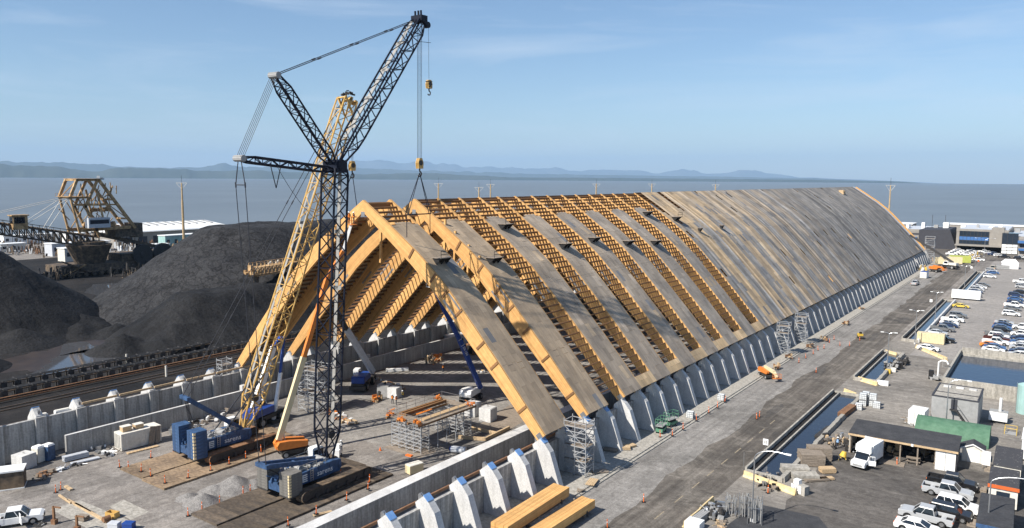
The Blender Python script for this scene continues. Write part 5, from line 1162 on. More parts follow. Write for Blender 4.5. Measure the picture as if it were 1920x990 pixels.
# ------------------------------------------------------------------ scaffold towers
def scaffold(x, y, rz, w, d, h, lifts, label, deck=None, nx=1, ny=1, z0=0, rails=True):
    t = thing('scaffold_tower', (x, y, z0), rz, label, 'scaffold', 'scaffold towers'); mb = MB()
    xs = [-w/2+w*k/nx for k in range(nx+1)]; ys = [-d/2+d*k/ny for k in range(ny+1)]
    for a in xs:
        for b in ys: mb.cyl((a, b, .03), (a, b, h+(1.0 if rails else 0)), .06, 6)
    mb.build('standard', MT['scaf'], t); mb = MB(); br = MB(); n = lifts
    for k in range(1, 2*n+(3 if rails else 1)):
        z = k*h/(2*n)
        if z > h+1: break
        for b in ys: mb.beam((-w/2, b, z), (w/2, b, z), .085, .085)
        if k % 2 == 0 or z > h:
            for a in xs: mb.beam((a, -d/2, z), (a, d/2, z), .085, .085)
    for k in range(n):
        z, z2 = k*h/n+.1, (k+1)*h/n
        for j, b in enumerate(ys):
            for i in range(nx): br.beam((xs[i], b, z if (i+k) % 2 else z2), (xs[i+1], b, z2 if (i+k) % 2 else z), .07, .07)
        for a in (xs[0], xs[-1]): br.beam((a, -d/2, z), (a, d/2, z2), .07, .07)
    mb.build('ledger', MT['scaf'], t); br.build('brace', MT['scaf'], t)
    for z in (deck or []): mb = MB(); mb.box(-w/2, w/2, -d/2+.05, d/2-.05, z, z+.06); mb.build('deck', MT['oldwood'], t)
    mb = MB()
    for a in xs:
        for b in ys: mb.box(a-.1, a+.1, b-.1, b+.1, 0, .03)
    mb.build('base_plate', MT['dsteel'], t)
    return t
scaffold(34.6, 33.9, .0, 3.4, 2.2, 6.6, 5, 'tall silver scaffold stair tower at the foot of the first arch', [2, 4, 6.6], 2, 1, .28)
mb = MB()
for k in range(3):
    a, b = (-1.4+.0, -.5, .3+k*2.1), (1.4, -.5, .3+(k+1)*2.1)
    if k % 2: a, b = (1.4, .5, a[2]), (-1.4, .5, b[2])
    mb.beam(a, b, .7, .1)
o = mb.build('stair_flight', MT['scaf']); o.location = (34.6, 33.9, .3); o['label'] = 'silver stair flights inside the tower at the first arch'; o['category'] = 'stairs'
for i, nm in ((22, 'nearer of the two scaffold towers at the middle of the buttress row'), (24.6, 'farther of the two scaffold towers at the middle of the buttress row')):
    scaffold(35.6, i*S+.4, 0, 2.6, 2.0, 6.4, 4, nm, [4.8, 6.4], 1, 1, .28)
scaffold(35.0, 64.4*S, 0, 4.0, 3.0, 12, 6, 'scaffold tower at the far end of the hall', [8, 12], 1, 1, .28)
scaffold(-16.3, 31.6, .1, 4.6, 3.4, 7.4, 5, 'scaffold tower behind the orange boom lift by the left wall', [3.6, 7.4], 2, 2)
scaffold(-33.2, 25.6, 0, 1.6, 2.0, 7.0, 5, 'slim scaffold on the far side of the left wall at the first arch foot', [6.8], 1, 1)
# the big table-like scaffold platform with stacked timber on top
t = thing('scaffold_platform', (9.6, 32.4, 0), -.03, 'table-like scaffold platform stacked with orange timber beams', 'scaffold'); h = 4.2
mb = MB(); lg = MB(); br = MB()
for ya, yb in ((-5.6, -3.9), (3.9, 5.6)):
    xs = [-3.0, -1.5, 0, 1.5, 3.0]
    for a in xs:
        for b in (ya, yb): mb.cyl((a, b, .03), (a, b, h+.1), .06, 6)
    for k in range(1, 9):
        z = k*h/8
        for b in (ya, yb): lg.beam((-3, b, z), (3, b, z), .085, .085)
        if k % 2 == 0:
            for a in xs: lg.beam((a, ya, z), (a, yb, z), .085, .085)
    for k in range(4):
        for i in range(4): br.beam((xs[i], ya, k*h/4), (xs[i+1], ya, (k+1)*h/4), .07, .07)
for y in (-2, 0, 2):
    for x in (-3, 3): mb.cyl((x, y, .03), (x, y, h+.1), .06, 6)
mb.build('standard', MT['scaf'], t); lg.build('ledger', MT['scaf'], t); br.build('brace', MT['scaf'], t)
mb = MB()
for x in (-3.3, -1.1, 1.1, 3.3): mb.box(x-.12, x+.12, -6.4, 6.4, h+.1, h+.36)
mb.build('main_bearer', MT['joist'], t)
dk = MB(); dk.box(-3.5, 3.5, -6.0, -4.0, h+.37, h+.44); dk.box(-3.5, -1.9, -4, 6, h+.37, h+.44); dk.box(1.9, 3.5, -4, 6, h+.37, h+.44); dk.box(-3.5, 3.5, 4.4, 6.0, h+.375, h+.445); dk.build('deck', MT['oldwood'], t)
mb = MB()
for x in (-3.5, 3.5):
    for y in range(-6, 7, 2): mb.cyl((x, y, h+.4), (x, y, h+1.6), .04, 5)
    for z in (.9, 1.5): mb.beam((x, -6, h+z), (x, 6, h+z), .05, .05)
for y in (-6.2, 6.0):
    for z in (.9, 1.5): mb.beam((-3.5, y, h+z), (3.5, y, h+z), .05, .05)
mb.build('guard_rail', MT['steel'], t)
for k in range(4):
    mb = MB(); mb.box(-2.6+k*.36, -2.3+k*.36, -4.4, 4.6, h+.45, h+.75+.12*(k % 2)); mb.build('stacked_beam', MT['joist'], t)
for k in range(3): mb = MB(); mb.box(1.9+k*.3, 2.15+k*.3, -4.6, 5.4, h+.45, h+.7); mb.build('stacked_beam', MT['plank'], t)
mb = MB()
for k in range(7): mb.beam((-.8, -2.6+k*.33, h+.35), (.5, -2.6+k*.33, h+.95), .1, .2)
mb.build('orange_frame', MT['orange'], t)
for x, y in ((-3.2, -5.8), (2.6, -6.2), (3.4, -6.4), (-3.4, 5.2), (2.9, 5.4), (0, -6.4)):
    mb = MB(); scatter_gear(mb, x-.5, x+.5, y-.4, y+.4, h+.4, 7, random.Random(int(x*9+y)), .4); mb.build('orange_bracket', MT['orange'], t)
mb = MB(); mb.sheet([(5.9, 25.6), (13.2, 25.4), (13.4, 29), (6.0, 29.2)], .02); struct('plywood_pad', mb, MT['oldwood'])
for k, (a, b, lb) in enumerate((((11.23, 39.94), (16.06, 40.02), 'upper of the pale beams lying in the shade by the broad wall'), ((12.49, 35.21), (16.50, 36.99), 'lower pale beam lying in the shade by the broad wall'), ((16.35, 37.18), (16.09, 43.55), 'orange edge beam along the timber floor patch'))):
    mb = MB(); mb.beam((*a, .3), (*b, .3), .3, .5); tag(mb.build('loose_beam', MT['plank']), lb, 'timber')
mb = MB(); mb.sheet([(11.03, 41.43), (8.31, 54.82), (15.29, 51.59), (16.58, 40.72)], .03); struct('timber_floor_patch', mb, MT['oldwood'])
mb = MB(); mb.box(-.5, .5, -.25, .25, 0, .18); o = mb.build('barrier_board', MT['cone']); o.location = (11.40, 25.32, 0); o.rotation_euler = (0, 0, .1); tag(o, 'orange barrier board lying before the scaffold platform', 'barrier')
mb = MB(); mb.cyl((0, 0, 0), (0, 0, .1), .2, 10); mb.cyl((0, 0, .1), (0, 0, .55), .14, 10, .04); o = mb.build('traffic_cone', MT['cone']); o.location = (6.51, 24.40, 0); tag(o, 'single orange traffic cone left of the scaffold platform', 'traffic cone')
t = thing('plastic_tank', (16.45, 30.41), .4, 'shaded tank with blue cap behind the broad wall', 'tank'); mb = MB(); mb.cyl((-1.1, 0, .55), (1.1, 0, .55), .5, 14); mb.build('shell', MT['boomgrey'], t); mb = MB(); mb.cyl((-1.3, 0, .6), (-1.1, 0, .6), .4, 12); mb.build('cap', MT['liftblue'], t); box_part(t, 'cradle', MT['dsteel'], -.9, .9, -.35, .35, 0, .2)
# hall interior plant
clutter('tool_station', -12.23, 41.91, .3, 1.2, 2.0, 24, [MT['orange'], MT['dsteel'], MT['plank']], 'cluttered orange tool station inside the hall beside the grey tank', 'tools', 21, 1.2)
t = thing('steel_tank', (-13.35, 45.31), .4, 'dark grey cube tank inside the hall behind the workers', 'tank'); box_part(t, 'body', MT['grey'], -1.1, 1.1, -1.1, 1.1, .1, 2.2); box_part(t, 'skid', MT['dsteel'], -1.0, 1.0, -1.0, 1.0, 0, .1); mb = MB(); mb.cyl((0, 0, 2.2), (0, 0, 2.5), .25, 10); mb.build('hatch', MT['dsteel'], t)
t = thing('concrete_block', (-11.21, 45.62), .2, 'half-shaded concrete cube behind the group of workers', 'concrete block', 'concrete blocks'); box_part(t, 'block', MT['conc'], -.95, .95, -.95, .95, 0, 1.9); box_part(t, 'top_edge', MT['conc'], -.9, .9, -.9, .9, 1.9, 1.95)
clutter('trestle_stack', -23.18, 69.74, .2, 2, 5, 30, [MT['orange'], MT['plank'], MT['oldwood']], 'orange trestles and timber at the inner wall under the far arches', 'trestles', 22, 1.4)
pallet_stack('white_beam_bundle', -24.17, 59.73, 0, .9, 1.0, 4.5, 2, .25, MT['white'], 'bundle of white wrapped beams lying beside the inner wall', 'beams', seed=11)
t = thing('site_trailer', (-28.88, 85.35), 1.4, 'grey site trailer standing in shade under the arches', 'trailer'); box_part(t, 'shell', MT['boomgrey'], -3.4, 3.4, -1.2, 1.2, .5, 3.0); box_part(t, 'roof', MT['white'], -3.5, 3.5, -1.3, 1.3, 3.0, 3.15); box_part(t, 'window', MT['winglass'], -1, .4, -1.23, -1.19, 1.4, 2.2); box_part(t, 'undercarriage', MT['dsteel'], -3, 3, -1, 1, .05, .5)
t = thing('brown_container', (-21.21, 82.76), 1.45, 'brown open container beside the grey trailer in the hall', 'container'); box_part(t, 'shell', MT['rust'], -2.5, 2.5, -1.2, 1.2, .1, 2.4); box_part(t, 'opening', MT['black'], -2.52, -2.49, -.9, .9, .3, 2.1)
clutter('timber_offcuts', -11.67, 69.71, 1.4, 1, 6, 26, [MT['plank'], MT['conc']], 'pale offcuts scattered before the brown container', 'timber', 23, .35)
clutter('timber_offcuts', -9.51, 31.29, 1.3, 2.0, 9, 36, [MT['plank'], MT['orange'], MT['white']], 'boards and orange brackets scattered behind the dark boom', 'timber', 24, .45)
clutter('timber_offcuts', -18.45, 51.60, 1.3, 1.5, 12, 30, [MT['plank'], MT['white'], MT['rust']], 'line of boards and pipes along the foot of the inner wall', 'timber', 25, .4)
# people
def person(x, y, z, rz, label, vest, legs=.0, arm=.4):
    t = thing('person', (x, y, z), rz, label, 'person'); k = 1.0
    me = bpy.data.meshes.new('body'); v = [(0, 0, .95), (0, .0, 1.2), (0, 0, 1.42), (0, 0, 1.52), (0, .02, 1.66), (.1, 0, .9), (.11, .05+legs, .5), (.12, -.02+legs, .08), (.12, .12+legs, .03), (-.1, 0, .9), (-.11, .05-legs, .5), (-.12, -.02-legs, .08), (-.12, .12-legs, .03), (.2, 0, 1.4), (.26, .06, 1.13), (.22, .06+arm*.6, 1.0+arm*.2), (-.2, 0, 1.4), (-.26, .04, 1.13), (-.24, .1+arm*.3, .9)]
    e = [(0, 1), (1, 2), (2, 3), (3, 4), (0, 5), (5, 6), (6, 7), (7, 8), (0, 9), (9, 10), (10, 11), (11, 12), (2, 13), (13, 14), (14, 15), (2, 16), (16, 17), (17, 18)]
    me.from_pydata(v, e, []); me.materials.append(MT['cloth']); o = put('body', me, t); md = o.modifiers.new('skin', 'SKIN'); sv = me.skin_vertices[0].data
    rad = [.16, .17, .17, .07, .11, .10, .075, .05, .05, .10, .075, .05, .05, .07, .05, .04, .07, .05, .04]
    for q, r_ in zip(sv, rad): q.radius = (r_, r_)
    sv[0].use_root = True; md.use_smooth_shade = True; sb = o.modifiers.new('sub', 'SUBSURF'); sb.levels = sb.render_levels = 1
    mb = MB(); mb.cyl((0, 0, .98), (0, 0, 1.47), .2, 10, .185, caps=False); mb.build('vest', vest, t)
    mb = MB(); mb.cyl((0, .02, 1.70), (0, .02, 1.80), .135, 10, .09); mb.cyl((0, .02, 1.68), (0, .02, 1.71), .17, 10, .15); mb.build('helmet', MT['white'], t)
    mb = MB(); mb.cyl((0, .1, 1.60), (0, .125, 1.66), .05, 8); mb.build('face', MT['skin'], t)
    return t
person(-8.70, 42.50, 0, .4, 'worker in orange vest, left one of the group by the grey tank', MT['hivis'], .08)
person(-7.72, 42.43, 0, -1.2, 'worker in orange vest, right one of the pair by the grey tank', MT['hivis'], .05)
person(-8.87, 45.26, 0, 2, 'worker in pale vest standing behind the pair in the hall', MT['yellowmach'], .05)
person(-16.03, 64.77, 0, 1, 'worker standing in shade near the blue boom of the lift', MT['hivis'], .1)
person(-8.21, 74.00, 0, .6, 'worker in white helmet beyond the first arch', MT['yellowmach'], .1)
person(-.5, 25.5, 33.05, 1.2, 'worker in the lift basket at the arch apex, left one', MT['hivis'], 0, .8)
person(.6, 25.4, 33.05, -.6, 'worker in the lift basket at the arch apex, right one', MT['hivis'], 0, .8)
person(60.65, 65.71, 0, .3, 'person in pale blue shirt standing among the timber by the shed', MT['bluecloth'], .05, .9)
person(2.76, 20.26, .2, 1, 'worker in white overall beside the dark boom foot', MT['white'], .05)
t = thing('white_cart', (3.57, 18.72), .6, 'small white machine beside the dark boom foot', 'machine'); box_part(t, 'body', MT['white'], -.5, .5, -.7, .7, .25, 1.3); box_part(t, 'cab', MT['white'], -.3, .4, -.2, .6, 1.3, 1.9); add_wheels(t, (-.5, .5), (-.45, .45), .25, .2)

# ------------------------------------------------------------------ things on the apron slab and gravel strip
def glulam_bundle(x, y, rz, w, l, h, label):
    t = thing('glulam_bundle', (x, y, 0), rz, label, 'timber beams', 'glulam bundles')
    n = 4
    for k in range(n): mb = MB(); mb.beam((-w/2+w*(k+.5)/n, -l/2+.05*(k % 2), .62+h/2), (-w/2+w*(k+.5)/n, l/2-.06*(k % 3), .62+h/2), w/n-.02, h); mb.build('glulam_beam', MT['glulam'], t)
    for y_ in (-l*.36, 0, l*.36): mb = MB(); mb.box(-w/2+.2, w/2-.2, y_-.2, y_+.2, .01, .61); mb.build('bearer', MT['oldwood'], t)
    mb = MB(); scatter_gear(mb, -w/2, w/2, -l/2, l/2, .1, 12, random.Random(3), .4); mb.build('strap_gear', MT['dsteel'], t)
glulam_bundle(37.1, 19.0, .02, 2.3, 13.5, 1.15, 'left of two bundles of pale glulam beams at the bottom edge')
glulam_bundle(41.3, 18.2, -.02, 1.9, 13.0, 1.0, 'right of two bundles of pale glulam beams at the bottom edge')
def ibc(x, y, z, label, rz=0):
    t = thing('ibc_tote', (x, y, z), rz, label, 'tote', 'white IBC totes')
    box_part(t, 'bottle', MT['ibc'], -.55, .55, -.48, .48, .16, 1.1, tx=.03, ty=.03); box_part(t, 'pallet', MT['grey'], -.6, .6, -.5, .5, 0, .12); mb = MB()
    for k in range(5):
        for sy in (-.52, .52): mb.beam((-.58+k*.29, sy, .13), (-.58+k*.29, sy, 1.12), .03, .03)
        for sx in (-.59, .59): mb.beam((sx, -.5+k*.25, .13), (sx, -.5+k*.25, 1.12), .03, .03)
    for z_ in (.4, .75, 1.1):
        for sy in (-.52, .52): mb.beam((-.59, sy, z_), (.59, sy, z_), .03, .03)
        for sx in (-.59, .59): mb.beam((sx, -.52, z_), (sx, .52, z_), .03, .03)
    mb.build('cage', MT['steel'], t)
ix, iy = 59.93, 91.80
for k, (dx, dy, z) in enumerate(((-.9, -.2, 0), (-.9, -.2, 1.15), (.6, .6, 0), (.6, .6, 1.15), (-.7, 1.2, 0), (-.7, 1.2, 1.15), (1.4, -.3, 0))):
    ibc(ix+dx, iy+dy, z, ['tote at the front left bottom of the white tote stack', 'tote at the front left top of the white tote stack', 'tote at the right bottom of the white tote stack', 'tote at the right top of the white tote stack', 'tote at the back bottom of the white tote stack', 'tote at the back top of the white tote stack', 'tote on the ground at the far right of the tote stack'][k], .1)
ibc(58.96, 88.71, 0, 'single white tote standing apart in front of the tote stack')
ibc(37.34, 65.78, .28, 'white tote on the apron slab beside the green lifts', .1); ibc(37.77, 78.90, .28, 'white tote on the apron slab farther along the kerb', .1)
def scissor_lift(x, y, rz, label):
    t = thing('scissor_lift', (x, y, .28), rz, label, 'scissor lift', 'green scissor lifts')
    add_wheels(t, (-.5, .5), (-.75, .75), .25, .2); box_part(t, 'base', MT['liftgreen'], -.55, .55, -1.1, 1.1, .3, .75); mb = MB()
    for k in range(3): mb.beam((-.3, -.9, .8+k*.12), (-.3, .9, .88+k*.12), .08, .08); mb.beam((.3, -.9, .88+k*.12), (.3, .9, .8+k*.12), .08, .08)
    mb.build('scissor_arms', MT['dsteel'], t); box_part(t, 'platform', MT['grey'], -.6, .6, -1.25, 1.25, 1.2, 1.28); mb = MB()
    for a in (-.58, .58):
        for b in (-1.22, 0, 1.22): mb.beam((a, b, 1.28), (a, b, 2.35), .06, .06)
        for z in (1.8, 2.33): mb.beam((a, -1.22, z), (a, 1.22, z), .06, .06)
    for b in (-1.22, 1.22):
        for z in (1.8, 2.33): mb.beam((-.58, b, z), (.58, b, z), .06, .06)
    mb.build('guard_rail', MT['liftgreen'], t)
scissor_lift(36.58, 56.08, .1, 'green scissor lift on the apron slab, nearer one'); scissor_lift(36.49, 59.94, -.2, 'green scissor lift on the apron slab, farther one')
o = (39.15, 100.95)
boom_lift('boom_lift', (*o, .0), -2.3, 'orange boom lift with lowered cream boom parked at the apron kerb', MT['orange'], MT['dsteel'], [(0, -1.2, 2.6), (-.1, 3.2, 2.2), (0, 4.6, 1.0)], [MT['cream'], MT['cream']]).scale = (.78, .78, .78)
for k, (x, y, s) in enumerate(((34.15, 43.89, 1), (35.42, 45.66, 2), (36.93, 35.71, 3), (35.63, 46.95, 4), (32.24, 112.53, 5), (37.88, 31.85, 6))):
    pallet_stack('timber_pallet', x, y, .28, .3*s, 1.2, 2.2-.2*(s % 3), 1+s % 3, .1, MT['oldwood'] if s % 2 else MT['plank'], ['dark pallet between the first buttresses of the covered bays', 'leaning stack of slats at the kerb', 'crate of boards by the kerb near the stair tower', 'loose slatted pallet beside the kerb', 'small board pile on the slab by the orange lift', 'planks lying on the slab near the glulam bundles'][k], 'pallet', seed=s)
for k, (x, y) in enumerate(((33.55, 30.21), (36.19, 22.35))): clutter('scaffold_parts', x, y, .2, 1.2, 1.4, 12, [MT['steel'], MT['plank']], ['bundle of scaffold parts leaning at the first arch buttress', 'dark grating pieces lying behind the glulam bundles'][k], 'scaffold parts', 40+k, .4, .28)
clutter('scaffold_boards', 38.65, 27.13, .4, 1.5, 4.5, 14, [MT['oldwood']], 'long boards lying along the apron kerb by the stair tower', 'boards', 45, .15, .28)
for k, (x, y) in enumerate(((38.55, 108.92), (39.40, 145.45), (38.72, 171.56), (38.86, 135.11), (38.28, 119.62), (37.44, 200.20))): clutter('site_clutter', x, y, .3, 1.5, 2.5, 12, [MT['rust'], MT['plank'], MT['dsteel']], ['brown gear at the buttress foot beside the middle scaffolds', 'rusty gear on the slab past the middle scaffolds', 'small gear on the slab far along the wall', 'orange-brown frame on the slab past the scaffolds', 'boards and gear at the slab edge by the middle scaffolds', 'last dark gear heap on the slab toward the far end'][k], 'gear', 50+k, .7, .28)
t = thing('mini_roller', (46.12, 153.96), .5, 'small yellow roller machine on the gravel strip', 'roller'); mb = MB(); mb.cyl((-.5, -.6, .4), (.5, -.6, .4), .4, 14); mb.cyl((-.5, .7, .4), (.5, .7, .4), .4, 14); mb.build('drum', MT['dsteel'], t); box_part(t, 'body', MT['yellowmach'], -.5, .5, -.6, .9, .55, 1.3); box_part(t, 'seat', MT['black'], -.3, .3, -.3, .1, 1.3, 1.75)
# ------------------------------------------------------------------ trenches with water, block walls and yellow barriers
m_tr = water('trench_water', (.02, .028, .045), .05, 1.4, .02)
def trench(x0, x1, y0, y1, label, blocks=True, wall_l=1.0):
    """settling trench: raised rim walls, dark inner face, water standing inside"""
    t = thing('settling_trench', ((x0+x1)/2, y0, 0), 0, label, 'trench'); w = (x1-x0)/2; L_ = y1-y0; n = max(2, int(L_/3.1)); l = L_/n
    mb = MB(); mb.box(-w, -w+.28, .01, l-.01, .013, wall_l); a = mb.mesh('rim_block', MT['conc3'])
    for k in range(n): put('rim_block', a, t, (0, k*l, 0))
    mb = MB(); mb.box(-w+1.15, -w+1.4, 0, L_, .013, .62); mb.build('inner_kerb', MT['conc3'], t)
    mb = MB(); mb.box(-w+.28, -w+1.15, 0, L_, .0135, .42); mb.build('inner_bank', MT['mud'], t)
    if blocks:
        rr = random.Random(int(y0)); n2 = max(2, int(L_/1.5)); l2 = L_/n2
        mb = MB(); mb.box(w-.75, w, .02, l2-.02, .013, .75, tx=.08); a = mb.mesh('wall_block', MT['conc3'])
        for k in range(n2): put('wall_block', a, t, (rr.uniform(-.06, .06), k*l2, rr.uniform(-.05, .05)))
    else:
        mb = MB(); mb.box(w-.45, w, 0, L_, .013, 1.0); mb.build('far_rim', MT['conc'], t)
    mb = MB(); mb.sheet([(-w+1.4, .2), (w-.6, .2), (w-.6, L_-.2), (-w+1.4, L_-.2)], .22); mb.build('water', m_tr, t)
    for y in (0, L_): mb = MB(); mb.box(-w+.3, w-.3, y-.2, y+.2, .0132, .7); mb.build('end_wall', MT['conc3'], t)
    return t
trench(52.8, 58.2, 47.6, 96.4, 'near water-filled settling trench beside the road')
trench(53.7, 58.6, 109.5, 139.5, 'middle water-filled settling trench beside the road')
trench(55.0, 59.0, 157.5, 236, 'long settling trench between road and parking lot', False, 1.1)
trench(56.6, 60.0, 246, 335, 'farthest settling trench beyond the gap beside the road', False, 1.1)
def barrier(a, b, label, m='yellowbar', h=.82):
    t = thing('traffic_barrier', (a[0], a[1], 0), 0, label, 'barrier', 'concrete traffic barriers'); d = Vector((b[0]-a[0], b[1]-a[1], 0)); n = max(1, int(d.length/3)); s1 = d/n; rz = math.atan2(d.y, d.x); l = s1.length
    mb = MB(); mb.prism([(-.3, .013), (-.3, .12), (-.13, .35), (-.09, h), (.09, h), (.13, .35), (.3, .12), (.3, .013)], .02, l-.03, axis='x')
    me = MB()
    for f in mb.f: me.face([mb.v[k] for k in f])
    me = me.mesh('barrier_unit', MT[m])
    for k in range(n): q = s1*k; put('barrier_unit', me, t, (q.x, q.y, 0), (0, 0, rz+random.uniform(-.02, .02)))
barrier((53.01, 46.67), (60.54, 44.36), 'yellow concrete barrier across the near end of the first trench')
barrier((54.39, 98.74), (56.98, 96.68), 'yellow barrier across the far end of the first trench')
barrier((54.56, 109.95), (58.55, 107.48), 'yellow barrier across the near end of the middle trench')
barrier((54.35, 140.01), (57.13, 138.07), 'yellow barrier across the far end of the middle trench')
barrier((52.70, 27.23), (52.82, 36.05), 'yellow barrier along the scaffold storage by the road')
barrier((59.27, 150.82), (67.00, 139.73), 'yellow barrier between parking lot and service yard')
t = thing('white_block', (59.25, 108.97), .1, 'white concrete block beside the middle trench', 'block'); box_part(t, 'block', MT['white'], -1, 1, -.5, .5, .013, .8); box_part(t, 'cap', MT['white'], -.9, .9, -.4, .4, .8, .86)
t = thing('sign_block', (60.74, 45.34), -.35, 'white sign board on a concrete block at the trench corner', 'sign'); box_part(t, 'block', MT['conc3'], -1, 1, -.5, .5, .013, 1.2); box_part(t, 'board', MT['white'], -.95, .5, -.57, -.51, .15, 1.15); o = lettering('19', .6, MT['dsteel'], t, (-.25, -.59, .65), (math.pi/2, 0, 0)); box_part(t, 'top_block', MT['white'], -.75, .0, -.4, .3, 1.2, 1.75)
clutter('weed_heap', 56.33, 46.39, .3, 3, 6, 40, [MT['oldwood'], MT['mud'], MT['gravelpile']], 'brushy dirt heap inside the near end of the first trench', 'dirt heap', 60, .5)
# ------------------------------------------------------------------ lamps and signs
def lamp(x, y, h, rz, arms, label, curved=False, reach=1.8):
    t = thing('street_lamp', (x, y, 0), rz, label, 'street lamp', 'street lamps')
    mb = MB(); mb.cyl((0, 0, .013), (0, 0, h*(.86 if curved else 1)), .11, 8, .07); mb.build('pole', MT['steel'], t)
    for s_ in arms:
        if curved: P = [Vector((s_*reach*(1-math.cos(a)), 0, h*.86+h*.14*math.sin(a))) for a in [math.pi/2*k/6 for k in range(7)]]+[Vector((s_*(reach+.9), 0, h-.03))]
        else: P = [Vector((0, 0, h-.1)), Vector((s_*.5, 0, h+.15)), Vector((s_*1.0, 0, h+.2))]
        mb = MB(); mb.tube(P, .05, 6); ar = mb.build('arm', MT['steel'], t); e = P[-1]; mb = MB(); mb.box(min(e.x, e.x+s_*.62), max(e.x, e.x+s_*.62), -.14, .14, e.z-.06, e.z+.08); mb.build('lamp_head', MT['white'], ar)
    mb = MB(); mb.cyl((0, 0, .0), (0, 0, .35), .22, 8); mb.build('footing', MT['conc'], t)
lamp(58.46, 33.53, 9.0, .0, (1,), 'curved street lamp beside the scaffold storage at the bottom', True, 2.6)
lamp(81.23, 44.94, 7.6, .1, (1,), 'curved lamp at the bottom right corner over the site trailers', True, 3.2)
lamp(57.77, 122.04, 8.0, .2, (-1, 1), 'twin-headed lamp standing beside the middle trench'); lamp(58.29, 155.31, 8.2, .2, (-1, 1), 'twin-headed lamp by the tan container, second along the road')
lamp(58.06, 193.44, 8.2, .2, (-1, 1), 'twin-headed lamp third along the road beside the long trench'); lamp(57.60, 277.23, 8.2, .2, (-1, 1), 'twin-headed lamp far along the road near the gap')
lamp(53.52, 418.97, 10, .2, (-1, 1), 'tall curved twin lamp before the office entrance', True, 3.2); lamp(72.67, 85.67, 8.4, .1, (1,), 'thin curved lamp before the grey concrete block house', True, 1.6)
lamp(56.73, 327.30, 8.2, .2, (1,), 'single lamp at the far end of the long trench'); lamp(40.72, 471.80, 12, .2, (1,), 'curved lamp at the corner of the dark office wing', True, 4)
def road_sign(x, y, z, txt, label, m=None):
    t = thing('road_sign', (x, y, 0), 0, label, 'sign', 'white road signs'); mb = MB(); mb.cyl((0, 0, .013), (0, 0, z), .035, 6); mb.build('post', MT['steel'], t)
    box_part(t, 'board', m or MT['white'], -.38, .38, -.03, .03, z-.1, z+.8)
    if txt: lettering(txt, .55, MT['black'], t, (0, -.045, z+.33), (math.pi/2, 0, 0))
road_sign(53.03, 55.65, 1.9, '35', 'white speed sign on the rim of the near trench'); road_sign(53.79, 218.78, 1.9, None, 'blank-looking white sign on the rim of the long trench'); road_sign(54.86, 335.31, 1.9, None, 'white round-looking sign at the far end of the long trench'); road_sign(54.78, 369.40, 2.0, None, 'orange sign at the far end of the road', MT['cone'])
for k, (x, y) in enumerate(((55.75, 139.03), (52.11, 49.10))): mb = MB(); mb.cyl((0, 0, .013), (0, 0, 2.4), .04, 6); o = mb.build('marker_pole', MT['steel']); o.location = (x, y, 0); tag(o, ['thin marker pole at the middle trench end', 'thin marker pole at the near trench corner'][k], 'pole')
# ------------------------------------------------------------------ scaffold store at the bottom edge
def pole_rack(x, y, rz, w, l, h, n, label, seed, vertical=True):
    rr = random.Random(seed); t = thing('pole_rack', (x, y, .013), rz, label, 'pole rack'); mb = MB()
    for a in (-w/2, w/2):
        for b in (-l/2, l/2): mb.beam((a, b, 0), (a, b, h), .07, .07)
        mb.beam((a, -l/2, h*.75), (a, l/2, h*.75), .06, .06); mb.beam((a, -l/2, .2), (a, l/2, .2), .06, .06)
    for b in (-l/2, l/2): mb.beam((-w/2, b, h*.75), (w/2, b, h*.75), .06, .06)
    mb.build('rack_frame', MT['steel'], t); mb = MB()
    for k in range(n):
        a, b = rr.uniform(-w/2+.1, w/2-.1), rr.uniform(-l/2+.1, l/2-.1); mb.cyl((a, b, .1), (a+rr.uniform(-.15, .15), b+rr.uniform(-.15, .15), h*rr.uniform(.75, 1.05)), .05, 6)
    mb.build('poles', MT['grey'], t)
pole_rack(58.58, 34.14, .3, 1.6, 2.6, 2.6, 26, 'rack of upright grey scaffold poles under the curved lamp', 1); pole_rack(57.22, 34.39, .3, 1.2, 1.4, 2.6, 16, 'narrow rack of tall poles beside the lamp foot', 2); pole_rack(55.77, 33.88, .2, 1.2, 1.2, 2.4, 12, 'rack of stacked scaffold brackets left of the lamp foot', 3)
clutter('scaffold_parts', 54.22, 32.73, .3, 2.2, 3.5, 60, [MT['grey'], MT['steel'], MT['dsteel']], 'heap of scaffold clamps and fittings behind the yellow barrier', 'scaffold parts', 71, .9)
clutter('scaffold_parts', 55.78, 30.34, .3, 1.2, 3, 20, [MT['plank'], MT['oldwood']], 'broken boards before the scaffold clamp heap', 'boards', 72, .3); pallet_stack('plank_stack', 53.49, 30.40, .013, 1.5, 1.0, 2.6, 4, .14, MT['grey'], 'stack of grey scaffold decks along the yellow barrier', 'decks', seed=12)
mb = MB(); mb.box(-.9, .9, -.8, .8, 0, .9); o = mb.build('white_sack', MT['ibc']); o.location = (53.64, 27.92, .013); tag(o, 'white bag of clamps at the bottom edge by the barrier', 'bag')
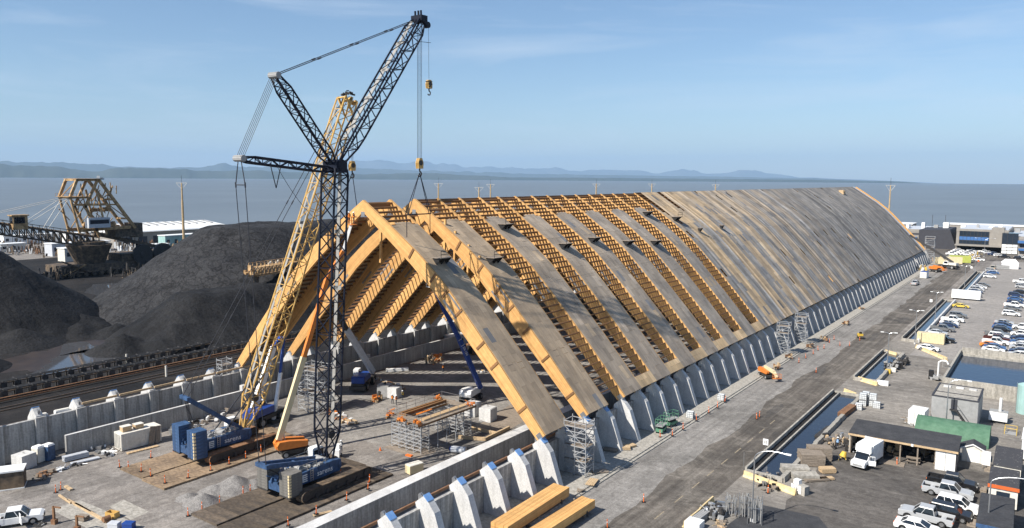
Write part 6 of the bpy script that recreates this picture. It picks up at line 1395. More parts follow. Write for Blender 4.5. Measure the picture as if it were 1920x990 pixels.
# timber and concrete stock between trench and shed
pallet_stack('timber_stack', 59.11, 56.78, .013, .5, 2.6, 3.2, 7, .2, MT['oldwood'], 'tall grey-brown timber stack beside the first trench', 'timber', seed=21); pallet_stack('timber_stack', 59.59, 59.20, .013, .5, 1.6, 3.2, 8, .2, MT['oldwood'], 'second taller timber stack nearer the shed', 'timber', seed=22)
pallet_stack('timber_stack', 58.29, 51.76, .013, .5, 1.6, 3.6, 3, .3, MT['conc3'], 'stack of grey concrete beams at the trench end', 'beams', seed=23); pallet_stack('timber_stack', 59.82, 50.79, .013, .6, 2.0, 3.4, 2, .3, MT['conc3'], 'lower stack of concrete beams at the trench end', 'beams', seed=24)
pallet_stack('timber_stack', 61.13, 51.07, .013, .8, 1.6, 3.4, 2, .1, MT['oldwood'], 'loose dark boards beside the concrete beams', 'boards', seed=25); pallet_stack('timber_stack', 61.80, 54.83, .013, .7, 1.2, 2.0, 4, .12, MT['plank'], 'small pale yellow timber stack near the white box truck', 'timber', seed=26); pallet_stack('timber_stack', 62.29, 51.92, .013, .8, .8, 2.2, 2, .1, MT['plank'], 'low pile of pale boards near the white box truck', 'timber', seed=27)
pallet_stack('steel_bundle', 57.43, 71.10, .013, 1.5, 1.0, 6.0, 3, .15, MT['dsteel'], 'dark pipe bundle on the trench wall', 'pipes', seed=28); pallet_stack('steel_bundle', 57.80, 85.17, .013, 1.5, 1.2, 6.5, 4, .16, MT['rust'], 'rusty pipe bundle behind the white totes', 'pipes', seed=29)
clutter('yard_clutter', 60.70, 67.18, .3, 4, 5, 50, [MT['plank'], MT['oldwood'], MT['dsteel'], MT['steel']], 'cluttered work bench with timber left of the black-roofed shed', 'work bench', 74, 1.0)
t = thing('concrete_mixer', (62.38, 61.26), .3, 'yellow small mixer beside the timber stacks', 'mixer'); mb = MB(); mb.cyl((0, 0, .5), (.2, .1, 1.2), .5, 12, .3); mb.build('drum', MT['yellowmach'], t); mb = MB(); mb.beam((-.6, -.4, 0), (0, 0, .7), .1, .1); mb.beam((.6, -.4, 0), (0, 0, .7), .1, .1); mb.beam((0, .7, 0), (0, 0, .7), .1, .1); mb.build('stand', MT['yellowmach'], t); add_wheels(t, (-.5, .5), (-.4,), .25, .12)
clutter('machine_parts', 58.44, 125.42, .3, 3, 6, 40, [MT['dsteel'], MT['black'], MT['grey']], 'dark pumps and pipes behind the middle trench', 'machine parts', 75, 1.2); clutter('machine_parts', 59.16, 130.72, .3, 3, 5, 26, [MT['rubber'], MT['dsteel']], 'heap of dark hoses behind the middle trench', 'machine parts', 76, .9)
for k, (x, y) in enumerate(((58.37, 119.71), (59.03, 121.87))): mb = MB(); mb.box(-.5, .5, -.5, .5, 0, .8); o = mb.build('pump_set', [MT['yellowmach'], MT['offwhite']][k]); o.location = (x, y, .013); tag(o, ['yellow pump set behind the middle trench wall', 'pale pump set behind the middle trench wall'][k], 'pump')
# ------------------------------------------------------------------ sheds and houses of the service yard
t = thing('open_shed', (69.2, 68.2, 0), .03, 'open-fronted shed with long black flat roof', 'shed')
mb = MB(); mb.hexa([(-7, -3.4, 2.9), (7, -3.4, 2.9), (7, 3.0, 3.35), (-7, 3.0, 3.35), (-7, -3.4, 3.08), (7, -3.4, 3.08), (7, 3.0, 3.53), (-7, 3.0, 3.53)]); mb.build('roof', MT['roofblack'], t)
box_part(t, 'fascia', MT['plank'], -7.02, 7.02, -3.47, -3.41, 2.78, 3.06)
for k in range(6): box_part(t, 'post', MT['oldwood'], -6.8+k*2.2, -6.62+k*2.2, -3.2, -3.02, .013, 2.9)
box_part(t, 'back_wall', MT['bldgdark'], -6.9, 6.9, 2.7, 2.85, .013, 3.3); box_part(t, 'side_wall', MT['offwhite'], -6.9, -6.75, -3.0, 2.7, .013, 2.95); box_part(t, 'side_wall', MT['bldgdark'], 6.75, 6.9, -3.0, 2.7, .013, 2.95)
box_part(t, 'door_panel', MT['white'], 4.3, 5.5, -3.2, -3.1, .013, 2.75); box_part(t, 'door_panel', MT['white'], 5.55, 6.75, -3.2, -3.1, .013, 2.75)
for x in (-4.6, 1.4): box_part(t, 'roof_lamp', MT['lamp'], x-.15, x+.15, -3.6, -3.48, 2.75, 3.1)
clutter('bench_clutter', 69, 68.5, 0, 9, 3, 40, [MT['oldwood'], MT['dsteel'], MT['plank']], 'tools and benches in the dark of the open shed', 'benches', 80, 1.1)
t = thing('picnic_table', (70.79, 65.94), .1, 'weathered picnic table before the open shed', 'table'); box_part(t, 'table_top', MT['oldwood'], -.9, .9, -.4, .4, .72, .78)
for y in (-.75, .75): box_part(t, 'bench', MT['oldwood'], -.9, .9, y-.15, y+.15, .42, .47)
for x in (-.7, .7): mb = MB(); mb.beam((x, -.75, .01), (x, .3, .72), .08, .08); mb.beam((x, .75, .01), (x, -.3, .72), .08, .08); mb.beam((x, -.8, .4), (x, .8, .4), .08, .08); mb.build('leg', MT['oldwood'], t)
mb = MB(); mb.box(-2.6, 2.6, -.9, .9, .013, .12); o = mb.build('ramp_board', MT['oldwood']); o.location = (67.39, 63.93, 0); o.rotation_euler = (0, 0, .06); tag(o, 'long dark board with pale edge beside the box truck', 'board')
delineator(69.09, 63.66, 0, 'orange post at the end of the dark board before the open shed')
t = thing('small_shed', (77.51, 72.47), .05, 'small white gabled shed right of the open shed', 'shed'); box_part(t, 'wall', MT['offwhite'], -1.3, 1.3, -1.2, 1.2, .013, 1.9); mb = MB(); mb.prism([(-1.3, 1.9), (1.3, 1.9), (0, 2.55)], -1.19, 1.19); mb.build('gable', MT['offwhite'], t); mb = MB(); mb.beam((0, -1.35, 2.66), (-1.55, -1.35, 1.9), .01, .01)
mb = MB(); mb.prism([(-1.6, 1.82), (0, 2.6), (1.6, 1.82), (1.6, 1.94), (0, 2.72), (-1.6, 1.94)], -1.35, 1.35); mb.build('roof', MT['roofblack'], t); mb = MB(); mb.prism([(-1.62, 1.78), (0, 2.57), (1.62, 1.78), (1.62, 1.96), (0, 2.74), (-1.62, 1.96)], -1.42, -1.352); mb.build('barge_board', MT['white'], t); box_part(t, 'door', MT['white'], -.6, .9, -1.23, -1.2, .05, 1.8)
# green quonset hut: corrugated half barrel
t = thing('quonset_hut', (74.0, 82.0, 0), .02, 'green corrugated barrel-roofed hut behind the open shed', 'hut'); mb = MB(); n = 16; segs = 22; r = 3.3
for j in range(segs):
    x0, x1 = -5+10*j/segs, -5+10*(j+1)/segs; ra, rb = (r, r+.015) if j % 2 else (r+.015, r)
    for k in range(n):
        a, b = math.pi*k/n, math.pi*(k+1)/n; mb.face([(x0, ra*math.cos(a), ra*math.sin(a)*.8), (x0, ra*math.cos(b), ra*math.sin(b)*.8), (x1, rb*math.cos(b), rb*math.sin(b)*.8), (x1, rb*math.cos(a), rb*math.sin(a)*.8)][::-1])
mb.build('barrel_roof', MT['green'], t, smooth=True)
for x in (-5, 5): mb = MB(); mb.face([(x, r*math.cos(math.pi*k/n), r*math.sin(math.pi*k/n)*.8) for k in range(n+1)]); mb.build('end_wall', MT['green'] if x > 0 else MT['bldgdark'], t)
t = thing('shipping_container', (68.61, 86.02), 1.5, 'white shipping container at the end of the green hut', 'container'); box_part(t, 'shell', MT['white'], -1.6, 1.6, -1.2, 1.2, .1, 2.6); mb = MB()
for k in range(4): mb.cyl((-1.63, -.8+k*.53, .2), (-1.63, -.8+k*.53, 2.5), .03, 6)
mb.build('lock_bar', MT['grey'], t); box_part(t, 'door_leaf', MT['white'], -1.62, -1.6, -1.1, -.03, .2, 2.5); box_part(t, 'door_leaf', MT['white'], -1.62, -1.6, .03, 1.1, .2, 2.5)
clutter('pipe_scrap', 67.02, 85.53, .3, 1.6, 2.6, 14, [MT['oldwood'], MT['grey']], 'grey ducts and pipe scrap left of the white container', 'pipes', 82, .8)
# grey block house
t = thing('block_house', (73.5, 92.4, 0), 0, 'plain grey concrete block house with flat roof', 'building'); box_part(t, 'wall', MT['grey'], -3.3, 3.3, -4.7, 4.7, .013, 4.7); box_part(t, 'roof', MT['conc3'], -3.1, 3.1, -4.5, 4.5, 4.7, 4.78)
for b in ((-3.36, -3.1, -4.76, 4.76), (3.1, 3.36, -4.76, 4.76)): box_part(t, 'parapet', MT['bldgdark'], *b, 4.7, 4.9)
for b in ((-3.1, 3.1, -4.76, -4.5), (-3.1, 3.1, 4.5, 4.76), (-3.1, 3.1, -1.6, -1.45)): box_part(t, 'parapet', MT['bldgdark'], *b, 4.7, 4.88)
for x in (-1.9, 0, 1.9): box_part(t, 'roof_hatch', MT['conc'], x-.55, x+.55, 2.4, 3.3, 4.78, 4.95)
mb = MB(); mb.beam((.4, -4.9, 3.0), (2.4, -4.9, .3), .1, .12); mb.beam((.4, -5.7, 3.0), (2.4, -5.7, .3), .1, .12)
for k in range(8): mb.box(.4+k*.25-.1, .4+k*.25+.15, -5.7, -4.9, 2.85-k*.34, 2.9-k*.34)
mb.beam((.0, -5.7, 3.9), (.5, -5.7, 3.9), .05, .05); mb.beam((.5, -5.7, 3.9), (2.5, -5.7, 1.2), .05, .05); mb.box(-.6, .5, -5.7, -4.77, 2.95, 3.02); mb.build('stair', MT['dsteel'], t)
box_part(t, 'door', MT['bldgdark'], -.5, .4, -4.74, -4.69, 3.0, 4.6)
# water tank
t = thing('water_basin', (75, 126, 0), 0, 'large concrete basin full of dark blue water', 'basin'); H_ = 2.75
box_part(t, 'front_wall', MT['conc3'], -5.4, 20, -15.2, -14.8, .013, H_); box_part(t, 'back_wall', MT['conc3'], -5.4, 20, 14.6, 15.0, .013, H_+.6); box_part(t, 'side_wall', MT['conc3'], -5.8, -5.4, -15.2, 15.0, .013, H_); box_part(t, 'back_ledge', MT['conc3'], -5.4, 20, 13.9, 14.6, .5, 2.0)
mb = MB(); mb.sheet([(-5.4, -14.8), (20, -14.8), (20, 14.6), (-5.4, 14.6)], 1.6); mb.build('water', water('basin_water', (.015, .03, .06), .06, .9, .03), t)
t = thing('pump_station', (67.44, 120.14), .0, 'cluster of white valves and pipes at the basin corner', 'pump'); mb = MB(); mb.tube([(0, 0, 0), (0, 0, 3.6), (.5, 0, 4.0), (1.4, 0, 4.0), (1.7, 0, 3.4)], .16, 8); mb.build('pipe', MT['white'], t); mb = MB(); scatter_gear(mb, -1.2, 1.5, -1.2, 1.2, 0, 16, random.Random(5), 1.0); mb.build('valve_gear', MT['grey'], t); box_part(t, 'control_cabinet', MT['black'], -1.6, -.8, -.6, .4, 0, 1.8)
t = thing('fence_cage', (68.16, 132.75), 0, 'small fenced cage at the basin corner by the parking lot', 'fence'); mb = MB()
for k in range(9): mb.cyl((-1.2+k*.3, 0, 0), (-1.2+k*.3, 0, 1.9), .03, 5)
for z in (.1, 1, 1.9): mb.beam((-1.2, 0, z), (1.2, 0, z), .05, .05)
mb.build('fence_panel', MT['steel'], t); box_part(t, 'post', MT['grey'], -1.3, -1.2, -.05, .05, 0, 2.1)
t = thing('generator_trailer', (79.28, 95.02), .0, 'white generator trailer with light mast beside the basin wall', 'trailer'); box_part(t, 'housing', MT['white'], -1.3, 1.3, -.9, .9, .45, 1.9); box_part(t, 'top', MT['grey'], -1.25, 1.25, -.85, .85, 1.9, 1.98); mb = MB(); mb.cyl((.2, 0, 1.98), (.2, 0, 4.2), .22, 8); mb.build('mast', MT['white'], t); add_wheels(t, (-.9, .9), (0,), .3, .2)
t = thing('storage_tank', (82.97, 103.96), 0, 'pale teal upright tank at the right edge', 'tank'); mb = MB(); mb.cyl((0, 0, .013), (0, 0, 5.0), 1.6, 20); mb.cyl((0, 0, 5.0), (0, 0, 5.5), 1.6, 20, .3); mb.build('shell', MT['teal'], t, smooth=False); mb = MB(); mb.beam((-1.66, 0, .1), (-1.66, 0, 5.2), .3, .05); mb.build('ladder', MT['steel'], t)
t = thing('white_cabin', (84.6, 79.2, 0), 0, 'white cabin cut off by the right edge', 'cabin'); box_part(t, 'wall', MT['white'], -1.4, 2, -3, 3, .3, 3.2); box_part(t, 'roof', MT['white'], -1.5, 2.1, -3.1, 3.1, 3.2, 3.35); box_part(t, 'window', MT['winglass'], -1.44, -1.39, -2.4, -.6, 1.2, 2.2); box_part(t, 'front_window', MT['winglass'], -1.0, 1, -3.04, -2.99, 1.2, 2.2); box_part(t, 'base', MT['dsteel'], -1.3, 1.9, -2.9, 2.9, .013, .3)
t = thing('yellow_railing', (81.34, 89.52), 0, 'yellow pipe railing beside the white cabin', 'railing'); mb = MB()
for x in (-.8, .8):
    for y in (-.9, .9): mb.cyl((x, y, 0), (x, y, 1.1), .04, 6)
    for z in (.55, 1.1): mb.cyl((x, -.9, z), (x, .9, z), .04, 6)
for z in (.55, 1.1): mb.cyl((-.8, .9, z), (.8, .9, z), .04, 6)
mb.build('rail', MT['yellowmach'], t); box_part(t, 'deck', MT['grey'], -.8, .8, -.9, .9, .05, .12)
def site_trailer(cx, cy, w, l, h, rz, roof, label, trim=None):
    t = thing('site_office', (cx, cy, 0), rz, label, 'site office', 'black-roofed site trailers'); box_part(t, 'wall', MT['offwhite'], -w/2, w/2, -l/2, l/2, .3, h); box_part(t, 'roof', roof, -w/2-.12, w/2+.12, -l/2-.12, l/2+.12, h, h+.18, tx=.05, ty=.05); box_part(t, 'base', MT['dsteel'], -w/2+.1, w/2-.1, -l/2+.1, l/2-.1, .013, .3)
    if trim: box_part(t, 'trim', trim, -w/2-.14, w/2+.14, -l/2-.17, -l/2-.125, h-.35, h+.1)
    box_part(t, 'window', MT['winglass'], -.7, .7, -l/2-.04, -l/2+.01, 1.3, 2.2); box_part(t, 'side_window', MT['winglass'], -w/2-.04, -w/2+.01, -1.2, .4, 1.3, 2.1); box_part(t, 'door', MT['white'], -w/2-.05, -w/2+.01, 1.2, 2.1, .35, 2.35)
    mb = MB()
    for k in range(3): mb.box(-w/2-1.2+k*.3, -w/2-.9+k*.3, 1.1, 2.2, .013, .25+k*.2)
    mb.build('steps', MT['oldwood'], t)
site_trailer(82, 67.2, 3.0, 8.4, 2.9, .02, MT['roofspot'], 'farthest site trailer with spotted black roof', None); site_trailer(82, 58.4, 3.0, 6.6, 2.9, .03, MT['roofspot'], 'middle site trailer with orange trim below its spotted roof', MT['red']); site_trailer(81.9, 46.2, 3.2, 9.6, 2.9, .03, MT['roofblack'], 'nearest site trailer with plain black roof', MT['blue'])
box_c = thing('notice_board', (79.38, 69.29), 0, 'white notice board beside the farthest site trailer', 'board'); box_part(box_c, 'board', MT['white'], -.5, .5, -.05, .05, .6, 2.6); box_part(box_c, 'post', MT['oldwood'], -.45, -.35, -.04, .04, .013, .6); box_part(box_c, 'post', MT['oldwood'], .35, .45, -.04, .04, .013, .6)
# ------------------------------------------------------------------ parking lot extras
t = thing('tan_container', (61.29, 159.14), 0, 'tan corrugated container among the parked cars', 'container'); box_part(t, 'shell', MT['cream'], -3.0, 3.0, -1.1, 1.1, .1, 2.5); mb = MB()
for k in range(18): mb.box(-2.9+k*.33, -2.76+k*.33, -1.15, -1.1, .2, 2.4)
mb.build('corrugation', MT['cream'], t); box_part(t, 'door_leaf', MT['cream'], 3.0, 3.03, -1.0, 1.0, .2, 2.4)
t = thing('cargo_trailer', (61.07, 244.70), 0, 'white enclosed cargo trailer among the parked cars', 'trailer'); box_part(t, 'box', MT['white'], -4.2, 4.2, -1.2, 1.2, .5, 3.2); box_part(t, 'door', MT['offwhite'], 1.2, 2.4, -1.22, -1.2, .7, 2.8); add_wheels(t, (-1.4, -.4), (-1.0, 1.0), .38, .2) if False else None
mbw = MB(); mbw.cyl((0, -.12, 0), (0, .12, 0), .38, 14); wm = mbw.mesh('wheel', MT['rubber'])
for x in (-1.4, -.5):
    for y in (-1.05, 1.05): put('wheel', wm, t, (x, y, .39))
mb = MB(); mb.beam((4.2, 0, .5), (5.6, 0, .5), .15, .12); mb.build('drawbar', MT['dsteel'], t)
t = thing('event_tent', (67.51, 365.80), .1, 'white marquee tent at the top of the parking lot', 'tent'); box_part(t, 'side', MT['tarp'], -3.2, 3.2, -2.6, 2.6, .015, 2.6); mb = MB(); mb.hexa([(-3.4, -2.8, 2.6), (3.4, -2.8, 2.6), (3.4, 2.8, 2.6), (-3.4, 2.8, 2.6), (-2, -.2, 4.2), (2, -.2, 4.2), (2, .2, 4.2), (-2, .2, 4.2)]); mb.build('canopy', MT['tarp'], t)
t = thing('mesh_fence', (64.81, 358.35), 0, 'grey mesh fence between beige van and marquee', 'fence'); mb = MB()
for k in range(7): mb.cyl((-3+k, 0, 0), (-3+k, 0, 2), .05, 5)
for z in (.2, 1, 1.9): mb.beam((-3, 0, z), (3, 0, z), .06, .06)
mb.build('panel', MT['steel'], t); box_part(t, 'backdrop', MT['grey'], -3, 3, .05, .08, .2, 1.9)

# ------------------------------------------------------------------ far end of the hall and the office
def small_container(x, y, rz, w, l, h, m, label, top=None):
    t = thing('storage_container', (x, y, 0), rz, label, 'container'); box_part(t, 'shell', m, -l/2, l/2, -w/2, w/2, .1, h); box_part(t, 'door', MT['offwhite'], -l/2-.03, -l/2, -w/2+.1, w/2-.1, .2, h-.1); box_part(t, 'roof', top or m, -l/2, l/2, -w/2, w/2, h, h+.1)
small_container(41.06, 301.44, 1.5, 2.4, 4.5, 2.6, MT['white'], 'white container with blue lid by the far buttresses', MT['liftblue'])
o = (41.99, 327.50); boom_lift('boom_lift', o, -2.2, 'orange boom lift at the far end of the hall', MT['orange'], MT['dsteel'], [(0, -1.2, 2.6), (0, 3.2, 2.4), (0, 4.4, 1.2)], [MT['orange'], MT['orange']])
o = (45.01, 345.15); mobile_crane(o, 1.2, 'small dark mobile crane with raised dark boom at the far end of the hall', MT['offwhite'], [MT['dsteel'], MT['dsteel']], [(0, -2, 3), (-3, 9, 10), (-5, 16, 14.5)], MT['dsteel'])
small_container(44.30, 372.63, .2, 3, 7, 3, MT['cream'], 'yellow container at the far end of the road'); small_container(46.05, 380.09, .3, 4, 9, 3.2, MT['lime'], 'lime green machine house at the far end of the road'); small_container(39.82, 366.06, .3, 3, 6, 3.2, MT['cream'], 'pale yellow unit beside the far mobile crane')
for k, (x, y) in enumerate(((36.52, 378.61), (49.48, 395.46), (35.91, 327.61), (49.66, 415.84))): clutter('site_clutter', x, y, .3, 5, 8, 30, [MT['white'], MT['plank'], MT['dsteel'], MT['yellowmach']], ['white and tan gear heap at the far gable', 'yellow and brown gear at the end of the road', 'orange-brown gear at the last buttresses', 'blue and dark gear before the parked white pickup'][k], 'gear', 90+k, 2.0)
of = thing('office_building', (0, 470, 0), 0, 'long grey office building with blue awnings at the far end', 'building')
def ob(name, m, *b): mb = MB(); mb.box(*b); return mb.build(name, m, of)
OF = [(-60, 6, 40, -4, 9.5, 'bldg'), (6, 30, 40, -6, 10, 'bldg'), (37, 62, 40, -18, 12, 'bldg'), (62, 150, 40, -26, 9.4, 'bldg')]
for x0, x1, y1, y0, h, m in OF: ob('wall', MT[m], x0, x1, y0, y1, .016, h); ob('roof', MT['boomgrey'], x0+.5, x1-.5, y0+.5, y1-.5, h, h+.35); ob('parapet', MT['bldg'], x0-.1, x1+.1, y0-.1, y0+.5, h-1.0, h+.7)
mb = MB(); mb.prism([(17, .016), (37, .016), (33, 11.6), (17, 10.8)], -12, 20); mb.build('dark_wing', MT['bldgdark'], of)
ob('dark_band', MT['bldgdark'], -60.05, 30.05, -6.12, -6.02, 7.4, 8.4); ob('door_recess', MT['black'], -14, 15, -4.2, -3.9, .02, 4.4); ob('awning', MT['awning'], -16, 15.5, -8.5, -4.2, 4.6, 6.0)
gl = ob('glass_front', MT['winglass'], 38.5, 53, -18.3, -18.05, 4.2, 11.5)
for k in range(9): mb = MB(); mb.box(38.6+k*1.78, 38.72+k*1.78, -18.42, -18.3, 4.2, 11.5); mb.build('mullion', MT['dsteel'], gl)
for z in (6.0, 8.6): mb = MB(); mb.box(38.5, 53, -18.4, -18.32, z, z+.2); mb.build('transom', MT['dsteel'], gl)
ob('spandrel', MT['awning'], 38.5, 53, -18.36, -18.31, 6.4, 8.3); ob('canopy', MT['bldg'], 37, 60, -24, -18, 3.4, 4.1); ob('entrance_glass', MT['black'], 38, 60, -18.35, -18.05, .02, 3.4)
w2 = ob('stair_glass', MT['winglass'], 59.6, 67, -26.5, -17.9, 5.6, 11.6); w3 = ob('pale_panel', MT['white'], 59.6, 67, -26.45, -17.95, .5, 5.6)
for k in range(4): mb = MB(); mb.box(59.6+k*2.45, 59.72+k*2.45, -26.6, -26.5, .5, 11.6); mb.build('mullion', MT['dsteel'], w2)
for z in (2.2, 3.9, 5.6): mb = MB(); mb.box(59.6, 67, -26.58, -26.5, z, z+.18); mb.build('transom', MT['dsteel'], w3)
ob('awning', MT['awning'], 67, 100, -28.5, -26.2, 6.6, 7.9); ob('awning', MT['awning'], 67.5, 71.5, -28, -26.2, 2.6, 3.7); ob('tower_slot', MT['bldgdark'], 54.5, 55.8, -18.15, -18.02, 6, 12); ob('tower', MT['bldg'], 54, 60, -18.4, -8, 4, 13.8)
for k in range(8): ob('window', MT['winglass'], 68+k*4, 70.2+k*4, -26.12, -26.02, 4.4, 5.9); ob('window', MT['winglass'], 74+k*5, 77+k*5, -26.12, -26.02, .8, 3.4)
rr = random.Random(8)
for k in range(16):
    x = -20+k*7+rr.uniform(-2, 2); w = rr.uniform(1, 3); ob('roof_unit', MT['white'] if k % 3 else MT['grey'], x, x+w, rr.uniform(4, 10), rr.uniform(11, 14), 10.5, 12.6+rr.uniform(0, 2.2))
for x in (-8, 21, 28): mb = MB(); mb.cyl((x, 10, 10), (x, 10, 19), .12, 5); mb.build('antenna', MT['dsteel'], of)
# low sheds behind the office along the quay
for k, (x, y, w, l, h) in enumerate(((-30, 560, 60, 20, 9), (60, 600, 90, 18, 8))):
    t = thing('quay_shed', (x, y, 0), 0, ['low pale-roofed quay shed behind the far gable', 'low pale-roofed quay shed behind the office'][k], 'shed'); box_part(t, 'wall', MT['bldg'], -w/2, w/2, -l/2, l/2, 0, h); box_part(t, 'roof', MT['white'], -w/2-.5, w/2+.5, -l/2-.5, l/2+.5, h, h+.5)
# ------------------------------------------------------------------ mooring masts beyond the ridge
def mast(x, y, h, label, arm=6, k=1.0):
    t = thing('light_mast', (x, y, 0), .6, label, 'mast', 'tall light masts'); mb = MB(); mb.cyl((0, 0, 0), (0, 0, h*.72), .75*k, 8, .6*k); mb.cyl((0, 0, h*.72), (0, 0, h), .5*k, 8, .38*k); mb.build('pole', MT['pipe'], t)
    mb = MB(); mb.beam((-arm/2, 0, h), (arm/2, 0, h), .18, .18); mb.beam((-arm/2, 0, h), (0, 0, h-3.4), .13, .13); mb.beam((arm/2, 0, h), (0, 0, h-3.4), .13, .13); mb.build('crossarm', MT['offwhite'], t)
    mb = MB(); mb.cyl((0, 0, h), (0, 0, h+4), .08, 5); mb.build('lightning_rod', MT['dsteel'], t)
mast(-300, 181, 36, 'tall tan light mast standing alone beside the coal yard warehouse')
for (px, x, y, h) in ((0, -261.7, 346, 35.6), (1, -247, 372, 33), (2, -252, 392, 35), (3, -215.5, 482, 35.5), (4, -189, 527, 35.6), (5, -142, 545, 35.5)): mast(x, y, h, ['light mast behind the ridge, nearest to the hook', 'light mast behind the ridge with low wide arms', 'light mast behind the ridge, right of the wide-armed one', 'light mast behind the ridge in the middle of the skyline', 'light mast above the end of the open joists', 'light mast above the sheathed ridge'][px])
mast(10.7, 395, 37.2, 'tan light mast past the far gable end', 5, .7)
# ------------------------------------------------------------------ coal yard: belt conveyors
def conveyor(x, y0, y1, z, w, label, pitch=2.4):
    t = thing('belt_conveyor', (x, y0, 0), 0, label, 'conveyor', 'yard belt conveyors'); L_ = y1-y0
    mb = MB(); mb.box(-w*.4, w*.4, 0, L_, z+.1, z+.16); mb.build('belt', MT['coal'], t)
    mb = MB(); mb.box(-w/2, -w/2+.2, 0, L_, z-.25, z); mb.box(w/2-.2, w/2, 0, L_, z-.25, z); mb.box(w/2-.1, w/2, 0, L_, .25, .4); mb.build('stringer', MT['dirty'], t)
    mb = MB(); mb.box(-w/2, w/2, -.12, .12, z, z+.12); mb.beam((-w/2+.1, 0, 0), (-w/2+.1, 0, z), .2, .25); mb.beam((w/2-.1, 0, 0), (w/2-.1, 0, z), .2, .25)
    mb.cyl((-w/2+.1, 0, z+.2), (-w*.15, 0, z+.1), .1, 6); mb.cyl((w/2-.1, 0, z+.2), (w*.15, 0, z+.1), .1, 6); mb.box(w/2, w/2+.12, -.55, .55, .35, z+.05); me = mb.mesh('idler_frame', MT['dsteel'])
    for k in range(min(110, int(L_/pitch))): put('idler_frame', me, t, (0, k*pitch, 0))
conveyor(-73.5, -45, 215, 1.5, 2.2, 'long belt conveyor along the foot of the coal piles, farther of two'); conveyor(-67.0, -45, 215, 1.5, 2.2, 'long belt conveyor along the foot of the coal piles, nearer of two')
for k, x in enumerate((-60.2, -58.4, -49.5, -47.8)):
    mb = MB(); mb.box(x-.08, x+.08, -60, 300, .01, .22); struct('rail', mb, MT['rail'])
mb = MB(); mb.box(-64, -63.7, -45, 215, .3, .5); mb.box(-64, -63.7, -45, 215, .8, .95); o = mb.build('pipe_run', MT['rust']); tag(o, 'rusty pipe run beside the nearer conveyor', 'pipe')
for k, (x, y) in enumerate(((-74.11, 29.49), (-57.97, 28.92))): t = thing('pull_switch', (x, y, 0), .2, ['small pale hydrant post beside the conveyor, left one', 'small pale hydrant post beside the conveyor, right one'][k], 'hydrant'); mb = MB(); mb.cyl((0, 0, 0), (0, 0, 2.2), .2, 8); mb.build('post', MT['offwhite'], t); mb = MB(); mb.tube([(0, 0, 2.2), (0, .1, 3.2), (0, -.4, 4.0)], .06); mb.build('nozzle', MT['dsteel'], t)
for k, (y, w, z) in enumerate(((-4.3, .5, 5.0), (-1.7, 1.0, 5.0), (-9.3, 1.5, 4.4), (-7.0, .9, 4.4))): t = thing('packing_block', (-33.3, y, z-.6), 1.5, ['small white block behind the left wall between two fins', 'long white block behind the left wall between two fins', 'white slabs behind the left wall at the edge of the view', 'low white slabs behind the left wall near the edge'][k], 'block'); box_part(t, 'block', MT['white'], -w, w, -.4, .4, 0, .9); box_part(t, 'cap', MT['offwhite'], -w+.1, w-.1, -.3, .3, .9, 1.0); box_part(t, 'stand', MT['conc2'], -w+.1, w-.1, -.3, .3, -z+.6, 0)
# ------------------------------------------------------------------ stacker-reclaimer
sx = thing('stacker_reclaimer', (-235, 100, 0), 0, 'huge tan and coal-black stacker reclaimer straddling the coal yard conveyor', 'stacker')
def sp(name, m, fn, par=None): mb = MB(); fn(mb); return mb.build(name, m, par or sx)
def f(mb):
    for s_ in (-4.5, 4.5):
        mb.beam((s_, -8.5, 31), (s_, -5.5, 38), .9, 1.0); mb.beam((s_, -5.5, 38), (s_, 3, 38), .9, 1.0); mb.beam((s_, 3, 38), (s_, 17, 18), .9, 1.1); mb.beam((s_, -3, 27), (s_, 2.5, 38), .8, .9); mb.beam((s_, -8.3, 31), (s_, -5.5, 17), .7, .8); mb.beam((s_, -3, 28), (s_, 2.2, 15), .8, .9); mb.beam((s_, -8.3, 31), (s_, -1, 31), .6, .7); mb.beam((s_, 2, 34), (s_, 5, 16), .6, .7); mb.beam((s_, -3, 28), (s_, 10, 28), .5, .6); mb.beam((s_, -5.5, 18), (s_, 15, 18.5), .8, 1.2)
    for y, z in ((-5.5, 38), (3, 38), (-8.3, 31), (-3, 28), (8, 30), (14, 22)): mb.beam((-4.5, y, z), (4.5, y, z), .6, .7)
    rq = random.Random(5)
    for s_ in (-4.5, 0, 4.5):
        for k in range(12): y, z = rq.uniform(-6, 10), rq.uniform(17, 33); mb.beam((s_, y, z), (s_+rq.uniform(-1, 1), y+rq.uniform(-4, 4), min(37, z+rq.uniform(2, 6))), .28, .28)
    for y, z, y2, z2 in ((-8, 31, -5.5, 38), (-5, 18, -3, 28), (2, 18, 3, 36), (8, 30, 14, 22)): mb.beam((-4.5, y, z), (4.5, y2, z2), .3, .3)
sp('tower_frame', MT['tan'], f)
def f(mb):
    for z in (31.3, 38.4): mb.box(-5.5, 5.5, -9.5 if z < 35 else -6, -2 if z < 35 else 4, z, z+.15)
    for s_ in (-5.4, 5.4):
        for k in range(8): mb.beam((s_, -9.4+k, 31.4), (s_, -9.4+k, 32.6), .1, .1)
        mb.beam((s_, -9.4, 32.6), (s_, -2.4, 32.6), .1, .1)
    scatter_gear(mb, -4, 4, 0, 9, 19, 60, random.Random(3), 2.2); scatter_gear(mb, -4, 4, 2, 9, 25, 30, random.Random(4), 1.6)
sp('walkway', MT['tan'], f)
sp('counterweight', MT['dirty'], lambda mb: (mb.box(-4, 4, 9, 20, 14.5, 18.5), mb.box(-4.2, 4.2, 17, 20.4, 14, 20)))
sp('operator_room', MT['boomgrey'], lambda mb: mb.box(5, 8, -3.5, 5, 19, 23))
sp('machine_window', MT['winglass'], lambda mb: mb.box(7.95, 8.06, -3, 4.5, 20.6, 22.2))
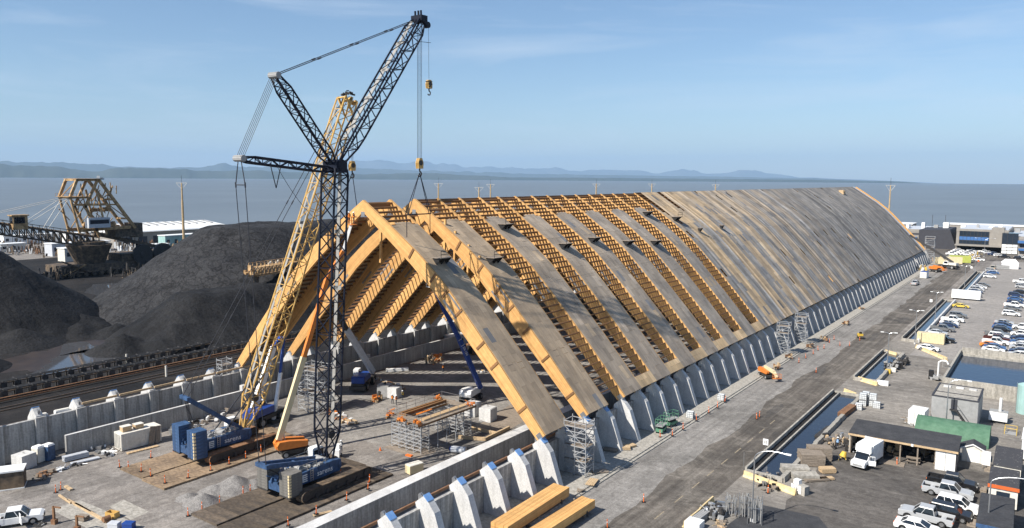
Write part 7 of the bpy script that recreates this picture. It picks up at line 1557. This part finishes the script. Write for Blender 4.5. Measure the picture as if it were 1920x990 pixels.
def f(mb):
    a, b = Vector((0, 3, 12.5)), Vector((0, -62, 26))
    for s_ in (-2.2, 2.2):
        for dz in (-2.2, 2.2): mb.beam(a+Vector((s_, 0, dz)), b+Vector((s_, 0, dz*.8)), .55, .6)
        n = 26
        for k in range(n):
            q0, q1 = a.lerp(b, k/n), a.lerp(b, (k+1)/n); mb.beam(q0+Vector((s_, 0, -2.2)), q1+Vector((s_, 0, 2.0)), .3, .3); mb.beam(q0+Vector((s_, 0, -2.2)), q0+Vector((s_, 0, 2.1)), .35, .35)
        for k in range(n): q = a.lerp(b, k/n)+Vector((s_*1.3, 0, 2.2)); mb.beam(q, q+Vector((0, 0, 1.4)), .1, .1)
        mb.beam(a+Vector((s_*1.3, 0, 3.6)), b+Vector((s_*1.3, 0, 3.4)), .12, .12)
    for k in range(40): q = a.lerp(b, k/40); mb.cyl(q+Vector((-2, 0, 2.5)), q+Vector((2, 0, 2.5)), .3, 6)
bm_ = sp('conveyor_boom', MT['dirty'], f)
sp('boom_belt', MT['coal'], lambda mb: mb.beam((0, 3, 15.0), (0, -62, 28.2), 2.6, .3), bm_)
cbn = sp('operator_cab', MT['tan'], lambda mb: (mb.box(1.4, 4.4, -29, -24, 19.5, 24.6), mb.box(1.0, 4.8, -29.5, -23.5, 24.6, 25)))
sp('cab_glass', MT['glass'], lambda mb: (mb.box(4.38, 4.46, -28.6, -25, 21.8, 24.2), mb.box(1.6, 4.2, -29.1, -28.95, 21.8, 24.2)), cbn)
sp('stay_cable', MT['offwhite'], lambda mb: [mb.cyl((s_, -8, 31), (s_*.7, y, z), .1, 5) for s_ in (-3, 3) for y, z in ((-16, 19.3), (-24, 21), (-40, 24.2))])
def f(mb):
    a, b = Vector((0, 3, 16)), Vector((0, 40, 6))
    for s_ in (-1.8, 1.8):
        mb.beam(a+Vector((s_, 0, 0)), b+Vector((s_, 0, 0)), .4, 1.3)
        for k in range(22): q = a.lerp(b, k/22); mb.beam(q+Vector((s_, 0, .6)), q+Vector((s_, 0, 1.8)), .12, .12)
    mb.beam(a, b, 3, .4)
    for k in (.45, .75): q = a.lerp(b, k); mb.beam(q, (0, q.y, 0), .8, .8)
sp('tripper_conveyor', MT['dirty'], f)
def f(mb):
    mb.cyl((0, 0, 4.5), (0, 0, 12), 5.5, 16, 8.5); mb.cyl((0, 0, 12), (0, 0, 13.2), 6, 16)
sp('slewing_turret', MT['dirty'], f)
def f(mb):
    mb.box(-7, 7, -14, 34, 1.8, 4.5); mb.box(-6, 6, 10, 32, 4.5, 7.5); mb.beam((7.2, -14, 6.5), (7.2, -4, 2), 1.5, .5)
    for y in range(-14, 34, 3): mb.cyl((6.6, y, .8), (7.4, y, .8), .8, 10); mb.cyl((-7.4, y, .8), (-6.6, y, .8), .8, 10)
sp('portal_base', MT['dirty'], f)
for y in (18, 27): rl = sp('cable_reel', MT['dsteel'], lambda mb: (mb.cyl((6.9, y, 7.0), (8.1, y, 7.0), 4.2, 24), mb.cyl((8.1, y, 7.0), (8.5, y, 7.0), 1.2, 12)))
sp('stair', MT['tan'], lambda mb: [mb.box(7.1, 8.3, -14+k*.8, -13.3+k*.8, 1+k*.35, 1.2+k*.35) for k in range(11)])
# reclaimer head with walkway in front of the tall pile
rc = thing('bucket_reclaimer', (-92, 77, 14.5), .2, 'tan railed reclaimer platform perched on the tall coal pile behind the yellow boom', 'reclaimer')
mb = MB(); mb.box(-1.5, 1.5, -3, 14, -1.5, -1.3); mb.box(-1.6, 1.6, -3, 14, .85, .95)
for k in range(12):
    for x in (-1.5, 1.5): mb.beam((x, -3+k*1.5, -1.2), (x, -3+k*1.5, 2.0), .14, .14); mb.beam((x, -3+k*1.5, -1.2), (x, -1.5+k*1.5, .8), .12, .12)
for x in (-1.5, 1.5): mb.beam((x, -3, 2.0), (x, 14, 2.0), .12, .12)
mb.build('walkway', MT['tan'], rc); mb = MB(); scatter_gear(mb, -1.4, 1.4, -5, -2, -1, 30, random.Random(6), 1.0); mb.box(-.6, .6, -4.4, -3.4, -1.5, 1.6); mb.build('head_unit', MT['tan'], rc)
mb = MB(); mb.beam((0, -2, -1.5), (0, -2, -12), 1.0, 1.0); mb.beam((0, 10, -1.5), (0, 10, -12), 1.0, 1.0); mb.build('support_leg', MT['dirty'], rc)
mb = MB(); mb.cyl((0, 3, 1.2), (0, 4, 1.7), .35, 10); mb.cyl((0, 6, 1.2), (0, 7, 1.8), .3, 10); mb.build('chute', MT['offwhite'], rc)
# ------------------------------------------------------------------ warehouse and port clutter behind the coal yard
wh = thing('warehouse', (-352, 200, 0), 0, 'long grey warehouse with white ribbed roof on the far quay', 'warehouse')
box_part(wh, 'wall', MT['bldg'], -14, 14, -36, 36, 0, 8); mb = MB(); mb.hexa([(-15, -37, 8), (15, -37, 8), (15, 37, 8), (-15, 37, 8), (-15, -37, 11.5), (14.5, -37, 8.6), (14.5, 37, 8.6), (-15, 37, 11.5)]); mb.build('roof', MT['white'], wh)
for k in range(8): box_part(wh, 'loading_door', MT['bldgdark'], 14, 14.1, -32+k*8.6, -27+k*8.6, .1, 5.5)
for k in range(14): mb = MB(); mb.beam((-13, -34+k*5.2, 11.5), (-2, -34+k*5.2, 10.4), 1.6, .5); mb.build('roof_vent', MT['grey'], wh)
rr = random.Random(31)
PORT = [(-405, 150, 34, 6, 5, 'white', 'long low white quay building left of the stacker'), (-398, 172, 18, 8, 5, 'white', 'white quay shed half hidden by the stacker'), (-320, 128, 14, 8, 6, 'boomgrey', 'pale blue-grey plant room below the stacker boom'), (-290, 118, 9, 7, 6, 'offwhite', 'cream plant house beside the stacker stairs'), (-330, 150, 10, 6, 5, 'offwhite', 'cream hut behind the stacker turret'), (-300, 165, 12, 6, 4, 'white', 'white hut beside the tall tan mast'), (-270, 168, 14, 7, 5, 'boomgrey', 'blue-grey container office at the foot of the coal pile'), (-315, 190, 26, 7, 7, 'teal', 'teal plant building before the warehouse'), (-360, 120, 12, 6, 4, 'offwhite', 'cream hut at the left quay'), (-345, 105, 8, 5, 4, 'white', 'white hut at the left edge of the quay')]
for k, (x, y, l, w, h, m, lb) in enumerate(PORT):
    t = thing('port_building', (x, y, 0), 0, lb, 'building'); box_part(t, 'wall', MT[m], -w/2, w/2, -l/2, l/2, 0, h); box_part(t, 'roof', MT['white'], -w/2-.3, w/2+.3, -l/2-.3, l/2+.3, h, h+.35)
    for j in range(max(2, int(l/5))): box_part(t, 'window', MT['winglass'], w/2, w/2+.06, -l/2+1+j*4.5, -l/2+2.6+j*4.5, h*.4, h*.72)
WORDS = ['tan pipe racks', 'white tanks and pipes', 'dark machine parts', 'mixed pale gear', 'stacked pale boxes']; WHERE = ['at the far left of the quay', 'behind the left coal pile', 'left of the stacker base', 'behind the stacker boom', 'beside the stacker turret', 'behind the stacker turret', 'between stacker and warehouse', 'before the warehouse', 'at the foot of the tan mast']
for k in range(27):
    x, y = -410+(k % 9)*15+rr.uniform(-5, 5)+(k//9)*26, 112+(k % 9)*13+rr.uniform(-8, 8)-(k//9)*9
    clutter('port_gear', x, y, rr.uniform(0, 2), 16, 20, 44, [[MT['tan'], MT['dirty'], MT['offwhite']], [MT['white'], MT['grey'], MT['dirty']], [MT['dirty'], MT['dsteel'], MT['rust']]][k % 3], '%s %s, %s row from the sea' % (WORDS[k % 3], WHERE[k % 9], ('first', 'second', 'third')[k//9]), 'port gear', 130+k, 3.6)
for k, (x, y) in enumerate(((-222, 120), (-212, 132), (-228, 84), (-216, 106), (-240, 140))): clutter('yard_machinery', x, y, .3, 9, 13, 50, [MT['dsteel'], MT['dirty'], MT['black']], 'black conveyor machinery %s' % ['right of the stacker base', 'at the foot of the tall coal pile beyond the stacker', 'left of the stacker base', 'in front of the stacker base', 'behind the cable reels of the stacker'][k], 'machinery', 170+k, 3.2)
mb = MB(); mb.box(-427, -424, -100, 700, .01, 2.2); struct('sea_wall', mb, MT['dirty'])

# ------------------------------------------------------------------ a far ship on the strait
t = thing('cargo_ship', (-6900, 3415, -3), 2.53, 'tiny dark cargo ship near the horizon above the stacker', 'ship')
mb = MB(); mb.prism([(-110, 0), (100, 0), (120, 14), (-115, 14)], -15, 15); mb.build('hull', MT['bldgdark'], t); box_part(t, 'superstructure', MT['offwhite'], -100, -82, -12, 12, 14, 34); box_part(t, 'deck_cargo', MT['rust'], -60, 90, -11, 11, 14, 20); mb = MB(); mb.cyl((-92, 0, 34), (-92, 0, 44), 3, 8); mb.build('funnel', MT['grey'], t)
